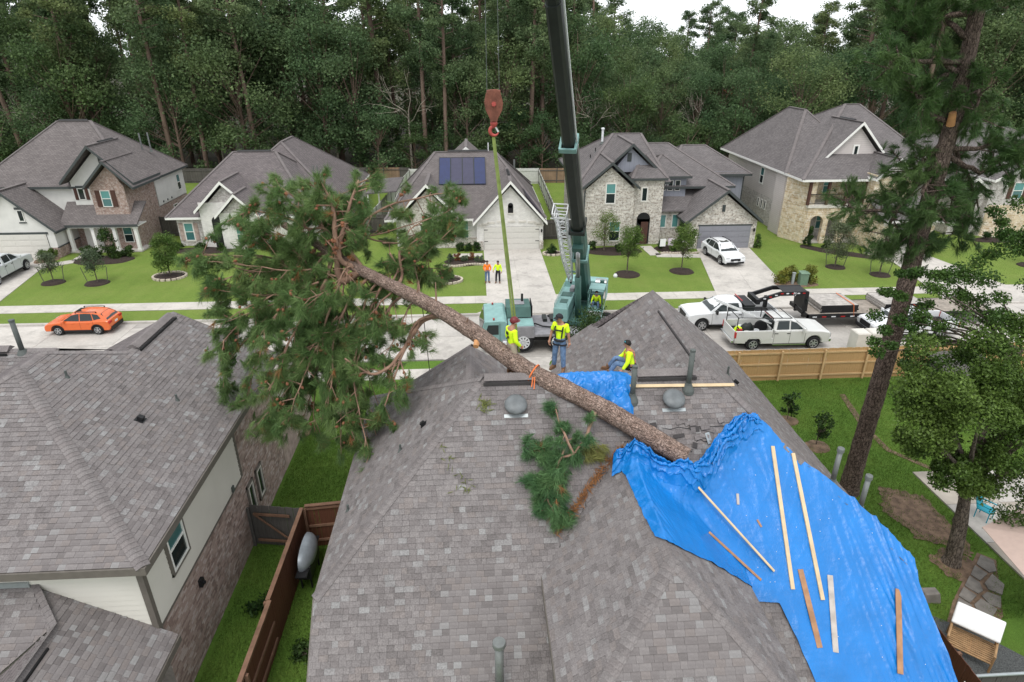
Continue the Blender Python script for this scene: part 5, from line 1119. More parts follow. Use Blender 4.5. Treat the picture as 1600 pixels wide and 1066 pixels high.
def pickup(name, label, mat, loc, rz, big=1.0, boxed=True, grille='black', bump='chrome', group=None, dirt=False):
    t_ = thing(name, label, 'pickup truck', (0, 0, 0), 0, group); r = .40; xf, xr = 1.95, -1.75
    wa = .47
    lower = [(2.86, .42), (2.93, .60), (2.92, .95), (2.84, 1.10), (2.4, 1.19), (1.55, 1.24), (1.35, 1.26), (-.55, 1.28), (-.62, .80), (-2.85, .80), (-2.85, .48)] + [(xr - wa, .44)] + arc(xr, r, wa, math.pi, 0)[1:-1] + [(xr + wa, .40), (xf - wa, .40)] + arc(xf, r, wa, math.pi, 0)[1:-1] + [(xf + wa, .40)]
    body_from_outline(t_, lower, .98, mat)
    cabin2(t_, mat, [(1.50, 1.24), (1.05, 1.58), (.78, 1.75), (.45, 1.83), (0, 1.86), (-.40, 1.83), (-.50, 1.76), (-.60, 1.27)], 1.25, 1.84, .92, .70, [[(1.22, 1.30), (.80, 1.66), (.46, 1.76), (.42, 1.30)], [(.34, 1.30), (.36, 1.77), (-.30, 1.77), (-.42, 1.30)]], (0, 2), (6, 7))
    # open bed
    for s_ in (-1, 1):
        side = [(-.66, .70), (-.66, 1.27), (-2.88, 1.27), (-2.90, .9), (-2.88, .60), (xr - wa - .02, .60)] + arc(xr, r, wa, math.pi, 0)[1:-1] + [(xr + wa + .02, .60)]
        MB().prism([(x, s_ * .985, z) for x, z in side], (0, -s_ * .10, 0)).build('bed_side', mat, t_, bevel=.02)
    MB().box(-2.93, -2.87, -.86, .86, .62, 1.25).build('tailgate', mat, t_, bevel=.02); MB().box(-2.86, -.64, -.88, .88, .80, .84).build('bed_floor', 'black', t_)
    MB().box(-.66, -.60, -.88, .88, .8, 1.27).build('bed_front', mat, t_)
    MB().box(-2.6, 2.6, -.8, .8, .30, .52).build('chassis', 'black', t_)
    b = MB(); b.box(2.90, 3.04, -.92, .92, .44, .66); b.box(-3.06, -2.94, -.9, .9, .50, .68); b.build('bumper', bump, t_, bevel=.03)
    MB().box(2.92, 2.965, -.55, .55, .70, 1.04).build('grille', grille, t_)
    for s_ in (-1, 1):
        MB().obox((2.88, s_ * .76, .88), (.09, 0, 0), (0, .17, 0), (0, 0, .12)).build('headlight', 'lamp', t_, bevel=.02); MB().box(-2.93, -2.84, s_ * .93 - .065, s_ * .93 + .065, .85, 1.22).build('tail_light', 'red', t_)
        MB().obox((1.15, s_ * 1.13, 1.33), (.06, 0, 0), (0, .12, 0), (0, 0, .13)).build('mirror', 'black' if big > 1 else mat, t_, bevel=.02)
        for x in (.32, -.42): MB().box(x - .1, x + .1, s_ * .99 - .012, s_ * .99 + .012, 1.06, 1.10).build('door_handle', 'black', t_)
        MB().box(-.6, 1.42, s_ * .98, s_ * 1.06, .36, .41).build('running_board', 'black' if not dirt else 'chrome', t_)
        for x in (1.35, .42, -.54): MB().box(x - .008, x + .008, s_ * .981 - .003, s_ * .981 + .003, .45, 1.26).build('door_seam', 'black', t_)
        for x in (xf, xr): wheel(t_, x, s_ * .86, r, .27, s_, 6)
    MB().box(-.60, -.56, -.62, .62, 1.86, 1.90).build('brake_lamp', 'red', t_)
    t_.location = loc; t_.rotation_euler = (0, 0, rz); return t_
suv('hatchback_car', 'orange hatchback with black wheel arches parked at the kerb', 'orange', (-25.0, 38.3, -.115), R(180)).scale = (.90,) * 3
suv('hatchback_car', 'white hatchback parked nose out on the driveway of the stone house', 'white', (20.85, 50.1, .03), R(-83))
pickup('pickup_truck', 'silver crew cab pickup on the driveway at the left edge', 'silver', (-37.0, 48.7, .03), R(93))
T1 = pickup('pickup_truck', 'white crew cab pickup hitched to the black gooseneck trailer', 'white', (16.2, 36.75, -.115), R(180), 1.1)
T2 = pickup('pickup_truck', 'older white pickup with a cluttered bed behind the tan fence', 'white2', (18.05, 33.75, -.115), 0, bump='chrome', dirt=True)
T3 = pickup('pickup_truck', 'white pickup facing left behind the leaning pine trunk', 'white', (26.9, 34.6, -.115), R(180), bump='black'); T3.scale = (.93,) * 3
# things carried by the trucks
t_ = thing('toolbox', 'black crossover toolbox behind the cab of the towing pickup', 'toolbox', (17.2, 36.75, 1.16)); MB().box(16.88, 17.55, 35.86, 37.64, 1.13, 1.50).build('case', 'boomblk', t_, bevel=.02)
MB().box(16.86, 17.57, 35.84, 37.66, 1.50, 1.56).build('lid', 'black', t_, bevel=.02)
for y in (36.2, 37.3): MB().box(17.57, 17.59, y - .08, y + .08, 1.38, 1.48).build('latch', 'chrome', t_)
t_ = thing('bed_rack', 'black tube cargo rack on the older pickup', 'rack', (17.2, 33.75, 1.1)); r_ = MB()
for y in (32.95, 34.55):
    r_.bar((15.2, y, 1.95), (18.5, y, 1.86), .04); r_.bar((15.25, y, 1.15), (15.25, y, 1.95), .04); r_.bar((17.35, y, 1.15), (17.35, y, 1.9), .04)
for x in (15.3, 17.35, 17.9, 18.45): r_.bar((x, 32.95, 1.92 - .01 * (x - 15)), (x, 34.55, 1.92 - .01 * (x - 15)), .035)
r_.build('frame', 'black', t_)
t_ = thing('ladder', 'grey ladder lying slanted on the older pickup rack', 'ladder', (15.5, 33.6, 1.95))
for y in (33.45, 33.85): MB().bar((14.2, y + .55, 2.65), (17.4, y - .3, 1.45), .03, .08).build('rail', 'white_m', t_)
for k in range(10): u = k / 9.5; x = 14.35 + 3.0 * u; y = 34.0 - .8 * u; z = 2.58 - 1.12 * u; MB().bar((x, y, z), (x, y + .4, z), .028).build('rung', 'white_m', t_)
for k, (x, y, c_, s_, lab, nm, cat) in enumerate([(15.6, 33.3, 'red', .14, 'red fuel can at the tailgate of the older pickup', 'fuel_can', 'can'), (15.75, 33.9, 'hivis', .2, 'yellow vest heap in the older pickup bed', 'safety_vest', 'vest'), (16.55, 33.15, 'white_m', .2, 'white bucket in the older pickup bed', 'bucket', 'bucket'), (17.0, 33.6, 'black', .3, 'black tyre standing in the older pickup bed', 'spare_tyre', 'tyre'), (16.4, 34.1, 'boomblk', .3, 'dark tarp heap in the older pickup bed', 'tarp_heap', 'tarp'), (16.0, 34.3, 'white_m', .16, 'white sack beside the dark heap in the older pickup bed', 'sack', 'sack')]):
    t_ = thing(nm, lab, cat, (x, y, .73))
    if nm == 'spare_tyre': MB().lathe((x, y, 1.1), [(.2, -.1), (.36, -.1), (.38, 0), (.36, .1), (.2, .1)], 20, 0, (.3, 1, 0)).build('tread', 'rubber', t_)
    elif nm == 'fuel_can': MB().box(x - s_, x + s_, y - .09, y + .09, .74, 1.1).build('can', c_, t_, bevel=.03); MB().tube([(x - .05, y, 1.08), (x - .15, y, 1.22)], .03, 8).build('spout', 'black', t_)
    elif nm == 'bucket': MB().lathe((x, y, .74), [(.12, 0), (.15, .36), (.13, .36), (.11, .02)], 16).build('pail', c_, t_)
    else:
        q = MB(); n_ = 14
        vs_ = [(x + s_ * 1.4 * math.cos(a) * rr, y + s_ * math.sin(a) * rr, .74 + s_ * h * (1 + .5 * mnoise.noise((a, rr * 3, k)))) for rr, h in ((1, .0), (.85, .7), (.45, 1.1)) for a in [2 * math.pi * i / n_ for i in range(n_)]]
        q.raw(vs_, [(r0 * n_ + i, r0 * n_ + (i + 1) % n_, (r0 + 1) * n_ + (i + 1) % n_, (r0 + 1) * n_ + i) for r0 in range(2) for i in range(n_)] + [tuple(range(2 * n_, 3 * n_))]); q.build('cloth', c_, t_, smooth=True)
# gooseneck trailer
t_ = thing('gooseneck_trailer', 'black gooseneck flatbed trailer loaded with timber mats', 'trailer', (25, 36.9, 0)); DZ = .86; TX0, TX1, TY0, TY1 = 21.0, 33.5, 35.7, 38.15
f = MB(); f.box(TX0, TX1, TY0, TY0 + .1, DZ - .24, DZ + .005); f.box(TX0, TX1, TY1 - .1, TY1, DZ - .24, DZ + .005); f.box(TX0, TX0 + .1, TY0, TY1, DZ - .24, DZ + .005); f.box(TX1 - .1, TX1, TY0, TY1, DZ - .3, DZ)
for y in (36.4, 37.45): f.box(TX0, TX1, y - .07, y + .07, DZ - .4, DZ - .05)
f.build('frame', 'black', t_)
for k in range(9):
    y0 = TY0 + .1 + k * .25; MB().box(TX0 + .1, TX1 - .1, y0 + .008, y0 + .242, DZ - .05, DZ).build('deck_plank', 'trailerwood', t_)
for k in range(14):
    x = TX0 + .35 + k * .62; MB().box(x, x + .28, TY0 - .012, TY0 - .001, DZ - .19, DZ - .12).build('reflector', 'red' if k % 2 else 'white_m', t_)
g = MB()
for y in (36.35, 37.5): g.bar((21.1, y, DZ - .1), (21.0, y, 2.2), .16, .28, up=(1, 0, 0)); g.bar((21.08, y, 2.1), (19.3, y, 2.1), .14, .26); g.bar((19.35, y, 2.12), (17.9, y if y < 37 else y, 1.65), .14, .24)
g.box(17.75, 18.0, 36.2, 37.65, 1.45, 1.78); g.box(20.92, 21.1, 36.4, 37.45, 1.0, 2.2); g.box(18.6, 18.78, 36.8, 37.05, 1.0, 1.75); g.prism([(21.0, 36.4, 2.22), (19.5, 36.4, 2.22), (19.5, 37.4, 2.22), (21.0, 37.4, 2.22)], (0, 0, -.04)); g.build('gooseneck', 'black', t_)
MB().tube([(18.69, 36.92, 1.45), (18.69, 36.92, 1.02)], .06, 10).build('coupler', 'boomblk', t_)
for k in range(8): x = 18.2 + k * .36; z = 2.13 if x > 19.3 else 1.72 + (x - 17.9) * .3; MB().box(x, x + .17, 36.26, 36.275, z - .04, z + .03).build('reflector', 'red' if k % 2 else 'white_m', t_)
def text(parent, s, loc, rot, size, mat, name='lettering'):
    cu = bpy.data.curves.new(name, 'FONT'); cu.body = s; cu.size = size; cu.extrude = .006; cu.align_x = 'CENTER'; cu.align_y = 'CENTER'; cu.materials.append(M[mat])
    tmp = bpy.data.objects.new(name, cu); C.objects.link(tmp); me = bpy.data.meshes.new_from_object(tmp.evaluated_get(bpy.context.evaluated_depsgraph_get())); bpy.data.objects.remove(tmp); bpy.data.curves.remove(cu)
    if not me.materials: me.materials.append(M[mat])
    o = bpy.data.objects.new(name, me); C.objects.link(o); o.parent = parent; o.location = Vector(loc) - origin_of(parent); o.rotation_euler = rot; o['kind'] = 'stuff'; return o
text(t_, 'PJ', (20.2, 36.26, 2.1), (R(90), 0, 0), .26, 'white_m')
for x in (26.6, 27.5):
    for s_, y in ((-1, 36.0), (1, 37.85)): wheel(t_, x, y, .37, .22, s_, 5, 'white_m')
MB().box(21.02, 21.1, 36.1, 36.3, 1.5, 1.75).build('box', 'boomblk', t_)
def matpile(x0, x1, y0, y1, n, label):
    for k in range(n):
        j = random.uniform(-.06, .06); z = DZ + k * .125; q = thing('timber_mat', label[k], 'mat', ((x0 + x1) / 2, (y0 + y1) / 2, z), random.uniform(-.02, .02), 'timber mats stacked on the trailer')
        cx_, cy_ = (x0 + x1) / 2, (y0 + y1) / 2; nb_ = 6; wy = (y1 - y0) / nb_
        for b in range(nb_): o_ = MB().box(-(x1 - x0) / 2 + j, (x1 - x0) / 2 + j, -(y1 - y0) / 2 + b * wy + .008, -(y1 - y0) / 2 + (b + 1) * wy - .008, .02, .11).mesh('plank', ['mat']); link('plank', o_, q)
        for e0 in (-(y1 - y0) / 2 - .02, (y1 - y0) / 2): link('edge_band', MB().box(-(x1 - x0) / 2 + j - .01, (x1 - x0) / 2 + j + .01, e0, e0 + .02, .0, .12).mesh('edge_band', ['black']), q)
matpile(22.0, 24.4, 36.0, 38.1, 4, ['timber mat at the bottom of the pile behind the gooseneck', 'second timber mat from below in the pile behind the gooseneck', 'third timber mat from below in the pile behind the gooseneck', 'topmost timber mat of the pile behind the gooseneck'])
matpile(26.2, 28.9, 36.0, 38.1, 4, ['timber mat at the bottom of the pile left of the pine trunk', 'second timber mat from below in the pile left of the pine trunk', 'third timber mat from below in the pile left of the pine trunk', 'topmost timber mat of the pile left of the pine trunk'])
t_ = thing('ratchet_strap', 'orange strap over the mat pile behind the gooseneck', 'strap', (24.0, 37, DZ)); q = MB(); q.bar((24.05, 35.95, 1.40), (24.05, 38.1, 1.40), .06, .012); q.bar((24.05, 35.94, 1.4), (24.05, 35.68, .7), .06, .012, up=(1, 0, 0)); q.build('webbing', 'strap', t_)
for k in range(3):
    x = 21.85 + .86 * k; t_ = thing('concrete_block', ['white block left of two others behind the tan fence', 'white block between two others behind the tan fence', 'white block half hidden by the pine trunk behind the tan fence'][k], 'block', (x + .4, 32.0, 0), 0, 'white blocks in a row behind the tan fence')
    MB().box(x, x + .8, 31.55, 32.4, .0, 1.35).build('block_body', 'jersey', t_, bevel=.03); MB().box(x + .05, x + .75, 31.6, 32.35, 1.35, 1.37).build('lid', 'jersey', t_)

# ------------------------------------------------------------ truck crane
CR = thing('truck_crane', 'green truck crane standing in the street with its long boom raised', 'crane', (5, 34.7, -.12)); Y0, Y1 = 33.15, 36.1
q = MB(); q.box(.9, 11.2, 33.6, 35.7, .55, 1.05); q.build('chassis', 'black', CR)
cabp = [(.15, .55), (.12, 1.05), (.42, 1.98), (1.55, 2.02), (1.72, 1.9), (1.72, .55)]
MB().prism([(x, Y0, z) for x, z in cabp], (0, Y1 - Y0, 0)).build('driver_cab', 'crane', CR, bevel=.04)
MB().prism([(.42, Y0 - .012, 1.18), (.62, Y0 - .012, 1.78), (1.22, Y0 - .012, 1.78), (1.22, Y0 - .012, 1.18)], (0, .01, 0)).build('cab_window', 'glassd', CR)
MB().prism([(.145, Y0 + .15, 1.15), (.145, Y1 - .15, 1.15), (.40, Y1 - .2, 1.92), (.40, Y0 + .2, 1.92)], (-.02, 0, .0)).build('windscreen', 'glassd', CR)
q = MB(); q.box(.28, 1.3, Y0 - .02, Y0 + .0, .62, .66); q.box(1.28, 1.31, Y0 - .015, Y0, .6, 1.85); q.build('cab_door_seam', 'crane_d', CR)
q = MB(); q.prism([(.72, Y0 - .02, .98), (1.15, Y0 - .02, .98), (1.12, Y0 - .02, .8), (.94, Y0 - .02, .68), (.75, Y0 - .02, .8)], (0, .012, 0)); q.build('door_emblem', 'white_m', CR); MB().prism([(.78, Y0 - .026, .93), (1.09, Y0 - .026, .93), (.94, Y0 - .026, .74)], (0, .005, 0)).build('door_emblem', 'hookred', CR)
for y in (Y0 + .2, Y1 - .3): MB().lathe((.95, y, 2.03), [(.06, 0), (.06, .1), (0, .13)], 10).build('beacon', 'hookred', CR)
MB().bar((.1, Y0 + .1, 1.1), (-.1, Y0 - .1, 1.6), .02).box(-.16, -.08, Y0 - .25, Y0 - .02, 1.3, 1.75).build('mirror', 'black', CR)
q = MB(); q.box(1.75, 3.2, 34.7, Y1, .9, 2.25); q.prism([(1.75, 34.7, 2.25), (3.2, 34.7, 2.25), (3.2, 34.4, 1.7), (1.75, 34.4, 1.7)], (0, .02, 0)); q.build('engine_cover', 'crane_d', CR, bevel=.03); MB().box(2.1, 2.85, 35.1, 35.8, 2.25, 2.29).build('grating', 'deckplate', CR)
MB().box(1.78, 3.3, Y0, 34.68, .9, 1.62).build('tool_locker', 'deckplate', CR, bevel=.02); MB().box(1.8, 3.28, Y0 + .1, 34.4, 1.62, 1.65).build('locker_lid', 'crane', CR)
MB().box(3.3, 5.6, Y0, Y1, .98, 1.12).build('deck', 'deckplate', CR); MB().box(5.6, 11.3, Y0, Y1, .98, 1.10).build('deck', 'deckplate', CR)
for x in (4.0, 4.45): MB().box(x, x + .25, 35.0, 35.8, 1.12, 1.3).build('deck_box', 'boomblk', CR)
q = MB(); q.tube([(3.4, 34.6, 1.2), (3.5, 34.2, 1.35), (3.9, 34.1, 1.22), (4.5, 34.0, 1.2)], .045, 8); q.build('hose', 'black', CR); MB().box(3.25, 3.31, 34.7, 36.05, 1.1, 2.3).build('bulkhead', 'black', CR)
MB().tube([(2.75, 35.6, 2.25), (2.75, 35.6, 2.75)], .07, 10).build('exhaust', 'black', CR)
for x in (2.65, 4.72, 8.1, 9.6):
    for s_, y in ((-1, Y0 + .22), (1, Y1 - .22)):
        q = MB(); 
        wheel(CR, x, y, .62, .42, s_, 10, 'white_m')
for x in (1.55, 10.9):
    for s_, y in ((-1, Y0), (1, Y1)):
        o = MB().box(x - .13, x + .13, min(y, y + s_ * .55), max(y, y + s_ * .55), .62, .86).build('outrigger_beam', 'deckplate', CR)
        q = MB(); q.box(x - .1, x + .1, y + s_ * .5 - .1, y + s_ * .5 + .1, .1, .95); q.lathe((x, y + s_ * .5, .012), [(.26, 0), (.24, .06), (.08, .1)], 16); q.build('outrigger_jack', 'white_m', o)
F_, TIP = V(6.8, 37.0, 2.6), V(.5, 16.6, 27.0); bd = (TIP - F_).normalized(); bs = V(0, 0, 1).cross(bd).normalized(); bn = bd.cross(bs)
hd = V(bd.x, bd.y, 0).normalized(); hs_ = V(-hd.y, hd.x, 0); SC = V(6.35, 35.6, 0)     # superstructure frame: hd forward to the load, hs_ to the right of the picture
def sup(a, s_, z): return SC + hd * a + hs_ * s_ + V(0, 0, z)
MB().lathe((SC.x, SC.y, 1.02), [(1.15, 0), (1.15, .2), (1.05, .22)], 28).build('slew_ring', 'boomblk', CR)
def sbox(name, mat, a0, a1, s0, s1, z0, z1, bevel=.04):
    return MB().obox(sup((a0 + a1) / 2, (s0 + s1) / 2, (z0 + z1) / 2), hd * (a1 - a0) / 2, hs_ * (s1 - s0) / 2, V(0, 0, (z1 - z0) / 2)).build(name, mat, CR, bevel=bevel)
sbox('turntable', 'crane_d', -3.2, 1.6, -1.25, 1.25, 1.22, 1.5)
sbox('hood', 'crane', -2.0, 1.9, -1.35, -.5, 1.5, 2.35); sbox('hood', 'crane', -3.3, -2.0, -1.3, -.55, 1.5, 2.75)
sbox('hood_grille', 'crane_d', .3, .95, -1.15, -.7, 2.35, 2.37, .0); sbox('hood_grille', 'deckplate', -1.7, -1.0, -.85, -.55, 2.35, 2.6); sbox('hatch', 'crane_d', -.9, -.2, -1.25, -.6, 2.355, 2.38, 0)
q = MB()
for a, b in ((-1.9, -1.3), (1.8, -1.3), (1.8, -.55)): q.tube([sup(a, b, 2.35), sup(a, b, 2.65)], .02, 6)
q.bar(sup(-1.9, -1.3, 2.65), sup(1.8, -1.3, 2.65), .03); q.bar(sup(-1.9, -1.3, 2.5), sup(1.8, -1.3, 2.5), .03); q.build('handrail', 'crane', CR)
sbox('counterweight', 'crane', -3.9, -3.0, -1.25, 1.3, 1.35, 2.5); sbox('winch_housing', 'crane', -2.9, -1.2, .5, 1.35, 1.5, 2.45)
o = sbox('operator_cab', 'crane', -.9, .75, .5, 1.4, 1.5, 1.95); MB().lathe(sup(-2.6, .95, 2.55), [(.28, -.35), (.28, .35)], 16, 0, hs_).build('winch_drum', 'steel', CR); MB().tube([sup(-1.7, 1.1, 2.4), sup(-1.7, 1.1, 3.05)], .14, 12).build('exhaust', 'crane_d', CR)
q = MB()
for s_ in (.52, 1.38):
    for a in (-.85, .7): q.bar(sup(a, s_, 1.9), sup(a - .05, s_, 3.0), .06, up=(1, 0, 0))
for (a0, s0, a1, s1) in ((-.9, .5, .7, .5), (-.9, 1.4, .7, 1.4), (-.9, .5, -.9, 1.4), (.7, .5, .7, 1.4)): q.bar(sup(a0, s0, 3.0), sup(a1, s1, 3.0), .06)
q.build('cab_frame', 'crane_d', CR)
MB().obox(sup(-.45, .95, 3.06), hd * .55, hs_ * .47, V(0, 0, .03)).build('cab_roof', 'crane', CR, bevel=.03)
MB().obox(sup(-.1, 1.4, 2.4), hd * .75, hs_ * .01, V(0, 0, .45)).build('cab_glass', 'glassd', CR); sbox('seat', 'black', -.45, -.2, .7, 1.2, 1.95, 2.6)
pl_ = sbox('name_plate', 'white_m', .76, .79, .52, 1.38, 1.62, 1.92, 0)
text(CR, 'GROVE', sup(.802, .95, 1.77), (R(90), 0, math.atan2(hs_.y, hs_.x)), .25, 'black')
# boom
bo = F_; Lb = (TIP - F_).length
def bsec(name, t0, t1, wd, h, mat):
    a, b = F_ + bd * Lb * t0, F_ + bd * Lb * t1; q = MB(); pf = [(-.5, .5), (.5, .5), (.5, -.30), (.30, -.5), (-.30, -.5), (-.5, -.30)]
    q.prism([a + bs * wd * x + bn * h * z for x, z in pf], b - a); return q.build(name, mat, CR)
bsec('boom_section', -.03, .205, .70, .92, 'crane_d'); bsec('boom_section', .2, .402, .62, .80, 'boomblk'); bsec('boom_section', .40, .62, .55, .70, 'boomblk'); bsec('boom_section', .61, .99, .48, .6, 'boomblk')
def collar(t, wd, h, mat='crane'):
    a = F_ + bd * Lb * t; q = MB()
    for x in (-.5, .5): q.obox(a + bs * x * (wd + .07), bs * .05, bn * (h / 2 + .06), bd * .13)
    for z in (-.5, .5): q.obox(a + bn * z * (h + .07), bs * (wd / 2 + .02), bn * .045, bd * .125)
    q.build('boom_collar', mat, CR)
collar(.205, .70, .92, 'boomblk'); collar(.402, .62, .80); collar(.12, .72, .95)
MB().bar(F_ + bd * Lb * .405 + bs * .36, F_ + bd * Lb * .98 + bs * .36, .05, .12, up=tuple(bn)).build('boom_edge_highlight', 'white_m', CR); MB().bar(F_ + bd * Lb * .21 + bs * .40, F_ + bd * Lb * .40 + bs * .40, .05, .10, up=tuple(bn)).build('boom_edge_highlight', 'steel', CR)  # pale bars added for the white highlight along the boom's right edge
ra, rb = SC + hd * .9 + V(0, 0, 1.55), F_ + bd * Lb * .165 - bn * .55
MB().tube([ra, ra.lerp(rb, .6)], .19, 14).build('lift_cylinder', 'crane_d', CR, smooth=True); MB().tube([ra.lerp(rb, .6), rb], .12, 12).build('lift_rod', 'steel', CR, smooth=True); MB().obox(rb, bs * .3, bn * .18, bd * .2).build('rod_lug', 'crane_d', CR)
for s_ in (-.42, .42): MB().prism([F_ + bs * s_ - bd * .5 + V(0, 0, .3), F_ + bs * s_ + hd * 1.3 + V(0, 0, -1.1), F_ + bs * s_ - hd * .9 + V(0, 0, -1.1)], bs * (.06 if s_ < 0 else -.06)).build('boom_bracket', 'crane', CR)
q = MB()
for x in (-.18, .18): q.obox(TIP + bs * x, bs * .025, bn * .45, bd * .35)
q.build('boom_head', 'boomblk', CR); MB().lathe(TIP - bn * .3, [(.3, -.12), (.24, 0), (.3, .12)], 20, 0, bs).build('head_sheave', 'steel', CR)
# folded lattice jib beside the boom
ja, jb = F_ + bd * Lb * .03 - bs * .78 - bn * .1, F_ + bd * Lb * .232 - bs * .80 - bn * .1; q = MB(); cs = []
for k in range(15):
    u = k / 14; c_ = ja.lerp(jb, u); wd, h = .10 + .16 * min(1, u * 2.2), .12 + .2 * min(1, u * 2.2); cs.append([c_ + bs * x * wd + bn * z * h for x, z in ((-1, -1), (1, -1), (1, 1), (-1, 1))])
for k in range(14):
    for i in range(4): q.bar(cs[k][i], cs[k + 1][i], .055); q.bar(cs[k][i], cs[k][(i + 1) % 4], .035); q.bar(cs[k][i] if k % 2 else cs[k][(i + 1) % 4], cs[k + 1][(i + 1) % 4] if k % 2 else cs[k + 1][i], .035)
q.build('lattice_jib', 'white_m', CR)
q = MB(); e = cs[-1]
for i in range(4): q.bar(e[i], e[i] + bd * .7 + (bs * (.12 if i in (1, 2) else -.12)), .06)
for u in (.05, .35, .7): 
    p4 = [e[i] + bd * u + (bs * (.17 * u if i in (1, 2) else -.17 * u)) for i in range(4)]
    for i in range(4): q.bar(p4[i], p4[(i + 1) % 4], .05)
q.bar(e[0] - bs * .25 + bd * .3, e[1] + bs * .3 + bd * .3, .05); q.build('jib_head', 'white_m', CR)
for u in (.15, .8): MB().bar(ja.lerp(jb, u), ja.lerp(jb, u) + bs * .75, .1).build('jib_bracket', 'crane', CR)
MB().lathe(ja - bd * .25, [(.16, -.04), (.12, 0), (.16, .04)], 16, 0, bs).build('jib_sheave', 'black', CR)
q = MB(); q.tube([sup(1.0, 2.3, -.1), sup(1.0, 2.3, .9)], .1, 10); q.lathe(sup(1.0, 2.3, -.1), [(.28, 0), (.25, .1)], 14); q.bar(sup(1.0, 1.2, .7), sup(1.0, 2.3, .7), .22); q.build('outrigger', 'deckplate', CR)
# hoist cables, hook block, sling
HB = V(.54, 16.6, 15.25)
t_ = thing('hook_block', 'rusty orange hook block hanging from the crane on two cables', 'hook block', tuple(HB))
pf = [(-.17, .02), (-.10, .06), (.12, .06), (.20, -.02), (.27, -.30), (.24, -.50), (.12, -.72), (.10, -.80), (-.10, -.80), (-.12, -.72), (-.24, -.48), (-.27, -.28), (-.22, -.05)]
for y in (-.13, .10): MB().prism([HB + V(x, y, z) for x, z in pf], (0, .03, 0)).build('cheek_plate', 'rust', t_, bevel=.01)
MB().lathe(HB + V(0, 0, -.32), [(.25, -.1), (.19, -.04), (.19, .04), (.25, .1)], 26, 0, (0, 1, 0)).build('sheave', 'rust', t_); MB().lathe(HB + V(0, -.15, -.32), [(.07, 0), (.07, -.05), (0, -.05)], 6, 0, (0, 1, 0)).build('bolt', 'hookred', t_)
MB().box(HB.x - .2, HB.x + .2, HB.y - .1, HB.y + .1, HB.z - .02, HB.z + .05).build('top_guard', 'rust', t_, bevel=.02); q = MB().lathe(HB + V(0, 0, -.92), [(.09, 0), (.11, .06), (.08, .14)], 14); q.build('swivel', 'hookred', t_)
hk = [HB + V(.01, 0, -.86)] + [HB + V(.015 + .13 * math.sin(a), 0, -1.07 + .13 * math.cos(a)) for a in np.linspace(.1, -4.4, 14)]; MB().tube([hk[0]] + hk[1:], [.05, .05] + [.055] * 7 + [.05, .045, .035, .03, .02, .012], 10).build('hook', 'hookred', t_, smooth=True)
MB().bar(HB + V(.03, 0, -.93), HB + V(.13, 0, -1.1), .02, .05).build('latch', 'white_m', t_)
t_.scale = (.86,) * 3
for k, dx in enumerate((-.19, .17)):
    c_ = thing('hoist_cable', ['thin steel cable above the left side of the hook block', 'thin steel cable above the right side of the hook block'][k], 'cable', tuple(HB + V(dx, 0, 0))); MB().tube([HB + V(dx * .85, 0, -.05), TIP - bn * .3 + bs * (.1 if k else -.1) + V(0, 0, 0)], .009, 6).build('wire', 'pvc', c_)
t_ = thing('lifting_sling', 'long green webbing sling running from the hook to the trunk', 'sling', (.55, 16.6, 14.1)); a, b = HB + V(-.02, 0, -1.0), V(1.18, 16.75, 8.0)
for s_ in (-1, 1):
    q = MB(); d_ = (b - a).normalized(); sd_ = V(1, 0, .1).normalized(); pts = [a.lerp(b, k / 12) + sd_ * s_ * (.012 + .03 * (k / 12)) + V(0, s_ * .04 * (k / 12), 0) for k in range(13)]
    for p0, p1 in zip(pts, pts[1:]): q.bar(p0, p1, .06, .018, up=(0, 1, .2))
    q.build('webbing', 'sling', t_)
# ------------------------------------------------------------ people
def skin_mesh(name, verts, edges, radii, mats, sub=2, root=0):
    """grow one continuous surface over a skeleton of joints"""
    me = bpy.data.meshes.new(name); me.from_pydata(verts, edges, []); o = bpy.data.objects.new(name, me); C.objects.link(o)
    md = o.modifiers.new('s', 'SKIN'); md.use_smooth_shade = True
    sv = me.skin_vertices[0].data
    for i, r in enumerate(radii): sv[i].radius = (r if hasattr(r, '__len__') else (r, r)); sv[i].use_root = (i == root)
    ss = o.modifiers.new('d', 'SUBSURF'); ss.levels = ss.render_levels = sub
    bpy.context.view_layer.update()
    out = bpy.data.meshes.new_from_object(o.evaluated_get(bpy.context.evaluated_depsgraph_get())); bpy.data.objects.remove(o); out.name = name
    for m in mats: out.materials.append(M[m])
    out.polygons.foreach_set('use_smooth', [True] * len(out.polygons)); return out
BASE = dict(pelvis=(0, 0, .95), waist=(0, .01, 1.08), chest=(0, .015, 1.28), top=(0, .02, 1.42), neck=(0, .0, 1.50), chin=(0, -.02, 1.565), head=(0, -.015, 1.64), crown=(0, -.005, 1.705),
            shL=(-.175, .02, 1.41), shR=(.175, .02, 1.41), elL=(-.24, .03, 1.13), elR=(.24, .03, 1.13), wrL=(-.25, -.06, .89), wrR=(.25, -.06, .89), haL=(-.25, -.09, .81), haR=(.25, -.09, .81),
            hiL=(-.095, 0, .90), hiR=(.095, 0, .90), knL=(-.11, -.02, .50), knR=(.11, -.02, .50), anL=(-.12, .03, .09), anR=(.12, .03, .09), toL=(-.14, -.13, .04), toR=(.14, -.13, .04))
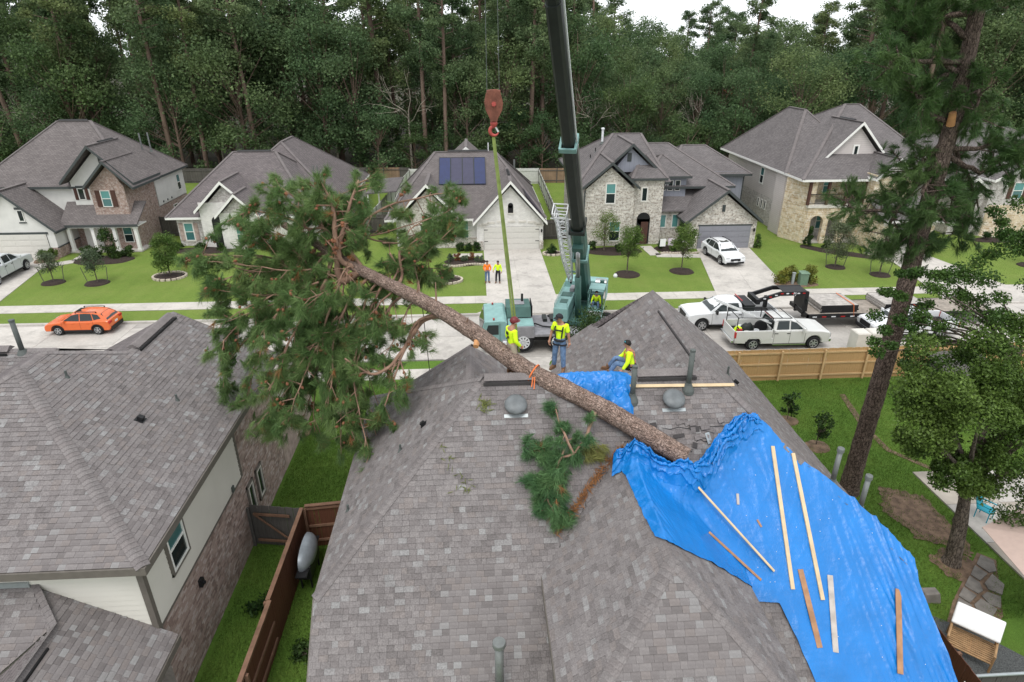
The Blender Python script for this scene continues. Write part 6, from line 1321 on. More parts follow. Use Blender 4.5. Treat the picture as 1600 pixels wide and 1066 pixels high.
def person(label, loc, rz, pose=None, shirt='hivis', trousers='denim', boots='boot', sleeves='long', hat=None, gloves=None, harness=None, scale=1.0, facial=True, back=None):
    J = dict(BASE); J.update(pose or {}); J = {k: Vector(v) for k, v in J.items() if k != 'look'}
    t_ = thing('person', label, 'person', (0, 0, 0))
    ids = list(J); ix = {k: i for i, k in enumerate(ids)}
    ch = [('pelvis', 'waist'), ('waist', 'chest'), ('chest', 'top'), ('top', 'neck'), ('neck', 'chin'), ('chin', 'head'), ('head', 'crown')]
    for s_ in 'LR': ch += [('top', 'sh' + s_), ('sh' + s_, 'el' + s_), ('el' + s_, 'wr' + s_), ('wr' + s_, 'ha' + s_), ('pelvis', 'hi' + s_), ('hi' + s_, 'kn' + s_), ('kn' + s_, 'an' + s_), ('an' + s_, 'to' + s_)]
    rad = dict(pelvis=(.14, .11), waist=(.13, .10), chest=(.15, .11), top=(.11, .085), neck=.055, chin=.068, head=(.086, .10), crown=(.068, .078), sh=.062, el=.045, wr=.032, ha=(.036, .02), hi=.092, kn=.06, an=.042, to=.036)
    rr = [rad[k] if k in rad else rad[k[:2]] for k in ids]
    link('body', skin_mesh('body', [tuple(J[k]) for k in ids], [(ix[a], ix[b]) for a, b in ch], rr, ['skin']), t_)
    def sub(keys, chain, radii, name, mat, extra=None):
        vs_ = [tuple(J[k]) if isinstance(k, str) else tuple(k) for k in keys]; return link(name, skin_mesh(name, vs_, chain, radii, [mat]), t_)
    # shirt
    ws = 'el' if sleeves == 'short' else 'wr'
    keys = ['pelvis', 'waist', 'chest', 'top']; rd = [(.158, .128), (.15, .122), (.17, .132), (.125, .10)]; ed = [(0, 1), (1, 2), (2, 3)]
    for s_ in 'LR':
        b = len(keys); mid = J['sh' + s_].lerp(J['el' + s_], .8); el2 = J['el' + s_]
        if sleeves == 'short': keys += ['sh' + s_, tuple(mid)]; rd += [.080, .072]; ed += [(3, b), (b, b + 1)]
        else: keys += ['sh' + s_, 'el' + s_, tuple(J['el' + s_].lerp(J['wr' + s_], .93))]; rd += [.080, .066, .047]; ed += [(3, b), (b, b + 1), (b + 1, b + 2)]
    sub(keys, ed, rd, 'shirt', shirt)
    keys = ['pelvis', 'waist']; rd = [(.150, .122), (.135, .11)]; ed = [(0, 1)]
    for s_ in 'LR':
        b = len(keys); keys += ['hi' + s_, 'kn' + s_, tuple(J['an' + s_] + V(0, 0, .0))]; rd += [.104, .082, .068]; ed += [(0, b), (b, b + 1), (b + 1, b + 2)]
    sub(keys, ed, rd, 'trousers', trousers)
    for s_ in 'LR':
        a, b = J['an' + s_], J['to' + s_]; d = (b - a); d.z = 0; d.normalize(); hl = a - d * .07; lo = min(a.z, b.z)
        q = MB(); q.tube([(a.x, a.y, a.z + .10), (a.x, a.y, a.z - .02)], [.062, .06], 10); n_ = 12; sdv = V(-d.y, d.x, 0)
        prof = [(hl, .040), (hl + d * .06, .046), (hl + d * .16, .050), (hl + d * .24, .046), (hl + d * .285, .028)]
        z0 = a.z - .085
        vs_ = []
        for p, w_ in prof: vs_ += [V(p.x, p.y, z0) - sdv * w_, V(p.x, p.y, z0) + sdv * w_, V(p.x, p.y, z0 + (.10 if p is not prof[-1][0] else .045)) + sdv * w_ * .75, V(p.x, p.y, z0 + (.10 if p is not prof[-1][0] else .045)) - sdv * w_ * .75]
        fs = [(0, 3, 2, 1), (16, 17, 18, 19)]
        for k in range(4):
            for i in range(4): j = (i + 1) % 4; fs.append((k * 4 + i, k * 4 + j, k * 4 + 4 + j, k * 4 + 4 + i))
        q.raw(vs_, fs); q.build('boot', boots, t_, bevel=.012)
        # hand: palm, four fingers of unequal length, thumb
        w_, h_ = J['wr' + s_], J['ha' + s_]; d = (h_ - w_).normalized(); ax = V(0, 1, 0) - d * d.y
        if ax.length < .2: ax = V(1, 0, 0) - d * d.x
        ax.normalize(); nn = d.cross(ax); sg = -1 if s_ == 'L' else 1; nn = nn * (1 if nn.x * sg < 0 else -1)
        q = MB(); c_ = w_ + d * .05; q.ball(c_, .05, 10, 0, (.9, .9, .95), 6)
        for k, (o_, L_) in enumerate(((-.030, .070), (-.010, .082), (.010, .076), (.029, .060))):
            p0 = w_ + d * .07 + ax * o_; p1 = p0 + d * L_ * .55 + nn * .008; p2 = p1 + d * L_ * .35 + nn * .025; p3 = p2 + d * L_ * .15 + nn * .03
            q.tube([p0, p1, p2, p3], [.0115, .0105, .0095, .007], 6)
        p0 = w_ + d * .03 - ax * .035; q.tube([p0, p0 + d * .035 - ax * .018 + nn * .015, p0 + d * .065 - ax * .012 + nn * .03], [.013, .012, .008], 6)
        q.build('hand', gloves or 'skin', t_, smooth=True)
    # face
    hc = J['head']; fwd = V(*(pose or {}).get('look', (0, -1, 0))).normalized(); sdv = V(-fwd.y, fwd.x, 0).normalized(); up_ = V(0, 0, 1)
    f = MB(); f.raw([hc + fwd * .092 + sdv * .016 - up_ * .012, hc + fwd * .092 - sdv * .016 - up_ * .012, hc + fwd * .122 - up_ * .018, hc + fwd * .088 + up_ * .028], [(0, 1, 2), (0, 2, 3), (2, 1, 3)])
    for s_ in (-1, 1): f.ball(hc + sdv * s_ * .088 - up_ * .0, .026, 8, 0, (.5, .8, 1.2), 6)
    f.ball(hc + fwd * .083 - up_ * .052, .022, 8, 0, (1.1, .7, .45), 6); f.build('face', 'skin', t_, smooth=True)
    for s_ in (-1, 1): MB().ball(hc + fwd * .092 + sdv * s_ * .034 + up_ * .018, .011, 8, 0, (1, 1, .8), 6).build('eye', 'hair', t_)
    MB().bar(hc + fwd * .099 - sdv * .02 - up_ * .05, hc + fwd * .099 + sdv * .02 - up_ * .05, .006).build('mouth', 'maroon', t_)
    cr = J['crown']
    def dome_(r, rz_, m, z=0.0, nm='hair', cover=.62):
        q = MB(); n_ = 18; rings = 6; vs_ = []; fs = []; ctr = hc + up_ * (.022 + z)
        for i in range(rings + 1):
            a = cover * math.pi / 1.15 * i / rings
            for k in range(n_): b = 2 * math.pi * k / n_; e = 1.0; dd = V(math.cos(b), math.sin(b), 0); back_ = -dd.dot(fwd); a2 = a * (1 + .28 * back_); vs_.append(ctr + dd * r * math.sin(a2) * (1.0 + .06 * abs(dd.dot(fwd))) + up_ * rz_ * math.cos(a2))
        for i in range(rings):
            for k in range(n_): k2 = (k + 1) % n_; fs.append((i * n_ + k, (i + 1) * n_ + k, (i + 1) * n_ + k2, i * n_ + k2))
        q.raw(vs_, fs); return q.build(nm, m, t_, smooth=True)
    dome_(.103, .108, 'hair')
    if hat == 'helmet':
        o = dome_(.122, .125, 'maroon', .012, 'helmet', .60); MB().lathe(hc + up_ * .045 + fwd * .02, [(.125, -.006), (.155, -.004), (.155, .004), (.125, .006)], 20).build('brim', 'maroon', t_); MB().lathe(hc + up_ * .012 - fwd * .0, [(.112, -.02), (.116, .02)], 18).build('helmet_band', 'white_m', t_)
    elif hat == 'cap':
        dome_(.110, .112, 'darkcloth', .006, 'cap', .55); q = MB(); q.prism([hc + up_ * .06 + fwd * .09 + sdv * .075, hc + up_ * .06 + fwd * .09 - sdv * .075, hc + up_ * .05 + fwd * .17 - sdv * .055, hc + up_ * .05 + fwd * .17 + sdv * .055], (0, 0, .008)); q.build('cap_brim', 'darkcloth', t_)
    elif hat == 'glasses':
        for s_ in (-1, 1): MB().obox(hc + fwd * .075 + sdv * s_ * .035 + up_ * .095, sdv * .026, up_ * .014, fwd * .012).build('sunglasses', 'glassd' if s_ < 0 else 'teal', t_)
    if harness:
        h = MB(); c_, tp, pv = J['chest'], J['top'], J['pelvis']; ff = V(0, -1, 0); hm = harness
        for sgn in (-1, 1):
            for s_ in (-1, 1):
                y = .15 * sgn; h.bar(V(s_ * .10, tp.y + .02, tp.z + .085), V(s_ * .115, c_.y + y * .95, c_.z + .06), .04, .008, up=(0, 1, 0)); h.bar(V(s_ * .115, c_.y + y * .95, c_.z + .06), V(-s_ * .06 if sgn > 0 else s_ * .09, J['waist'].y + y * .92, J['waist'].z - .02), .04, .008, up=(0, 1, 0))
        h.bar(V(-.12, c_.y - .146, c_.z + .01), V(.12, c_.y - .146, c_.z + .01), .04, .008, up=(0, 1, 0)); h.build('harness', hm, t_)
        for s_ in 'LR': hh = J['hi' + s_]; MB().lathe(hh.lerp(J['kn' + s_], .18), [(.112, -.022), (.114, .022)], 16, 0, (J['kn' + s_] - hh)).build('leg_loop', 'darkcloth', t_)
        MB().lathe(J['pelvis'].lerp(J['waist'], .15), [(.163, -.025), (.163, .025)], 18).build('belt', 'darkcloth', t_)
    if back:
        q = MB(); c_ = J['chest']
        for (x, z, w_, h_) in back: q.obox((x, c_.y + .143, c_.z + z), (w_, 0, 0), (0, .004, 0), (0, 0, h_))
        q.build('shirt_print', 'darkcloth', t_)
    t_.location = loc; t_.rotation_euler = (0, 0, rz); t_.scale = (scale,) * 3; return t_
# worker with the maroon helmet, back three quarters to us, behind the trunk on the ridge
person('person in yellow long sleeves, khaki trousers and maroon helmet standing behind the trunk', (.98, 16.2, 7.6), R(118), dict(wrL=(-.22, -.16, .92), wrR=(.24, -.12, .9), haL=(-.20, -.22, .86), haR=(.22, -.19, .85), chin=(0, -.06, 1.56), head=(0, -.07, 1.63), crown=(0, -.06, 1.70), look=(0, -1, -.5)), 'hivis', 'khaki', 'boot', 'long', 'helmet', back=[(.02, .05, .05, .05), (-.03, -.06, .045, .035), (.03, -.12, .03, .02)])
person('person in yellow t-shirt, jeans and harness standing on the ridge, looking down', (2.32, 16.0, 7.79), R(-28), dict(wrL=(-.30, -.02, .90), haL=(-.31, -.04, .82), elL=(-.27, .05, 1.14), wrR=(.27, .05, .90), haR=(.28, .03, .82), anL=(-.17, .05, .09), anR=(.16, -.06, .09), toL=(-.21, -.10, .04), toR=(.19, -.22, .04), knL=(-.14, .0, .5), knR=(.13, -.05, .5), chin=(-.02, -.05, 1.56), head=(-.025, -.05, 1.63), crown=(-.02, -.04, 1.70), look=(-.5, -1, -.3)), 'hivis', 'denim', 'boot', 'short', 'cap', harness='darkcloth')
sit = dict(pelvis=(0, .02, .12), waist=(0, -.01, .26), chest=(0, -.06, .45), top=(0, -.09, .59), neck=(0, -.11, .67), chin=(0, -.14, .735), head=(0, -.14, .81), crown=(0, -.13, .875), shL=(-.175, -.08, .58), shR=(.175, -.08, .58), elL=(-.25, -.20, .34), elR=(.25, -.12, .33), wrL=(-.24, -.40, .20), wrR=(.27, -.26, .10), haL=(-.23, -.47, .17), haR=(.28, -.32, .04),
           hiL=(-.095, -.02, .11), hiR=(.095, -.02, .11), knL=(-.17, -.42, .30), knR=(.16, -.43, .28), anL=(-.19, -.62, -.05), anR=(.17, -.62, -.05), toL=(-.20, -.77, -.10), toR=(.18, -.77, -.10), look=(0, -1, -.1))
person('person in yellow shirt with orange harness sitting on the ridge beside the small tarp', (4.40, 15.95, 7.76), R(-98), sit, 'hivis', 'denim', 'boot', 'long', 'glasses', harness='strap')
person('person in orange shirt and jeans standing at the driveway edge', (.85, 45.4, .02), R(4), dict(wrL=(-.16, -.14, .98), haL=(-.10, -.17, .96), wrR=(.18, -.14, .97), haR=(.12, -.18, .96), elL=(-.28, .04, 1.15), elR=(.28, .04, 1.15), toL=(-.17, -.12, .04), toR=(.17, -.12, .04)), 'hivis_o', 'denim', 'boot', 'long')
person('person in yellow shirt and dark trousers standing on the driveway beside the orange shirt', (1.66, 45.3, .02), R(-4), dict(elL=(-.31, .05, 1.17), wrL=(-.36, -.08, .98), haL=(-.37, -.14, .92), knL=(-.14, -.02, .5), anL=(-.16, .03, .09), toL=(-.19, -.12, .04)), 'hivis', 'darkcloth', 'boot', 'long')
ps = sup(-.22, .95, 1.86)
sit2 = dict(sit); sit2.update(anL=(-.17, -.55, -.18), anR=(.17, -.55, -.18), toL=(-.18, -.70, -.22), toR=(.18, -.70, -.22))
person('person in yellow shirt and jeans seated in the crane operator cab', tuple(ps + V(0, 0, .12)), math.atan2(hs_.y, hs_.x), sit2, 'hivis', 'denim', 'boot', 'long')
# ------------------------------------------------------------ the fallen pine
def nz(p, s=1.0, k=0): return Vector((mnoise.noise(Vector(p) * s + Vector((k, 0, 0))), mnoise.noise(Vector(p) * s + Vector((0, k + 9.1, 0))), mnoise.noise(Vector(p) * s + Vector((0, 0, k + 5.7)))))
FP = thing('fallen_pine_tree', 'big uprooted looking pine lying over the near roof, its green crown hanging on the left', 'tree', (1.9, 15.9, 7.9))
FB, FM = V(5.41, 13.43, 6.40), V(1.85, 15.60, 7.86)
fd = (FM - FB)
def trunk_pt(t): return FB + fd * t + nz((t, 0, 0), 1.3) * .22 * min(1, t) + V(0, 0, -.06 * max(0, t - 1.6) ** 2)
pts = []; rad = []
for k in range(64):
    t = .0 + 3.25 * k / 63; pts.append(trunk_pt(t)); rad.append(.285 - .022 * t - .050 * max(0, t - 1.4) ** 1.25 + .016 * mnoise.noise((t * 5, 1, 2)))
def rough_trunk(name, pts, rad, mat, parent, seg=26, amp=.03, fr=(7, 7, 7)):
    q = MB(); q.tube(pts, rad, seg, 0, True); n = len(pts); al = [0.0]
    for i in range(1, n): al.append(al[-1] + (pts[i] - pts[i - 1]).length)
    r0 = sum(rad) / n
    for i, v in enumerate(q.v):
        c_ = pts[min(i // seg, n - 1)]; d = Vector(v) - c_
        if d.length > 1e-5: a = 2 * math.pi * (i % seg) / seg; ii = min(i // seg, n - 1); h = mnoise.voronoi((math.cos(a) * r0 * fr[0] * 1.6, math.sin(a) * r0 * fr[0] * 1.6, al[ii] * fr[2]))[0]; q.v[i] = tuple(c_ + d.normalized() * (d.length + amp * ((h[1] - h[0]) * 1.5 - .5)))
    o = q.build(name, mat, parent, smooth=True); me = o.data; uvd = np.zeros((len(me.loops), 2), np.float32); li = 0; circ = 2 * math.pi * r0
    for f in q.f:
        ks = [x % seg for x in f]
        for x in f:
            k = x % seg
            if len(f) == 4 and k == 0 and max(ks) == seg - 1: k = seg
            uvd[li] = (k / seg * circ, al[min(x // seg, n - 1)]); li += 1
    me.uv_layers[0].data.foreach_set('uv', uvd.ravel()); return o
def finer(pts, rad, n):
    P = []; Q = []; m = len(pts) - 1
    for k in range(n):
        f = k / (n - 1) * m; i = min(int(f), m - 1); P.append(pts[i].lerp(pts[i + 1], f - i)); Q.append(rad[i] * (1 - f + i) + rad[i + 1] * (f - i))
    return P, Q
pts, rad = finer(pts, rad, 150)
rough_trunk('trunk', pts, rad, 'bark', FP, 44, .028, (8, 8, 5))
sp_ = trunk_pt(1.52); MB().tube([sp_ + V(0, -.14, -.08), sp_ + V(-.05, -.40, -.20)], [.10, .08], 12).build('cut_stub', 'cutwood', FP)
for k, (t, d_) in enumerate([(.72, (.0, -.1, .16)), (1.28, (-.02, -.1, .14)), (2.02, (.05, -.06, .3)), (1.62, (.04, -.1, .2)), (1.86, (0, .1, .4))]): p = trunk_pt(t); MB().tube([p, p + Vector(d_) * .75, p + Vector(d_) * 1.9], [.05, .03, .012], 7).build('broken_stub', 'branch', FP)
# orange tie round the trunk
q = MB(); c_ = trunk_pt(1.05); ax = fd.normalized(); u_ = ax.orthogonal().normalized()
MB().lathe(c_, [(.36, -.035), (.365, .035), (.375, .035), (.37, -.035)], 26, 0, ax).build('x', 'strap') if False else None
t_ = thing('tie_strap', 'orange strap wrapped round the trunk with a loose tail', 'strap', tuple(c_)); MB().lathe(c_, [(.288, -.02), (.290, .02), (.296, .018), (.294, -.02)], 26, 0, ax).build('loop', 'strap', t_)
tl = c_ + V(-.05, -.30, .05); MB().bar(tl, tl + V(-.05, -.14, -.24), .03, .010, up=(0, 1, 0)).build('tail', 'strap', t_); MB().bar(tl + V(.05, 0, 0), tl + V(.02, -.16, -.30), .03, .010, up=(0, 1, 0)).build('tail', 'strap', t_)
# branches: drawn out from the trunk, each ending in sprays of needles
tuft_c, tuft_a, tuft_k = [], [], []; cones = []; show = []
rb = random.Random(11)
def branch(p0, ctrl, r0, twigs=8, spread=.55, dense=1.0, name='branch', kind=0, seg=8, tw_len=.8):
    """ctrl: list of points; smooth path, then twigs and tufts along its outer part"""
    P = [Vector(p0)] + [Vector(c) for c in ctrl]; S = []
    for i in range(len(P) - 1):
        a, b, c, d = P[max(i - 1, 0)], P[i], P[i + 1], P[min(i + 2, len(P) - 1)]
        for k in range(6):
            t = k / 6; S.append(.5 * ((2 * b) + (c - a) * t + (2 * a - 5 * b + 4 * c - d) * t * t + (3 * b - a - 3 * c + d) * t ** 3))
    S.append(P[-1]); n = len(S); S = [s + nz(s, 2.2) * .045 * min(1, i / 4) for i, s in enumerate(S)]
    if r0 >= .10 or (seg == 7 and r0 > .04): show.append(S[:int(n * .62)])
    MB().tube(S, [r0 * (1 - .72 * i / (n - 1)) for i in range(n)], seg).build(name, 'branch', FP, smooth=True)
    q = MB()
    for k in range(twigs):
        f = .20 + .80 * (k + rb.random()) / twigs; i = min(int(f * (n - 1)), n - 2); b = S[i]; d = (S[i + 1] - S[i]).normalized()
        e = (d * rb.uniform(.2, .9) + Vector([rb.gauss(0, 1) for _ in range(3)]).normalized() * spread + V(0, 0, rb.uniform(-.45, .18))).normalized(); L = tw_len * rb.uniform(.5, 1.15)
        m_ = b + e * L * .55 + V(0, 0, -.05 * L); tip = b + e * L + V(0, 0, -.16 * L)
        q.tube([b, m_, tip], [r0 * .22 + .006, r0 * .14 + .005, .008], 5, cap=False)
        for j in range(int(7.6 * dense)):
            u = (.62 if kind in (0, 3) else .3) + (.38 if kind in (0, 3) else .7) * (j + rb.random()) / (7.6 * dense); c_ = (b.lerp(m_, u * 2) if u < .5 else m_.lerp(tip, u * 2 - 1)); tuft_c.append(c_ + Vector([rb.gauss(0, .065) for _ in range(3)])); a_ = (e + Vector([rb.gauss(0, .62) for _ in range(3)])); a_.normalize(); tuft_a.append(a_); tuft_k.append(kind)
        if rb.random() < .45 and kind == 0:
            for _ in range(rb.choice((1, 2, 3))): cones.append(tip.lerp(b, .35) + Vector([rb.gauss(0, .07) for _ in range(3)]))
    for j in range(4): tuft_c.append(S[-1] + Vector([rb.gauss(0, .12) for _ in range(3)])); a_ = (S[-1] - S[-3]).normalized() + Vector([rb.gauss(0, .4) for _ in range(3)]); tuft_a.append(a_.normalized()); tuft_k.append(kind)
    return q
tw = []
# main limbs of the crown, from photographs of its outline: (start on trunk, way points)
def pxd(px, py, Y):
    """a point on the line of sight of a measured outline point, at distance Y up the plot"""
    r = FW + RT * ((px - 800) / 980) - UP * ((py - 533) / 980); return V(0, 0, CAM_H) + r * (Y / r.y)
tp_ = trunk_pt(3.05)
limbs = [
 (2.55, [(533, 440, 19.0), (526, 385, 18.9), (520, 330, 19.0), (505, 290, 19.3)], .13, 22, 1.0), (2.6, [(530, 400, 18.9), (545, 330, 19.2), (560, 280, 19.6)], .10, 14, 1.0), (2.5, [(548, 380, 19.5), (590, 330, 20.2), (650, 310, 20.6), (705, 300, 20.9)], .09, 16, .9), (2.2, [(628, 430, 19.0), (625, 390, 19.2), (650, 385, 19.6), (690, 365, 20.0), (708, 350, 20.2)], .09, 18, .9), (2.25, [(625, 415, 19.3), (640, 360, 19.8), (700, 330, 20.2), (715, 310, 20.4)], .05, 12, .8),
 (2.7, [(510, 360, 19.5), (480, 355, 19.2), (470, 330, 19.0), (440, 310, 19.0)], .08, 18, 1.0), (2.85, [(480, 400, 19.8), (430, 370, 19.6), (380, 360, 19.4)], .09, 20, 1.0), (3.0, [(455, 405, 20.3), (400, 400, 20.2), (340, 400, 20.0), (310, 395, 19.8)], .08, 20, 1.0), (3.05, [(450, 430, 20.2), (390, 440, 19.8), (340, 470, 19.5)], .08, 20, 1.0), (3.05, [(440, 440, 19.6), (380, 500, 18.8), (340, 545, 18.4)], .08, 18, 1.0),
 (2.8, [(500, 460, 19.0), (470, 500, 18.2), (440, 560, 17.7), (420, 620, 17.4)], .09, 22, 1.0), (2.65, [(520, 470, 18.8), (500, 530, 18.0), (470, 600, 17.4), (450, 660, 17.0)], .08, 22, 1.0), (2.45, [(545, 470, 18.6), (520, 540, 17.8), (520, 590, 17.3), (500, 660, 16.9)], .08, 20, 1.0), (2.35, [(575, 460, 18.6), (560, 500, 18.2), (520, 520, 18.0), (480, 545, 17.8)], .07, 16, .9),
 (1.78, [(660, 500, 18.2), (635, 540, 17.8), (612, 570, 17.4), (580, 585, 17.1), (540, 560, 17.0)], .10, 14, .9), (1.80, [(650, 505, 18.1), (630, 555, 17.6), (612, 600, 17.0), (600, 640, 16.6)], .08, 14, .9), (2.0, [(640, 480, 18.4), (620, 520, 18.0), (600, 560, 17.6)], .05, 8, .9), (2.1, [(610, 480, 18.6), (570, 540, 17.9), (540, 620, 17.2), (555, 690, 16.6)], .08, 20, 1.0), (2.3, [(585, 470, 18.4), (555, 560, 17.6), (560, 640, 16.9), (580, 720, 16.3)], .07, 18, 1.0),
 (2.95, [(470, 450, 19.6), (430, 500, 19.0), (400, 570, 18.4), (385, 630, 18.1)], .08, 20, 1.0), (3.0, [(440, 470, 19.2), (360, 560, 18.8), (350, 600, 18.6)], .07, 14, 1.0), (2.75, [(500, 350, 20.0), (450, 300, 20.4), (430, 290, 20.6)], .07, 16, 1.0), (2.9, [(470, 350, 20.2), (400, 330, 20.4), (370, 340, 20.4)], .07, 16, 1.0), (2.4, [(560, 420, 19.2), (590, 470, 19.0), (600, 500, 18.8)], .05, 10, .9), (2.15, [(610, 430, 19.4), (660, 420, 19.8), (690, 420, 20.0)], .05, 12, .9), (2.0, [(655, 450, 19.0), (648, 410, 19.4), (665, 395, 19.7), (672, 430, 19.8)], .05, 10, .9), (2.6, [(540, 420, 18.4), (520, 450, 17.8), (470, 470, 17.5)], .06, 16, 1.0), (2.2, [(590, 480, 18.2), (580, 520, 17.8), (545, 540, 17.6)], .05, 12, .9), (2.85, [(480, 430, 19.2), (440, 480, 18.4), (410, 520, 18.0)], .06, 16, 1.0)]
for k_, (t, way, r0, n_, dn) in enumerate(limbs): tw.append(branch(trunk_pt(t), [pxd(*w_) for w_ in way], r0 if k_ in (0, 1, 14) else r0 * .66, n_ + 3, .75, dn))
ext = [((300, 400), (345, 470)), ((330, 470), (370, 560)), ((390, 600), (430, 690)), ((430, 640), (470, 690)), ((470, 650), (540, 720)), ((500, 300), (560, 300)), ((370, 350), (470, 420)), ((400, 470), (520, 600)), ((580, 640), (600, 720)), ((690, 320), (720, 400))]
for (a, b) in ext:
    for k in range(5):
        p = pxd(rb.uniform(min(a[0], b[0]), max(a[0], b[0])), rb.uniform(a[1], b[1]), 17.2 + 3.2 * (1 - (a[1] - 280) / 440) + rb.uniform(-.6, .6)); s0 = trunk_pt(rb.uniform(2.3, 3.0)); m_ = s0.lerp(p, .55) + V(0, 0, -.3) + Vector([rb.gauss(0, .25) for _ in range(3)])
        tw.append(branch(s0.lerp(p, .35), [m_, p], .035, 7, .8, 1.0, seg=6, tw_len=.7))
# the broken branch lying on the shingles
def onr(px, py, h): 
    r = FW + RT * ((px - 800) / 980) - UP * ((py - 533) / 980); c_ = V(0, 0, CAM_H); P = V(0, 15.64, 7.8); k = ((P - c_).dot(nS)) / r.dot(nS); return c_ + r * k + nS * h
B0 = onr(925, 652, .45)
low = [(B0, [onr(912, 690, .42), onr(893, 715, .40)], .055, 2), (onr(893, 715, .40), [onr(882, 690, .42), onr(870, 665, .34), onr(868, 640, .2)], .04, 5), (onr(893, 715, .40), [onr(870, 720, .28), onr(845, 712, .2), onr(832, 700, .2)], .035, 9), (onr(880, 700, .2), [onr(870, 740, .22), onr(850, 755, .2), onr(830, 760, .2)], .03, 10), (onr(880, 705, .38), [onr(868, 745, .40), onr(872, 790, .2), onr(880, 815, .15)], .03, 12), (onr(905, 705, .2), [onr(920, 700, .2), onr(935, 710, .15)], .025, 4), (onr(872, 735, .2), [onr(855, 775, .22), onr(858, 800, .2)], .03, 10)]
for k, (p0, cs_, r0, n_) in enumerate(low): tw.append(branch(p0, cs_, r0 * 1.15, n_ + 2, .9, 1.1, seg=7, tw_len=.36, kind=2 if k == 5 else 3))
q = MB()
for t2 in tw: q.raw(t2.v, t2.f)
o = q.build('twigs', 'branch', FP); tag(o, kind='stuff')
def needle_obj(parent, cs, as_, per, length, width, mat, nm='needles', spread=1.0, droop=.3):
    me = np_mesh(nm, needles(cs, as_, per, length, width, spread, droop), [mat], origin_of(parent)); o = link(nm, me, parent); tag(o, kind='stuff'); return o
tc, ta, tk = np.array(tuft_c), np.array(tuft_a), np.array(tuft_k); dry = rng.random(len(tc)) < .03
clear = np.zeros(len(tc), bool); cam0 = np.array([0, 0, CAM_H])
for lp in show:
    for p_ in lp:
        a_ = np.array(p_) - cam0; L_ = np.linalg.norm(a_); a_ /= L_; rel = tc - cam0; al = rel @ a_; clear |= (al < L_ + .05) & (np.linalg.norm(rel - al[:, None] * a_, axis=1) < .24)
dry |= clear & False
g_ = (~dry) & (tk == 0) & ~clear; dry &= ~clear
needle_obj(FP, tc[g_], ta[g_], 58, .33, .0105, 'needle')
needle_obj(FP, tc[dry], ta[dry], 50, .27, .0115, 'needle_dry', 'dry_needles'); needle_obj(FP, tc[(tk == 3) & ~dry], ta[(tk == 3) & ~dry], 60, .30, .0105, 'needle_blue'); needle_obj(FP, tc[tk == 2], ta[tk == 2], 70, .24, .0115, 'needle_yel', 'pale_needles')
q = MB()
for c_ in cones: q.lathe(c_, [(.012, -.065), (.045, -.03), (.046, .015), (.026, .05), (0, .07)], 7, 0, Vector([rb.gauss(0, 1) for _ in range(3)]))
tag(q.build('pine_cones', 'cone', FP), kind='stuff')
# fallen needles and litter on the shingles
def litter(name, label, pts, n, mat, length=.18, jit=.12, per=10):
    cs = []; ax_ = []
    for k in range(n):
        i = rb.randrange(len(pts) - 1); a, b = pts[i], pts[i + 1]; u = rb.random(); cs.append(onr(a[0] + (b[0] - a[0]) * u, a[1] + (b[1] - a[1]) * u, .035) + Vector((rb.gauss(0, jit), rb.gauss(0, jit), 0)) * .5)
        ax_.append((V(rb.gauss(0, 1), rb.gauss(0, 1), 0) + V(0, 0, .9) * 0).normalized())
    cs = [V(c.x, c.y, zS(c.x, c.y) + .05 + .03 * rb.random()) if name != 'valley_needles' else c + V(0, 0, .04) for c in cs]
    P = needles(np.array(cs), np.array([(a.x, a.y, a.y * TP) for a in ax_]), per, length, .012, .35, .02); o = link(name, np_mesh(name, P, [mat])); tag(o, label, 'debris', kind='stuff')
litter('valley_needles', 'rust coloured pine needles gathered in the roof valley', [(868, 835), (885, 815), (905, 785), (930, 750), (955, 720), (975, 700)], 210, 'needle_dry', .16, .12)
litter('needle_litter', 'tan needle litter on the shingles left of the fallen branch', [(690, 705), (705, 718), (740, 765), (700, 752)], 26, 'needle_yel', .12, .16); litter('grass_tuft', 'small clump of needles on the roof left of the dome vent', [(752, 632), (765, 636)], 22, 'needle_yel', .22, .12)

# ------------------------------------------------------------ trees standing at the right
def tufted_crown(parent, base, limbs_, r0, mat, tw_n=10, per=40, length=.3, width=.013, bark='bark_st'):
    cs, ax_ = [], []; tq = MB()
    for way in limbs_:
        P = [Vector(p) for p in way]; n = len(P) * 5; S = [P[min(int(k / 5), len(P) - 1)].lerp(P[min(int(k / 5) + 1, len(P) - 1)], (k % 5) / 5) + nz((k, P[0].z, P[0].x), .6) * .12 for k in range(n - 4)]
        m = len(S); MB().tube(S, [r0 * (1 - .75 * k / (m - 1)) for k in range(m)], 8).build('limb', bark, parent, smooth=True)
        for k in range(tw_n):
            f = .35 + .65 * (k + rb.random()) / tw_n; i = min(int(f * (m - 1)), m - 2); d = (S[i + 1] - S[i]).normalized(); e = (d * .6 + Vector([rb.gauss(0, .8) for _ in range(3)]) + V(0, 0, .1)).normalized(); L = rb.uniform(.5, 1.1)
            tip = S[i] + e * L; tq.tube([S[i], tip], [.025, .008], 5, cap=False)
            for j in range(7): cs.append(S[i].lerp(tip, .62 + .4 * rb.random()) + Vector([rb.gauss(0, .10) for _ in range(3)])); a_ = e + Vector([rb.gauss(0, .7) for _ in range(3)]); ax_.append(a_.normalized())
    tag(tq.build('twigs', bark, parent), kind='stuff'); me = np_mesh('needles', needles(np.array(cs), np.array(ax_), per, length, width, 1.0, .1), [mat], origin_of(parent)); tag(link('needles', me, parent), kind='stuff')
PX, PY = 14.8, 19.6
TP1 = thing('pine_tree', 'tall living pine with a dark bare trunk standing on the right lawn', 'tree', (PX, PY, 0))
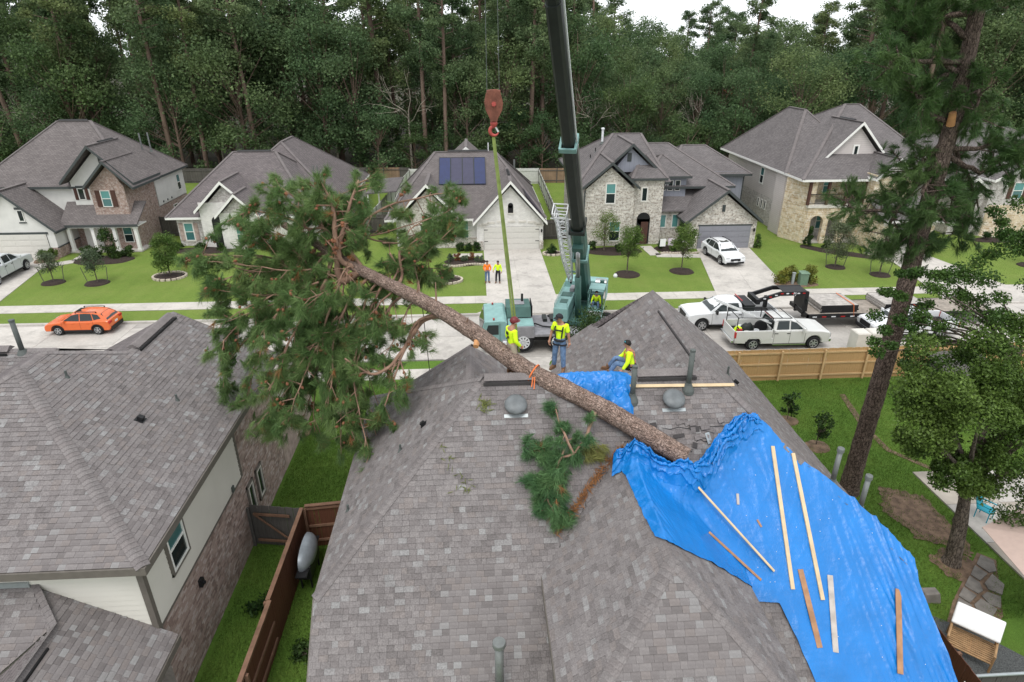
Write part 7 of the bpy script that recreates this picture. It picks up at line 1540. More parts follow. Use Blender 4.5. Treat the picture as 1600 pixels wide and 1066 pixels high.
P_, Q_ = finer([V(PX, PY, -.05), V(PX, PY, .35), V(PX, PY, 1.2), V(PX + .05, PY, 6.2), V(PX - .02, PY, 11), V(PX + .05, PY, 14.3), V(PX - .15, PY, 17), V(PX - .1, PY, 24)], [.44, .365, .335, .305, .27, .235, .20, .1], 190)
rough_trunk('trunk', P_, Q_, 'bark_st', TP1, 44, .026, (7, 7, 4))
LB = []
def pp(px, py, Y=19.6): return pxd(px, py, Y)
for a, ws in [((1478, 230), [(1400, 330), (1340, 330), (1320, 310)]), ((1470, 260), [(1420, 300), (1390, 350), (1385, 390)]), ((1480, 210), [(1440, 260), (1410, 270)]), ((1485, 190), [(1440, 170), (1420, 130)]), ((1495, 120), [(1450, 70), (1420, 40)]), ((1480, 240), [(1530, 270), (1580, 240), (1640, 200)]), ((1470, 290), [(1500, 320), (1500, 370)]), ((1465, 300), [(1430, 360), (1450, 400)]), ((1490, 170), [(1530, 140), (1520, 190)]), ((1505, 60), [(1470, 20), (1440, -20)]), ((1480, 200), [(1500, 250), (1530, 330)]), ((1475, 250), [(1440, 300), (1480, 350)]), ((1500, 100), [(1400, 90), (1390, 110)]), ((1480, 230), [(1560, 230), (1600, 260)]), ((1500, 110), [(1440, 130), (1470, 200)]), ((1510, 20), [(1450, 40), (1390, 10)])]:
    Y = 19.6 + rb.uniform(-1.2, 1.2); s0 = pp(*a); LB.append([s0] + [pp(x, y, 19.6 + (Y - 19.6) * (k + 1) / len(ws)) for k, (x, y) in enumerate(ws)])
for k in range(12): z = 17.5 + 6 * k / 12; a = rb.uniform(0, 6.28); LB.append([V(PX, PY, z), V(PX + 1.4 * math.cos(a), PY + 1.4 * math.sin(a), z + .3), V(PX + 2.6 * math.cos(a), PY + 2.6 * math.sin(a), z + .4)])
tufted_crown(TP1, None, LB, .09, 'needle2', 22, 50, .30, .012)
MB().tube([pp(1485, 196, 19.4), pp(1489, 176, 19.3)], [.12, .10], 12).build('cut_stub', 'cutwood', TP1)
def broadleaf(name, label, x, y, h, limbs_, clumps, per, size, mat, bark='bark_oak', r=.2, group=None, squash=.8, trunk_top=.5, lean=(0, 0), flat=0.0):
    t_ = thing(name, label, 'tree' if name.endswith('tree') else 'plant', (x, y, 0), 0, group)
    top = V(x + lean[0], y + lean[1], h * trunk_top); P_, Q_ = finer([V(x, y, -.05), V(x, y, .25), V(x + lean[0] * .4, y + lean[1] * .4, h * trunk_top * .5), top], [r * 1.4, r * 1.05, r * .9, r * .6], 24)
    rough_trunk('trunk', P_, Q_, bark, t_, 16, .012, (7, 7, 3)); tq = MB()
    for c_, rr in clumps[:limbs_]: c_ = Vector(c_); m_ = top.lerp(c_, .5) + V(0, 0, .1) + nz(c_) * .2; tq.tube([top - V(0, 0, h * .08 * rb.random()), m_, c_], [r * .45, r * .28, .015], 6, cap=False)
    tag(tq.build('limbs', bark, t_), kind='stuff')
    me = np_mesh('crown', leaves([c for c, _ in clumps], [rr for _, rr in clumps], per, size, squash, .25, flat), [mat], (x, y, 0)); tag(link('crown', me, t_), kind='stuff'); return t_
cl = []
for px, py, Y, rr in [(1500, 690, 15.2, 1.0), (1470, 650, 15.4, .9), (1530, 640, 15.0, 1.1), (1570, 680, 15.2, 1.1), (1600, 620, 15.4, 1.2), (1450, 600, 15.8, .9), (1500, 580, 15.6, 1.0), (1550, 560, 15.6, 1.1), (1600, 540, 15.8, 1.1), (1480, 730, 15.0, .6), (1520, 760, 14.8, .7), (1570, 750, 14.8, .9), (1610, 760, 15.0, .9), (1440, 680, 15.6, .6), (1560, 620, 14.6, .9), (1510, 640, 14.4, .8), (1620, 690, 14.8, 1.0)]: cl.append((tuple(pxd(px, py, Y)), rr))
cl = [(tuple(Vector(c) + Vector([rb.gauss(0, r * .62) for _ in range(3)])), r * rb.uniform(.42, .7)) for c, r in cl for _ in range(6)]
broadleaf('oak_tree', 'small dense dark leaved tree beside the patio on the right', 16.25, 15.6, 8.2, 26, cl, 820, .088, 'leaf_oak', r=.24, trunk_top=.42, lean=(-.5, 0))
cl = []
for px, py, Y, rr in [(1440, 470, 17.6, .55), (1400, 500, 17.4, .45), (1380, 540, 17.2, .4), (1460, 520, 17.4, .6), (1500, 480, 17.6, .6), (1550, 460, 17.6, .7), (1590, 480, 17.6, .7), (1520, 420, 17.8, .6), (1570, 400, 18.0, .6), (1600, 370, 18.0, .6), (1500, 540, 17.2, .6), (1550, 520, 17.2, .7), (1420, 560, 17.2, .4), (1440, 430, 17.8, .4), (1410, 450, 17.6, .35), (1610, 430, 17.8, .7), (1580, 340, 18.2, .5), (1480, 570, 17.0, .6)]: cl.append((tuple(pxd(px, py, Y)), rr))
cl = [(tuple(Vector(c) + Vector([rb.gauss(0, r * .7) for _ in range(3)])), r * rb.uniform(.45, .75)) for c, r in cl for _ in range(4)]
broadleaf('slender_tree', 'tall thin leaved tree with grey stems behind the patio tree at the right edge', 17.9, 17.6, 11, 22, cl, 330, .085, 'leaf_oak', bark='bark_oak', r=.11, trunk_top=.66, squash=.7)
# ------------------------------------------------------------ tarps and boards on the roof
def zWing(x, y):
    if y > 14.2: return -9
    return min(WZ - TP * abs(x - WR), WZ + TP * (y - 9.8)) if abs(x - WR) < 2.6 and y > 7.2 else -9
def zRoof(x, y):
    z = zS(min(x, 10.9), min(y, 15.64)) if y <= 15.64 else 7.8 - .661 * (y - 15.64)
    if x > 10.9: z -= (x - 10.9) * 2.2
    if y < 15.64 and x > 6.7 + (15.64 - y) * .98: z = min(z, zE(x, y)) if x <= 10.9 else z
    return max(z, zWing(x, y))
def dist_poly(x, y, poly, closed=True):
    best = (9e9, 0, 0); n = len(poly)
    for i in range(n if closed else n - 1):
        (xa, ya), (xb, yb) = poly[i], poly[(i + 1) % n]; dx, dy = xb - xa, yb - ya; t = max(0, min(1, ((x - xa) * dx + (y - ya) * dy) / (dx * dx + dy * dy + 1e-9))); px, py = xa + t * dx, ya + t * dy; d = math.hypot(x - px, y - py)
        if d < best[0]: best = (d, px, py)
    return best
def cloth(name, label, poly, step, height, mat):
    xs_ = [p[0] for p in poly]; ys_ = [p[1] for p in poly]; x0, x1, y0, y1 = min(xs_), max(xs_), min(ys_), max(ys_); nx, ny = int((x1 - x0) / step) + 2, int((y1 - y0) / step) + 2; ins = {}
    for j in range(ny + 1):
        for i in range(nx + 1): ins[i, j] = pip(x0 + (i - .5) * step, y0 + (j - .5) * step, poly)
    vid = {}; vs_ = []; fs = []
    def vert(i, j):
        if (i, j) not in vid:
            x, y = x0 + (i - .5) * step, y0 + (j - .5) * step
            d, px, py = dist_poly(x, y, poly)
            if not ins[i, j]: x, y, d = px, py, 0
            vid[i, j] = len(vs_); vs_.append((x, y, height(x, y, d)))
        return vid[i, j]
    for j in range(ny):
        for i in range(nx):
            k = [(i, j), (i + 1, j), (i + 1, j + 1), (i, j + 1)]
            if sum(ins[a] for a in k) >= 1: fs.append(tuple(vert(*a) for a in k))
    o = MB().raw(vs_, fs).build(name, mat, smooth=True); tag(o, label, 'tarp'); return o
HEAP = [(3.58, 13.5), (4.05, 13.3), (4.75, 13.08), (5.4, 12.95), (6.0, 13.3), (6.6, 13.75), (7.1, 14.15), (7.6, 14.3)]
def ridged(x, y, k=0): return 1 - abs(mnoise.noise((x, y, k)) * 2)
def sharp(x, y, k=0): return max(0, 1 - abs(mnoise.noise((x, y, k)) * 2.6)) ** 2
def along(x, y, poly):
    best = (9e9, 0); s0 = 0
    for (xa, ya), (xb, yb) in zip(poly, poly[1:]):
        L = math.hypot(xb - xa, yb - ya); t = max(0, min(1, ((x - xa) * (xb - xa) + (y - ya) * (yb - ya)) / (L * L))); d = math.hypot(x - xa - t * (xb - xa), y - ya - t * (yb - ya))
        if d < best[0]: best = (d, s0 + t * L)
        s0 += L
    return best
def h_tarp(x, y, d):
    b = zRoof(x, y)
    # valley is bridged by the sheet
    b = max(b, zS(min(x, 10.9), y) if y < 15.6 else b)
    vx = WR + (14.15 - y)                                   # right valley line of the wing
    sag = math.exp(-((x - vx) / .35) ** 2) if y < 14.15 else 0
    hd_ = dist_poly(x, y, HEAP, False)[0]
    f = math.exp(-(hd_ / .36) ** 2)
    wav = .022 * sharp(x * .9 + y * .2, y * .16 - x * .08, 3) + .012 * sharp(x * 2.0, y * .22, 17) + .010 * sharp((x + y) * .8, (x - y) * 2.2, 31) + .004 * ridged(x * 6.5 + y * 2, y * 1.4, 8) + .005 * mnoise.noise((x * 1.6, y * 7, 2))
    edge = .030 * mnoise.noise((x * 5, y * 5, 7)) * math.exp(-d / .18)
    fall = max(0, min(1, (x - 8.9) / 1.5)); wav += fall * (.09 * sharp(x * 2.6 + y * .5, y * .30, 5) + .055 * sharp(x * 5.5 + y, y * .45, 6))
    da, sa = along(x, y, HEAP); wob = .12 * mnoise.noise((x * 2.2, y * 2.2, 4))
    heap = f * (.13 + .07 * sharp(sa * .8, (da + wob) * 4.2, 1) + .06 * sharp(x * 4.5, y * 4.5, 9) + .04 * sharp(x * 9, y * 9, 5)) * min(1, .25 + d / .14) + math.exp(-(((x - 5.35) / .40) ** 2 + ((y - 13.02) / .26) ** 2)) * .45 + math.exp(-(hd_ / .75) ** 2) * (.07 * sharp(sa * 2.4, da * .7, 12) + .04 * sharp(sa * 5, da * .9, 13))
    left = math.exp(-(dist_poly(x, y, [(3.7, 13.3), (3.85, 12.0), (4.0, 10.5)], False)[0] / .35) ** 2) * (.07 * ridged((x + y * .5) * 5.5, (y - x) * 1.0, 2))
    return b + .035 + .09 * sag + wav + edge + heap + left
big = cloth('blue_tarp', 'large blue tarp with boards on it covering the right side of the near roof', TARP, .030, h_tarp, 'tarp')
def gathered(path, wd, folds, hgt, seed, ns=150, nt=56):
    """slack cloth gathered into overhanging pleats that run along a path"""
    P = [Vector((x, y, 0)) for x, y in path]; L = [0.0]
    for a, b in zip(P, P[1:]): L.append(L[-1] + (b - a).length)
    vs_ = []; fs = []
    for i in range(ns):
        s_ = L[-1] * i / (ns - 1); k = max(j for j in range(len(P) - 1) if L[j] <= s_ + 1e-6); f = min(1, (s_ - L[k]) / (L[k + 1] - L[k])); c_ = P[k].lerp(P[k + 1], f); d0 = (P[min(k + 1, len(P) - 1)] - P[max(k - 0, 0)]).normalized(); d1 = (P[min(k + 2, len(P) - 1)] - P[min(k + 1, len(P) - 2)]).normalized(); d = d0.lerp(d1, f).normalized(); nn = Vector((-d.y, d.x, 0)); env = min(1, .25 + 3 * i / ns) * min(1, .2 + 5 * (ns - 1 - i) / ns)
        for j in range(nt):
            t = j / (nt - 1); ph = 2 * math.pi * (t * folds + .55 * mnoise.noise((s_ * 1.6, t * 1.5, seed)) + .25 * mnoise.noise((s_ * 4.5, t * 3, seed + 3))); e = math.sin(math.pi * min(1, max(0, t))) ** .6
            off = (t - .5) * wd * (1 + .25 * mnoise.noise((s_ * 1.3, 2, seed))) + .06 * math.sin(2 * ph) * e + .03 * mnoise.noise((s_ * 7, t * 5, seed)); hz_ = e * env * (hgt * (.45 + .35 * mnoise.noise((s_ * 1.8, t * 1.2, seed + 6)) + .40 * abs(math.sin(ph))) + .03 * mnoise.noise((s_ * 9, t * 7, seed + 8)))
            p = c_ + nn * off; vs_.append((p.x, p.y, max(h_tarp(p.x, p.y, .12) - .05, zRoof(p.x, p.y) + .05) + hz_ + (0 if .08 < t < .92 else -.04)))
    for i in range(ns - 1):
        for j in range(nt - 1): a = i * nt + j; fs.append((a, a + nt, a + nt + 1, a + 1))
    MB().raw(vs_, fs).build('gathered_edge', 'tarp', big, smooth=True)
gathered([(3.48, 13.50), (3.95, 13.38), (4.6, 13.18), (5.15, 13.08), (5.75, 13.12)], .64, 2.6, .46, 1); gathered([(5.05, 12.9), (5.6, 13.08), (6.1, 13.45), (6.6, 13.85), (7.1, 14.18), (7.75, 14.35)], .54, 2.4, .40, 9)
def h_tarp2(x, y, d):
    e = min(1, d / .22)
    return (zS(x, y) if y < 15.64 else 7.8 - .5 * (y - 15.64)) + .03 + e * (.25 + .75 * min(1, max(0, (15.62 - y) / .45))) * (.10 + .15 * sharp((x + y) * 1.1, (x - y) * 2.6, 21) + .13 * sharp(x * 3.2, y * 4.0, 24) + .07 * sharp(x * 7, y * 7, 27)) + .02 * mnoise.noise((x * 8, y * 8, 3))
cloth('blue_tarp', 'small crumpled blue tarp beside the workers on the ridge', TARP2, .03, h_tarp2, 'tarp')
q = MB()
for k in range(46):
    x, y = 6.6 + 4.0 * random.random(), 9.2 + 4.6 * random.random()
    if pip(x, y, TARP): q.lathe((x, y, h_tarp(x, y, 1) + .004), [(.011, 0), (.009, .008), (0, .009)], 7, 0, nS)
o = q.build('cap_nails', 'white_m'); tag(o, 'white nail caps scattered over the big tarp', 'nails', kind='stuff')
def board(name, label, a, b, wd, th, mat, lift=.0, surf=None):
    sf_ = surf or (lambda x, y: h_tarp(x, y, 1)); hs2 = [sf_(a[0] + (b[0] - a[0]) * u, a[1] + (b[1] - a[1]) * u) for u in np.linspace(0, 1, 15)]; us = np.linspace(0, 1, 15); sl_, ic = np.polyfit(us, hs2, 1); up_ = max(h_ - (ic + sl_ * u) for h_, u in zip(hs2, us)); za, zb = ic + up_ * .55 + th / 2, ic + sl_ + up_ * .55 + th / 2
    A, B = V(a[0], a[1], za + lift), V(b[0], b[1], zb + lift); o = MB().bar(A, B, wd, th, up=tuple(nS)).build(name, mat, bevel=.004); return tag(o, label, 'board')
board('lumber_stud', 'long pale stud on the big tarp, left of the parallel pair', (7.97, 13.88), (7.70, 11.15), .10, .045, 'lumber'); board('lumber_stud', 'long pale stud on the big tarp, right of the parallel pair', (8.50, 13.73), (8.40, 10.94), .10, .045, 'lumber')
board('lumber_strip', 'thin pale batten running out from under the bunched tarp edge', (5.55, 12.95), (7.30, 11.45), .055, .04, 'lumber'); board('lumber_strip', 'short brown batten on the tarp beside the shingles', (5.75, 12.10), (6.93, 11.32), .06, .03, 'lumber2')
board('board', 'brown board on the tarp below the left pale stud', (8.01, 11.51), (8.04, 10.12), .14, .025, 'lumber2'); board('board', 'grey board on the tarp below the right pale stud', (8.74, 11.38), (8.42, 10.05), .14, .025, 'lumber3'); board('board', 'reddish board near the lower right corner of the tarp', (10.36, 11.03), (9.87, 9.65), .14, .025, 'lumber2')
board('lumber_stud', 'long pale stud lying along the ridge beside the seated worker', (3.50, 15.30), (7.25, 15.25), .09, .045, 'lumber', .03, surf=lambda x, y: max(zS(x, y), zE(x, y) if x > 7.2 else -9) + .03)
board('wood_shard', 'small grey splinter of wood on the big tarp right of the bunched edge', (6.75, 12.95), (6.72, 12.75), .07, .03, 'lumber3'); board('wood_shard', 'tiny brown splinter of wood on the big tarp', (7.15, 12.45), (7.22, 12.3), .05, .02, 'lumber2')
# thin tag line from the trunk down to the street
t_ = thing('tag_line', 'thin dark rope hanging from the trunk down to the street', 'rope', tuple(trunk_pt(1.98))); a = trunk_pt(1.98); MB().tube([a, V(a.x - .1, a.y + 3, a.z - 5.2), V(-1.9, 32.2, .0)], .012, 6).build('strand', 'black', t_)

# ------------------------------------------------------------ fences round the near garden
def picket_fence(label, a, b, h, mat, rail_mat, side=1, pw=.14, post=2.4, z0=0.0, cap=False, cat='fence', rails=(.25, .95, 1.62), name='wooden_fence', gap=.006, jit=.012):
    a, b = V(*a, 0), V(*b, 0); t_ = thing(name, label, cat, tuple(a)); L = (b - a).length; d = (b - a).normalized(); s_ = V(-d.y, d.x, 0) * side; n = round(L / pw); mts = [mat] if isinstance(mat, str) else mat; ms = {}
    for m_ in mts: ms[m_] = MB().box(-pw / 2 + gap / 2, pw / 2 - gap / 2, -.009, .009, 0, 1).mesh('picket', [m_])
    ang = math.atan2(d.y, d.x)
    for k in range(n):
        p = a + d * ((k + .5) * L / n); o_ = link('picket', ms[random.choice(mts)], t_); o_.location = p - a + s_ * random.uniform(-.004, .004) + V(0, 0, z0); o_.rotation_euler = (0, random.uniform(-.006, .006), ang); o_.scale = (L / n / pw, 1, h + random.uniform(-jit, jit))
    for r in rails:
        if r < h: MB().bar(a + s_ * .035 + V(0, 0, r + z0), b + s_ * .035 + V(0, 0, r + z0), .045, .09).build('rail', rail_mat, t_)
    k = 0.0
    while k <= L + .01: p = a + d * min(k, L) + s_ * .10; MB().box(p.x - .045, p.x + .045, p.y - .045, p.y + .045, 0, h - .06).build('post', rail_mat, t_); k += post
    if cap: MB().bar(a + V(0, 0, h + .02) + s_ * .02, b + V(0, 0, h + .02) + s_ * .02, .13, .035).build('cap_rail', rail_mat, t_)
    return t_
picket_fence('new tan cedar fence with rails along the street side of the right lawn', (32.5, 29.0), (11.2, 28.9), 1.83, 'fence_tan', 'fence_tan2', 1, .142, 2.35, rails=(.28, .98, 1.62), cap=False)
picket_fence('brown stained fence in the alley between the two near houses', (-6.2, 13.6), (-6.2, 17.6), 1.83, ['fence_brown'], 'fence_rail', 1, rails=(.3, .95, 1.74), cap=True); picket_fence('lower brown stained fence at the bottom of the alley', (-6.22, 6.5), (-6.2, 13.6), 1.80, ['fence_brown'], 'fence_rail', -1, rails=(.3, .95, 1.72), cap=True)
picket_fence('short brown cross fence between the alley fence and the near house', (-6.15, 17.72), (-3.75, 17.95), 1.83, ['fence_brown'], 'fence_rail', -1, rails=(.3, .95, 1.72), cap=True)
g_ = picket_fence('weathered grey gate with diagonal brace beside the left house', (-8.15, 18.0), (-6.3, 17.7), 1.75, ['fence_grey'], 'fence_grey', -1, name='garden_gate', cat='gate', rails=())
for z in (.3, 1.45): MB().bar((-8.0, 17.86, z), (-6.7, 17.66, z), .05, .09).build('brace', 'fence_rail', g_)
MB().bar((-7.95, 17.84, 1.42), (-6.75, 17.65, .34), .04, .06).build('brace', 'fence_rail', g_)
picket_fence('brown stained fence just right of the tarp edge', (12.4, 13.2), (12.35, 6.5), 1.83, ['fence_brown'], 'fence_rail', 1, rails=(.3, .95, 1.72))
t2 = picket_fence('weathered grey fence with a pale pipe rail at the bottom right corner', (12.45, 10.35), (17.5, 10.35), 1.45, ['fence_grey'], 'fence_grey', -1, rails=(.3, 1.1)); MB().tube([(12.5, 10.28, 1.55), (17.5, 10.28, 1.55)], .04, 10).build('pipe_rail', 'flash', t2)
t_ = thing('wire_hoop', 'white wire hoop by the brown fence at the bottom right', 'hoop', (12.0, 9.9, 1.2)); MB().tube([(12.0, 9.7, 1.0), (12.05, 9.75, 1.55), (12.15, 10.1, 1.6), (12.2, 10.15, 1.0)], .018, 8).build('wire', 'white_m', t_)
# barbecue in the alley
t_ = thing('barbecue_grill', 'grey hooded black barbecue standing against the brown alley fence', 'grill', (-5.85, 16.3, 0)); q = MB(); vs_ = [(-5.95 + .40 * math.sin(a) * math.sin(b) ** .7, 16.35 - .78 * math.cos(b), 1.02 + .44 * math.cos(a) * math.sin(b) ** .7) for b in [math.pi * (i + .02) / 14.04 for i in range(15)] for a in [math.pi * (k - .1) / 9.8 for k in range(11)]]; q.raw(vs_, [(i * 11 + k, i * 11 + k + 1, (i + 1) * 11 + k + 1, (i + 1) * 11 + k) for i in range(14) for k in range(10)]); q.build('hood', 'grill', t_, smooth=True); q = MB(); q.box(-6.05, -5.62, 15.72, 16.88, .42, .95); q.build('fire_box', 'black', t_, bevel=.02); q = MB()
for x, y in ((-6.0, 15.8), (-5.68, 15.8), (-6.0, 16.8), (-5.68, 16.8)): MB().bar((x, y, .0), (x, y, .45), .05, up=(1, 0, 0)).build('leg', 'black', t_)
for y0 in (15.35, 16.9): MB().box(-6.02, -5.66, y0, y0 + .36, .86, .9).build('side_shelf', 'black', t_)
MB().bar((-6.02, 15.95, 1.32), (-6.02, 16.65, 1.32), .03).build('handle', 'chrome', t_)

# ------------------------------------------------------------ right garden
def plant(name, label, x, y, h, r, mat, n=14, per=60, size=.11, group=None, z=0.0, stem='bark_oak', squash=.9, cat='shrub', low=.25, flat=0.0, cone=False):
    t_ = thing(name, label, cat, (0, 0, 0), 0, group); cs = []; rr = []
    for k in range(n):
        a = rng.uniform(0, 6.28); u = rng.random(); zz = h * (low + (1 - low) * u * .92); taper = (1 - u) if cone else math.sqrt(max(.15, 1 - ((u - .45) / .62) ** 2)); q_ = r * taper * math.sqrt(rng.random()) * .8; cs.append((q_ * math.cos(a), q_ * math.sin(a), zz)); rr.append(r * (.34 + .22 * rng.random()) * (.6 if cone else 1))
    q = MB(); q.tube([(0, 0, -.03), (0, 0, h * .5), (0, 0, h * .8)], [max(.012, r * .05), max(.01, r * .035), .006], 6)
    for c in cs: q.tube([(0, 0, h * low * .9), tuple(Vector(c) * .6 + V(0, 0, h * .15)), c], [.012, .01, .005], 4, cap=False)
    tag(q.build('stems', stem, t_), kind='stuff'); tag(link('foliage', np_mesh('foliage', leaves(cs, rr, per, size, squash, .2, flat), [mat]), t_), kind='stuff'); t_.location = (x, y, z); return t_
plant('young_shrub', 'small dark shrub nearest the tan fence on the right lawn', 14.8, 25.0, 1.5, .45, 'leaf_shrub', 12, 45, .13); bed('mulch_patch', blob_pts(14.8, 24.9, .5, .45, ph=2), .05, 'dirt')
plant('young_shrub', 'second small shrub on the right lawn, between the roof edge and the pine', 15.1, 22.8, 1.9, .5, 'leaf_shrub', 14, 34, .13); bed('mulch_patch', blob_pts(15.1, 22.7, .6, .5, ph=3), .05, 'dirt')
def patch(name, pts, mat, z=.012): return tag(MB().poly([(x, y, z) for x, y in pts]).build(name, mat), kind='structure')
patch('dirt_patch', [(x + .16 * mnoise.noise((x * 5, y * 5, 1)) + .07 * mnoise.noise((x * 14, y * 14, 2)), y + .16 * mnoise.noise((x * 5, y * 5, 6)) + .07 * mnoise.noise((x * 14, y * 14, 7))) for x, y in blob_pts(16.7, 17.9, 1.15, 1.75, 150, .45, 4)], 'dirt', .014); patch('dirt_strip', [(18.6, 27.2), (18.9, 27.2), (18.3, 24.2), (18.25, 22.3), (19.6, 20.4), (19.3, 20.4), (18.0, 22.2), (18.0, 24.3)], 'dirt', .010); patch('bare_earth', [(x + .12 * mnoise.noise((x * 6, y * 6, 1)), y + .12 * mnoise.noise((x * 6, y * 6, 6))) for x, y in blob_pts(16.3, 15.5, .75, .7, 90, .3, 7)], 'dirt', .012)
s_ = tag(bpy.data.objects.new('patio', None), kind='structure'); C.objects.link(s_)
for i in range(4):
    for j in range(4): x0, y0 = 18.15 + i * 2.2, 12.2 + j * 2.1; MB().box(x0 + .01, x0 + 2.19, y0 + .01, y0 + 2.09, -.1, .05).build('slab', 'patio' if (i + j) % 2 else 'concrete2', s_)
t_ = thing('patio_umbrella', 'beige patio umbrella at the right edge', 'umbrella', (17.6, 13.45, 0)); c_ = V(17.6, 13.45, 2.85)
cor = [V(17.6 + 2.1 * math.cos(a), 13.45 + 2.1 * math.sin(a), 2.35) for a in [R(22 + 60 * k) for k in range(6)]]
for k in range(6): MB().prism([c_, cor[k], cor[(k + 1) % 6]], (0, 0, -.015)).build('canopy_panel', 'umb', t_)
for k in range(6): MB().bar(c_ - V(0, 0, .05), cor[k] - V(0, 0, .04), .02).build('rib', 'steel', t_)
MB().tube([(17.6, 13.45, 0), (17.6, 13.45, 2.8)], .025, 10).build('pole', 'steel', t_); MB().lathe((17.6, 13.45, .0), [(.28, .05), (.28, .1), (.05, .14)], 18).build('base', 'black', t_)
def chair(label, x, y, rz, mat, frame='steel'):
    t_ = thing('patio_chair', label, 'chair', (0, 0, 0)); MB().box(-.25, .25, -.25, .22, .40, .44).build('seat', mat, t_); MB().prism([(-.25, .2, .46), (.25, .2, .46), (.25, .36, .95), (-.25, .36, .95)], (0, .03, 0)).build('backrest', mat, t_)
    for sx in (-.24, .24):
        for sy in (-.22, .2): MB().bar((sx, sy, 0), (sx, sy, .42), .03, up=(1, 0, 0)).build('leg', frame, t_)
        MB().bar((sx, -.22, .62), (sx, .25, .62), .035).build('armrest', frame, t_)
    t_.location = (x, y, .05); t_.rotation_euler = (0, 0, rz); return t_
chair('teal plastic patio chair half hidden behind the oak', 19.0, 17.7, R(30), 'teal', 'teal'); chair('dark framed patio chair beside the teal one', 20.0, 17.0, R(80), 'boomblk'); chair('dark metal patio chair under the edge of the umbrella', 18.6, 12.9, R(-50), 'boomblk')
st = tag(bpy.data.objects.new('stone_path', None), kind='structure'); C.objects.link(st); tag(MB().poly([(17.9, 15.6, .004), (17.5, 16.0, .004), (15.1, 13.95, .004), (13.8, 12.6, .004), (14.9, 12.4, .004), (16.3, 13.3, .004)]).build('path_bed', 'dirt', st), kind='structure')
for pts in [[(17.75, 15.55), (17.5, 15.85), (17.05, 15.45), (17.2, 15.05), (17.5, 15.1)], [(17.1, 15.0), (16.95, 15.4), (16.5, 15.0), (16.62, 14.72)], [(16.55, 14.65), (16.42, 14.95), (15.95, 14.55), (16.15, 14.2), (16.4, 14.3)], [(17.25, 14.98), (16.7, 14.62), (16.62, 14.35), (16.9, 14.1), (17.3, 14.5)], [(16.5, 14.25), (16.2, 14.1), (16.2, 13.75), (16.45, 13.6), (16.8, 14.02)], [(15.88, 14.5), (15.45, 14.15), (15.6, 13.85), (16.05, 14.12)], [(15.6, 13.75), (15.4, 14.08), (15.0, 13.7), (15.3, 13.4)], [(16.1, 14.0), (15.7, 13.78), (15.6, 13.5), (15.95, 13.3), (16.3, 13.55)], [(15.5, 13.45), (15.2, 13.3), (15.1, 12.9), (15.5, 12.85), (15.85, 13.2)], [(14.95, 13.6), (14.5, 13.2), (14.75, 12.9), (15.15, 13.3)]]:
    MB().prism([(x, y, .045 + .006 * random.random()) for x, y in pts], (0, 0, -.06)).build('flagstone', 'stonegrey', st, bevel=.012)
patch('gravel_bed', [(12.6, 13.3), (13.9, 13.6), (15.2, 12.6), (16.2, 11.4), (16.2, 10.5), (12.6, 10.5)], 'gravel', .006)
t_ = thing('bamboo_loveseat', 'bamboo loveseat with a white cushion over its back at the bottom right', 'seat', (0, 0, 0)); W_ = .56
for sx in (-W_, W_):
    for y, h in ((-.42, .62), (.40, .95)): MB().tube([(sx, y, 0), (sx, y, h)], .032, 8).build('leg', 'bamboo', t_)
    MB().tube([(sx, -.46, .62), (sx, .42, .64)], .035, 8).build('armrest', 'bamboo', t_)
for k in range(9): y = -.38 + k * .085; MB().box(-W_, W_, y - .022, y + .022, .36, .39).build('slat', 'bamboo', t_)
for y in (-.42, .40): MB().tube([(-W_, y, .33), (W_, y, .33)], .03, 8).build('rail', 'bamboo', t_)
MB().tube([(-W_, .40, .92), (W_, .40, .92)], .03, 8).build('rail', 'bamboo', t_); MB().box(-.02, .02, -.4, .4, .34, .365).build('rail', 'bamboo', t_)
q = MB(); q.prism([(-W_ - .04, .12, .66), (W_ + .04, .12, .66), (W_ + .04, .60, 1.10), (-W_ - .04, .60, 1.10)], (0, -.07, .10)); q.build('cushion', 'cushion', t_, bevel=.04); t_.location = (14.25, 12.15, 0); t_.rotation_euler = (0, 0, R(-44)); t_.scale = (1.0,) * 3
o = MB().raw([(14.1, 13.95, 0), (14.7, 13.9, 0), (14.75, 14.35, 0), (14.15, 14.4, 0), (14.15, 14.0, .32), (14.62, 13.97, .36), (14.66, 14.28, .33), (14.2, 14.32, .30)], [(4, 5, 6, 7), (0, 1, 5, 4), (1, 2, 6, 5), (2, 3, 7, 6), (3, 0, 4, 7)]).build('stone_block', 'stonegrey', bevel=.03); tag(o, 'dark square stone on the grass behind the bamboo loveseat', 'stone')
o = MB().lathe((15.05, 11.0, 0), [(.35, 0), (.33, .05), (.2, .09), (0, .1)], 9).build('stepping_stone', 'flash'); tag(o, 'pale round stone beside the bamboo loveseat', 'stone')
t_ = thing('shed_roof', 'low grey board roof beside the tan fence behind the trees', 'shed', (24.6, 26.5, 0)); MB().prism([(23.4, 25.6, 1.35), (26.4, 25.6, 1.35), (26.4, 28.4, 1.75), (23.4, 28.4, 1.75)], (0, 0, -.07)).build('roof', 'fence_grey', t_); MB().box(23.6, 26.2, 25.9, 28.2, 0, 1.3).build('wall', 'fence_grey', t_)

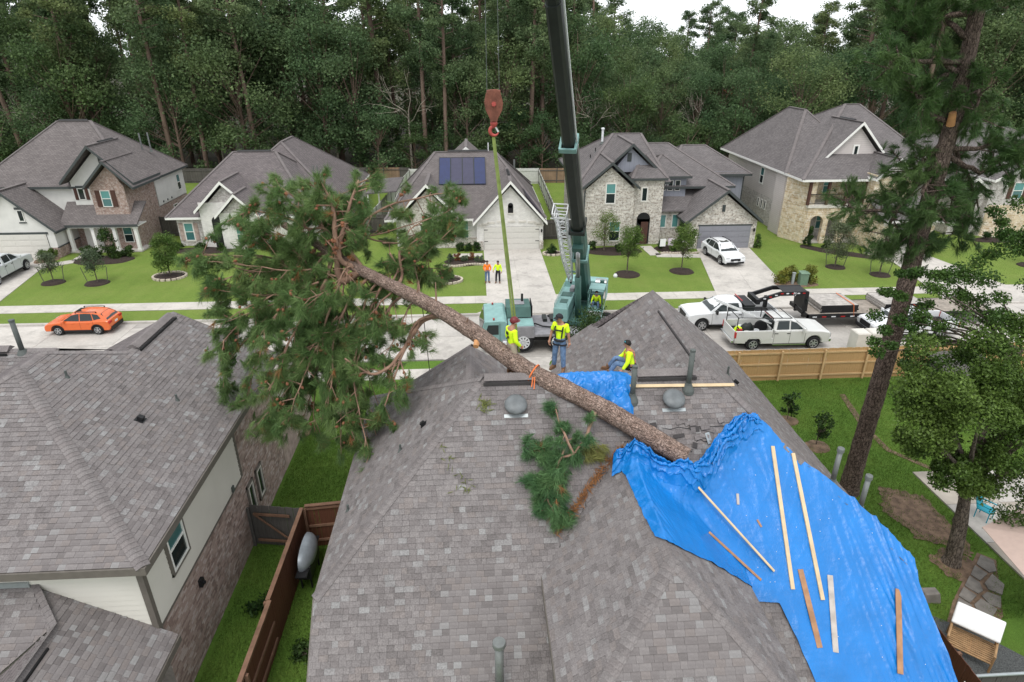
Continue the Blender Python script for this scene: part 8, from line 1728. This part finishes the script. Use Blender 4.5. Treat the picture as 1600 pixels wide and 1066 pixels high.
# ------------------------------------------------------------ front garden planting across the street
def ringed(x, y, r, edge=None, ry=None, mat='mulch', h=.10):
    bed('mulch_ring', blob_pts(x, y, r, ry or r * .9, 20, .06, x), h, mat)
    if edge:
        t_ = thing('stone_edging', edge, 'edging', (x, y, 0)); n = int(r * 17)
        for k in range(n): a = 2 * math.pi * k / n; px, py = x + (r + .06) * math.cos(a), y + ((ry or r * .9) + .06) * math.sin(a); d = V(-math.sin(a), math.cos(a), 0); MB().obox((px, py, .07), d * (math.pi * r / n * .8), V(math.cos(a), math.sin(a), 0) * .075, V(0, 0, .07 + .015 * random.random())).build('edging_stone', 'paver', t_)
def sapling(label, x, y, h, r, mat, stakes=False, low=.36, per=150, size=.10, n=28, group=None):
    plant('sapling_tree', label, x, y, h, r, mat, n, per, size, group, z=.05, low=low, cat='tree')
    if stakes:
        for dx in (-1, 1): t_ = thing('tree_stake', 'thin stake %s of %s' % ('left' if dx < 0 else 'right', label), 'stake', (x + dx * .75, y, 0)); MB().tube([(x + dx * .72, y, -.05), (x + dx * .95, y, 1.25)], .025, 6).build('stick', 'fence_grey', t_)
ringed(-32.3, 47.4, .85); sapling('the sparse sapling nearest the silver pickup', -32.3, 47.5, 2.5, .85, 'leaf_olive', True, per=80); ringed(-28.9, 47.1, .9); sapling('the sparse sapling in front of the brick porch', -28.9, 47.2, 2.7, .9, 'leaf_olive', True, per=90)
ringed(-24.0, 48.3, 1.15, 'pale stone ring round the bushy tree right of the porch', .95); sapling('bushy round tree in a pale stone ring right of the porch', -24.0, 48.4, 3.4, 1.15, 'leaf_sap', low=.22, per=330, size=.10)
bed('flower_bed', blob_pts(-31.4, 53.0, 2.5, 1.3, 26, .2, 3), .12); bed('flower_bed', blob_pts(-36.3, 53.4, .9, 1.1, 18, .2, 5), .1, 'dirt')
hedge_lab = ['first round shrub from the left in the bed before the brick porch', 'second round shrub from the left in the bed before the brick porch', 'third round shrub from the left in the bed before the brick porch', 'rightmost round shrub in the bed before the brick porch']
for k, (x, y) in enumerate([(-33.0, 53.6), (-32.2, 53.3), (-30.6, 53.3), (-29.8, 53.8)]): plant('round_shrub', hedge_lab[k], x, y, 1.0, .62, 'leaf_shrub', 16, 90, .12, 'round shrubs before the brick porch', low=.1)
plant('garden_bush', 'taller loose bush in the middle of the porch bed', -31.3, 53.6, 2.6, .8, 'leaf_shrub', 18, 80, .14, low=.15)
for k, (x, y) in enumerate([(-36.7, 53.9), (-36.0, 54.0)]): plant('round_shrub', ['bright shrub nearest the garage of the brick porch house', 'bright shrub beside the walk of the brick porch house'][k], x, y, .8, .5, 'leaf_sap', 12, 80, .12, low=.1)
bed('flower_bed', blob_pts(-24, 55.4, 3.2, 1.0, 24, .2, 8), .1)
for k in range(4): plant('low_shrub', ['leftmost low shrub below the pale brick window', 'low shrub right of the leftmost one at the pale brick wall', 'low shrub under the double gable', 'low shrub right of the double gable'][k], -26.2 + k * 1.9 + (1.5 if k == 3 else 0), 55.6 - .4 * (k == 2), .8, .5, 'leaf_shrub', 10, 70, .12, 'low shrubs before the pale brick house', low=.1)
ringed(-2.3, 46.1, 1.15, 'stone ring round the spiky plant on the lawn of the solar house', .85); plant('spiky_plant', 'spiky grassy plant inside the stone ring on the lawn', -2.3, 46.2, .8, .6, 'leaf_sap', 12, 60, .25, low=.1)
bed('flower_bed', blob_pts(-.9, 50.7, 1.75, 1.15, 24, .15, 2), .12)
t_ = thing('stone_edging', 'pale stone edging of the bed beside the driveway of the solar house', 'edging', (-.9, 49.5, 0))
for k in range(16): x = -2.6 + k * .21; MB().obox((x, 49.62 - .22 * math.sin(k * .4), .08), (.09, 0, 0), (0, .08, 0), (0, 0, .08)).build('edging_stone', 'paver', t_)
for k in range(5): plant('low_shrub', ['first low purplish shrub from the left in the driveway bed', 'second low purplish shrub from the left in the driveway bed', 'middle low purplish shrub in the driveway bed', 'fourth low purplish shrub in the driveway bed', 'low purplish shrub closest to the driveway'][k], -2.1 + k * .58, 50.6 + .3 * (k % 2), .7, .38, 'leaf_rust' if k % 2 else 'leaf_olive', 9, 60, .11, 'low shrubs in the driveway bed', low=.1)
for k in range(3): plant('round_shrub', ['left clipped round shrub beside the white garage', 'middle clipped round shrub beside the white garage', 'right clipped round shrub beside the white garage'][k], -1.35 + k * .72, 53.9, .75, .42, 'leaf_shrub', 14, 90, .10, 'clipped shrubs beside the white garage', low=.1)
ringed(6.7, 52.5, .75, 'small stone ring right of the white garage', .5); plant('round_shrub', 'single clipped shrub right of the white garage', 6.7, 52.6, .75, .5, 'leaf_shrub', 14, 90, .10, low=.1)
ringed(11.95, 46.7, 1.05); sapling('young tree on the lawn nearest the crane boom', 11.95, 46.8, 3.8, 1.15, 'leaf_sap', low=.38, per=190); ringed(16.5, 47.2, 1.0); sapling('young upright tree on the lawn beside the white car', 16.5, 47.3, 4.0, 1.0, 'leaf_sap', low=.33, per=210)
o = MB().lathe((10.9, 46.2, 0), [(.16, 0), (.17, .12), (.1, .24), (0, .26)], 12).build('garden_light', 'white_m'); tag(o, 'small white lamp beside the mulch ring near the boom', 'lamp')
bed('flower_bed', blob_pts(12.2, 53.0, 2.6, 1.2, 24, .2, 1), .12); bed('flower_bed', blob_pts(17.6, 53.4, 1.6, 1.3, 22, .2, 6), .12)
plant('multi_stem_tree', 'open branching ornamental tree against the white stone wall', 11.3, 52.9, 3.7, 1.25, 'leaf_sap', 22, 130, .10, low=.3, cat='tree')
for k, (x, y, h) in enumerate([(10.4, 53.3, .9), (12.6, 52.6, .8), (13.6, 53.4, .9), (16.6, 53.2, .8), (17.4, 52.8, .9), (18.3, 53.2, 1.0)]): plant('garden_bush', ['bush at the left corner of the white stone house', 'bush in the mulch under the stone house window', 'bush left of the arched door', 'bush right of the arched door by the flags', 'bush below the garden flags', 'bush beside the grey garage'][k], x, y, h, .5, 'leaf_shrub', 10, 70, .12, low=.1)
plant('multi_stem_tree', 'small tree by the corner of the grey garage', 18.6, 54.2, 2.6, .7, 'leaf_shrub', 14, 70, .13, low=.3, cat='tree'); plant('round_shrub', 'light green bush right of the grey garage', 25.3, 53.4, 1.4, .5, 'leaf_sap', 14, 70, .12, low=.1)
for k, (x, y, rz) in enumerate([(16.35, 52.4, .1), (17.15, 52.6, -.25), (17.85, 51.8, .35)]):
    t_ = thing('garden_flag', ['white garden flag left of the other two by the stone house', 'pink printed garden flag between the other two', 'tilted printed garden flag right of the other two'][k], 'flag', (0, 0, 0)); MB().tube([(-.28, 0, 0), (-.28, 0, 1.25), (.30, 0, 1.28)], .014, 6).build('stand', 'black', t_); MB().box(-.26, .26, -.008, .008, .55, 1.22).build('banner', 'cushion' if k == 0 else 'flag', t_); t_.location = (x, y, 0); t_.rotation_euler = (0, .25 if k == 2 else 0, rz)
t_ = thing('stone_edging', 'low stone edging along the walk of the stone house', 'edging', (17.5, 52, 0))
for k in range(14): x = 16.2 + k * .25; MB().obox((x, 51.95 + .1 * math.sin(k), .08), (.1, 0, 0), (0, .08, 0), (0, 0, .07)).build('edging_stone', 'paver', t_)
bed('flower_bed', [(29.6, 54.0), (30.2, 53.0), (32.0, 52.1), (33.8, 50.8), (34.4, 49.8), (33.6, 49.4), (32.4, 50.2), (30.4, 51.6), (29.2, 53.2)], .1); plant('cone_shrub', 'dark cone shaped shrub at the corner of the arched porch', 30.1, 53.5, 1.9, .62, 'leaf_shrub', 26, 80, .12, low=.05, cone=True); plant('round_shrub', 'low dark shrub before the first arch', 31.4, 52.9, .7, .5, 'leaf_shrub', 12, 80, .11, low=.1)
ringed(29.4, 47.5, .8); sapling('the olive green tree before the arched porch', 29.4, 47.6, 3.7, 1.25, 'leaf_olive', True, low=.30, per=230); ringed(31.9, 45.4, .8); sapling('the olive green tree left of the pine trunk', 31.9, 45.5, 3.6, 1.2, 'leaf_olive', True, low=.30, per=230)
bed('flower_bed', blob_pts(24.3, 43.7, 1.7, .75, 24, .2, 9), .08, 'dirt')
for k, (x, y, h, m_) in enumerate([(23.2, 44.0, 1.3, 'leaf_yel'), (24.2, 44.4, 1.2, 'leaf_yel'), (25.3, 43.8, 1.5, 'leaf_yel')]): plant('hedge_shrub', ['yellow green shrub left of the utility box', 'yellow green shrub behind the utility box', 'yellow green shrub right of the utility box'][k], x, y, h, .62, m_, 16, 90, .11, low=.05)
t_ = thing('utility_box', 'green utility box between the yellow green shrubs', 'box', (24.6, 43.4, 0)); MB().box(24.3, 24.9, 43.2, 43.7, 0, .95).build('cabinet', 'util', t_, bevel=.03); MB().prism([(24.27, 43.15, .95), (24.93, 43.15, .95), (24.93, 43.75, 1.03), (24.27, 43.75, 1.03)], (0, 0, .04)).build('lid', 'util', t_)
t_ = thing('utility_post', 'grey utility post beside the green box', 'post', (23.85, 43.5, 0)); MB().box(23.76, 23.94, 43.42, 43.58, 0, .95).build('pedestal', 'flash', t_, bevel=.02); MB().box(23.74, 23.96, 43.4, 43.6, .95, 1.0).build('cap', 'flash', t_)
ringed(45.5, 47.0, .8); sapling('young tree on the lawn of the house at the right edge', 45.5, 47.1, 3.6, 1.1, 'leaf_sap', low=.35); bed('flower_bed', blob_pts(49, 54.4, 3, .9, 22, .2, 4), .1)
for k in range(3): plant('low_shrub', ['left low shrub before the taupe brick house', 'middle low shrub before the taupe brick house', 'right low shrub before the taupe brick house'][k], 47.6 + k * 1.6, 54.5, .8, .55, 'leaf_shrub', 10, 70, .12, 'low shrubs before the taupe house', low=.1)
plant('multi_stem_tree', 'feathery young tree in the near front garden before the crane', 5.4, 27.6, 4.9, 1.35, 'leaf_shrub', 30, 220, .10, low=.35, cat='tree')
bed('mulch_patch', blob_pts(-6.9, 27.0, .7, .5, 18, .2, 4), .06); bed('mulch_patch', blob_pts(-8.4, 25.3, .6, .5, 18, .2, 5), .06, 'dirt')
# blades of grass on the near lawns and kerb strips
def blades(name, label, x0, x1, y0, y1, n, h, keep=lambda x, y: True, mat='grassn'):
    P = np.stack([x0 + (x1 - x0) * rng.random(n), y0 + (y1 - y0) * rng.random(n), np.zeros(n)], 1); P = P[[keep(a, b) for a, b, _ in P]]; m = len(P); d = rng.normal(size=(m, 3)) * .45; d[:, 2] = 1; t = P + d * (h * (.6 + .8 * rng.random(m)))[:, None]; s2 = rng.normal(size=(m, 3)); s2[:, 2] = 0; s2 *= .010 / (np.linalg.norm(s2, axis=1)[:, None] + 1e-9)
    o = link(name, np_mesh(name, np.stack([P - s2, P + s2, t], 1), [mat])); tag(o, label, 'grass', kind='stuff')
bare = [blob_pts(16.7, 17.9, .85, 1.25, 40, .45, 4), blob_pts(16.3, 15.5, .45, .4, 22, .3, 7)]
blades('grass', 'lush grass blades of the right lawn', 11, 26, 13.2, 28.8, 130000, .07, lambda x, y: not (x > 18.1 and y < 20.6) and (random.random() < .06 or not any(pip(x, y, b_) for b_ in bare)) and not (x > 14.2 and y < 16 and x - y < 2.3 and x - y > 1.2), 'leaf_lawn')
blades('grass', 'grass blades in the alley and garden between the two near houses', -8.1, -4.2, 6.5, 30, 60000, .07, mat='leaf_lawn')
# scattered dead branches and weeds in the alley
plant('weed_clump', 'dark weeds at the foot of the alley fence', -6.9, 15.0, .35, .6, 'leaf_shrub', 14, 40, .12, low=.1); plant('weed_clump', 'dark weeds between the alley fence and the near house', -5.2, 13.2, .3, .55, 'leaf_shrub', 14, 40, .12, low=.1)
# ------------------------------------------------------------ the forest behind
def proto_pine(h, crown0, seed, dense=1.25):
    r_ = np.random.default_rng(seed); t_ = thing('pine_tree', None, None); bend = r_.normal(size=2) * .35
    pts = [V(0, 0, -.3), V(bend[0] * .3, bend[1] * .3, h * .3), V(bend[0], bend[1], h * .65), V(bend[0] * .8, bend[1] * .8, h)]; P_, Q_ = finer(pts, [h * .0125, h * .0108, h * .0085, .04], 12)
    MB().tube(P_, Q_, 8).build('trunk', 'bark_far', t_, smooth=True); cs, rr = [], []; q = MB()
    for k in range(int(30 * dense)):
        u = (k + r_.random()) / (30 * dense); z = h * (crown0 + (1.0 - crown0) * u); wd = h * .115 * (1.15 - u) ** .6 * (.45 + .75 * min(1, u * 3)); a = r_.uniform(0, 6.28); d = wd * (.35 + .75 * r_.random()); c = (bend[0] + d * math.cos(a), bend[1] + d * math.sin(a), z + d * .12); cs.append(c); rr.append(h * .048 * (.7 + .7 * r_.random())); q.tube([(bend[0], bend[1], z - d * .15), c], [.07, .02], 4, cap=False)
    tag(q.build('limbs', 'bark_far', t_), kind='stuff'); tag(link('crown', np_mesh('crown', leaves(cs, rr, int(250 * dense), .30, .6, .05, .2), ['leaf_pine_far']), t_), kind='stuff'); return t_
def proto_hard(h, wd, seed, mat, n=30, per=320, size=.27, base=.22):
    r_ = np.random.default_rng(seed); t_ = thing('hardwood_tree', None, None); MB().tube([V(0, 0, -.3), V(.1, .1, h * .35), V(0, .1, h * .7)], [h * .014, h * .011, .04], 7).build('trunk', 'bark_far', t_); cs, rr = [], []; q = MB()
    for k in range(n):
        u = r_.random(); z = h * (base + (1 - base) * u * .95); w_ = wd * math.sqrt(max(.08, 1 - ((u - .5) / .56) ** 2)); a = r_.uniform(0, 6.28); d = w_ * math.sqrt(r_.random()); c = (d * math.cos(a), d * math.sin(a), z); cs.append(c); rr.append(wd * (.32 + .26 * r_.random())); q.tube([(0, .05, z * .6), c], [.06, .02], 4, cap=False)
    tag(q.build('limbs', 'bark_far', t_), kind='stuff'); tag(link('crown', np_mesh('crown', leaves(cs, rr, per, size, .75, .08, .15), [mat]), t_), kind='stuff'); return t_
def proto_dead(h, seed):
    r_ = random.Random(seed); t_ = thing('dead_tree', None, None); q = MB(); top = V(r_.gauss(0, .5), 0, h * .55); q.tube([V(0, 0, -.2), V(.1, 0, h * .3), top], [.16, .13, .09], 7)
    def grow(p, d, L, r0, depth):
        e = p + d * L; m_ = p.lerp(e, .5) + Vector([r_.gauss(0, .12) * L * .4 for _ in range(3)]); q.tube([p, m_, e], [r0, r0 * .75, r0 * .5], 5, cap=False)
        if depth:
            for _ in range(r_.choice((2, 3))): grow(e, (d + Vector([r_.gauss(0, .55) for _ in range(3)]) + V(0, 0, .15)).normalized(), L * r_.uniform(.55, .8), r0 * .5, depth - 1)
    for _ in range(4): grow(top.lerp(V(.1, 0, h * .3), r_.random() * .6), V(r_.gauss(0, .8), r_.gauss(0, .8), 1).normalized(), h * .22, .075, 3)
    q.build('trunk', 'bark_pale', t_); return t_
pines = [proto_pine(26, .50, 1), proto_pine(26, .42, 2), proto_pine(26, .56, 3, 1.05), proto_pine(26, .34, 4, 1.4)]
hards = [proto_hard(15, 4.2, 11, 'leaf_hw_far'), proto_hard(15, 3.6, 12, 'leaf_hw_far', 26), proto_hard(15, 4.8, 13, 'leaf_hw_far', 34), proto_hard(15, 4.0, 14, 'leaf_dk_far', 28)]
under = [proto_hard(7, 2.6, 21, 'leaf_dk_far', 20, 230, .24, .08), proto_hard(7, 3.0, 22, 'leaf_dk_far', 22, 230, .24, .05), proto_hard(7, 2.4, 23, 'leaf_hw_far', 18, 230, .24, .08)]
deads = [proto_dead(14, 5), proto_dead(14, 6), proto_dead(14, 8)]
used = set(); rf = random.Random(5); root_of = {}
def plant_tree(kind, x, y, h, h0, label, cat, group, rz=None):
    p = kind; o = p if p.name not in used else copy_tree(p); used.add(p.name); s_ = h / h0; o.location = (x, y, -.35); o.rotation_euler = (rf.gauss(0, .018), rf.gauss(0, .018), rf.uniform(0, 6.28) if rz is None else rz); o.scale = (s_ * rf.uniform(.9, 1.1), s_ * rf.uniform(.9, 1.1), s_)
    tag(o, label, cat, group); return o
def gx(px, py, Y): r = FW + RT * ((px - 800) / 980) - UP * ((py - 533) / 980); return r.x * Y / r.y
front = [(36, 225, 91, 27, 'slanting pine trunk at the far left edge of the forest'), (134, 185, 93, 26, 'left one of two close pine trunks above the first house roof'), (150, 185, 95, 26, 'right one of two close pine trunks above the first house roof'), (268, 240, 90, 29, 'tall bare pine trunk just right of the first house roof'), (322, 255, 90, 28, 'tall bare pine trunk left of the second house roof'), (402, 230, 91, 29, 'tall bare pine trunk behind the second house roof'), (480, 170, 100, 27, 'pine trunk behind the right part of the second house roof'), (697, 235, 91, 27, 'tall pine trunk straight behind the solar roof'), (712, 210, 96, 27, 'pine trunk just right of the one behind the solar roof'), (828, 205, 94, 28, 'pine trunk right of the hanging hook block'), (1156, 170, 112, 27, 'single tall pine rising above the low forest between the stone and balcony houses'), (615, 120, 104, 27, 'pine left of the solar roof deeper in the forest'), (880, 150, 104, 27, 'pine half hidden behind the crane boom')]
for px, py, Y, h, lab in front: plant_tree(rf.choice(pines[:3]), gx(px, py, Y), Y, h, 26, lab, 'tree', 'tall pines at the forest edge')
def low_gap(x, y):
    """the part of the forest where the skyline drops"""
    a = x / y; return gx(950, 60, 1) < a < gx(1365, 60, 1)
cnt = {}
MARKS = [(0, 130, 'the first house roof'), (130, 290, 'the first house right end'), (290, 470, 'the second house'), (470, 620, 'the gap beside the solar house'), (620, 760, 'the solar panels'), (760, 880, 'the hook block'), (880, 1010, 'the crane boom'), (1010, 1140, 'the stone house roof'), (1140, 1270, 'the balcony house left peak'), (1270, 1400, 'the balcony house right peak'), (1400, 1500, 'the standing pine trunk')]
ORD = ['first', 'second', 'third', 'fourth', 'fifth', 'sixth', 'seventh', 'eighth', 'ninth', 'tenth', 'eleventh', 'twelfth', 'thirteenth', 'fourteenth']
DEPTH = {89: 'forest edge', 97: 'front row', 104: 'second row', 112: 'third row', 121: 'fourth row', 132: 'fifth row', 146: 'sixth row', 164: 'last row'}
def spot(kind, x, y, Y):
    q_ = Vector((x, y, 12 - CAM_H)); px = 800 + 980 * q_.dot(RT) / q_.dot(FW); m_ = 'the left edge' if px < 0 else 'the right edge' if px >= 1500 else next(n_ for a, b, n_ in MARKS if a <= px < b)
    k = cnt.get((kind, Y, m_), 0); cnt[kind, Y, m_] = k + 1; return '%s %s, %s, behind %s' % (ORD[k], kind, DEPTH[Y], m_)
for row, (Y, sp) in enumerate([(97, 6.2), (104, 6.4), (112, 6.8), (121, 7.2), (132, 7.8), (146, 8.2), (164, 8.6)]):
    x = -.88 * Y - 4 + rf.uniform(0, 4)
    while x < 1.08 * Y + 6:
        y = Y + rf.uniform(-2.5, 2.5); gap = low_gap(x, y)
        if rf.random() < (.66 if not gap else (.10 if Y < 125 else .45)):
            h = rf.uniform(27, 35) if not gap else (rf.uniform(15, 18) if Y < 125 else rf.uniform(22.5, 26)); plant_tree(rf.choice(pines), x, y, h, 26, spot('tall pine', x, y, Y), 'tree', 'pines inside the forest')
        else:
            h = rf.uniform(14, 24) if not gap else rf.uniform(13.5, 16.5) + (Y - 97) * .125; plant_tree(rf.choice(hards), x, y, h, 15, spot('leafy hardwood', x, y, Y), 'tree', 'hardwoods inside the forest')
        x += sp * rf.uniform(.75, 1.2)
x = -80
while x < 98:
    y = rf.uniform(89.5, 93.5); plant_tree(rf.choice(under if rf.random() < .7 else hards), x, y, rf.uniform(5, 10), 7 if True else 15, spot('low leafy tree', x, y, 89), 'tree', 'understory along the forest edge'); x += rf.uniform(3.0, 4.6)
for px, py, Y, h, lab in [(640, 200, 92, 15, 'pale dead tree with forked branches left of the solar roof'), (345, 230, 93, 13, 'pale leaning dead tree left of the second house roof'), (925, 170, 93, 13, 'pale dead branches right of the crane boom'), (520, 180, 95, 15, 'grey leafless tree behind the fallen crown'), (735, 190, 93, 11, 'pale bent dead tree left of the hook'), (1085, 150, 98, 12, 'pale bare stems in the low forest behind the stone house'), (60, 160, 94, 14, 'grey leafless tree above the left end of the first roof')]: plant_tree(rf.choice(deads), gx(px, py, Y), Y, h, 14, lab, 'tree', None)
o = plant_tree(proto_hard(8, 2.2, 31, 'leaf_rust', 16, 110, .32, .2), gx(1137, 110, 116), 116, 13, 8, 'rust brown dead crown in the green forest behind the balcony house', 'tree', None)
for k, (px, py, Y, h, m_) in enumerate([(590, 225, 88.5, 9.5, 'leaf_hw_far'), (470, 215, 87, 4.0, 'leaf_sap'), (1045, 300, 88, 3, 'leaf_sap')]): plant_tree(proto_hard(8, 2.6, 41 + k, m_, 20, 150, .30, .05), gx(px, py, Y), Y, h, 8, ['large dense green tree at the back fence left of the solar house', 'small bright green tree at the back fence behind the second house', 'bright bush at the back fence behind the stone house'][k], 'tree', None)
for p in pines + hards + under + deads:
    if p.name not in used:
        for c_ in list(p.children_recursive): bpy.data.objects.remove(c_)
        bpy.data.objects.remove(p)
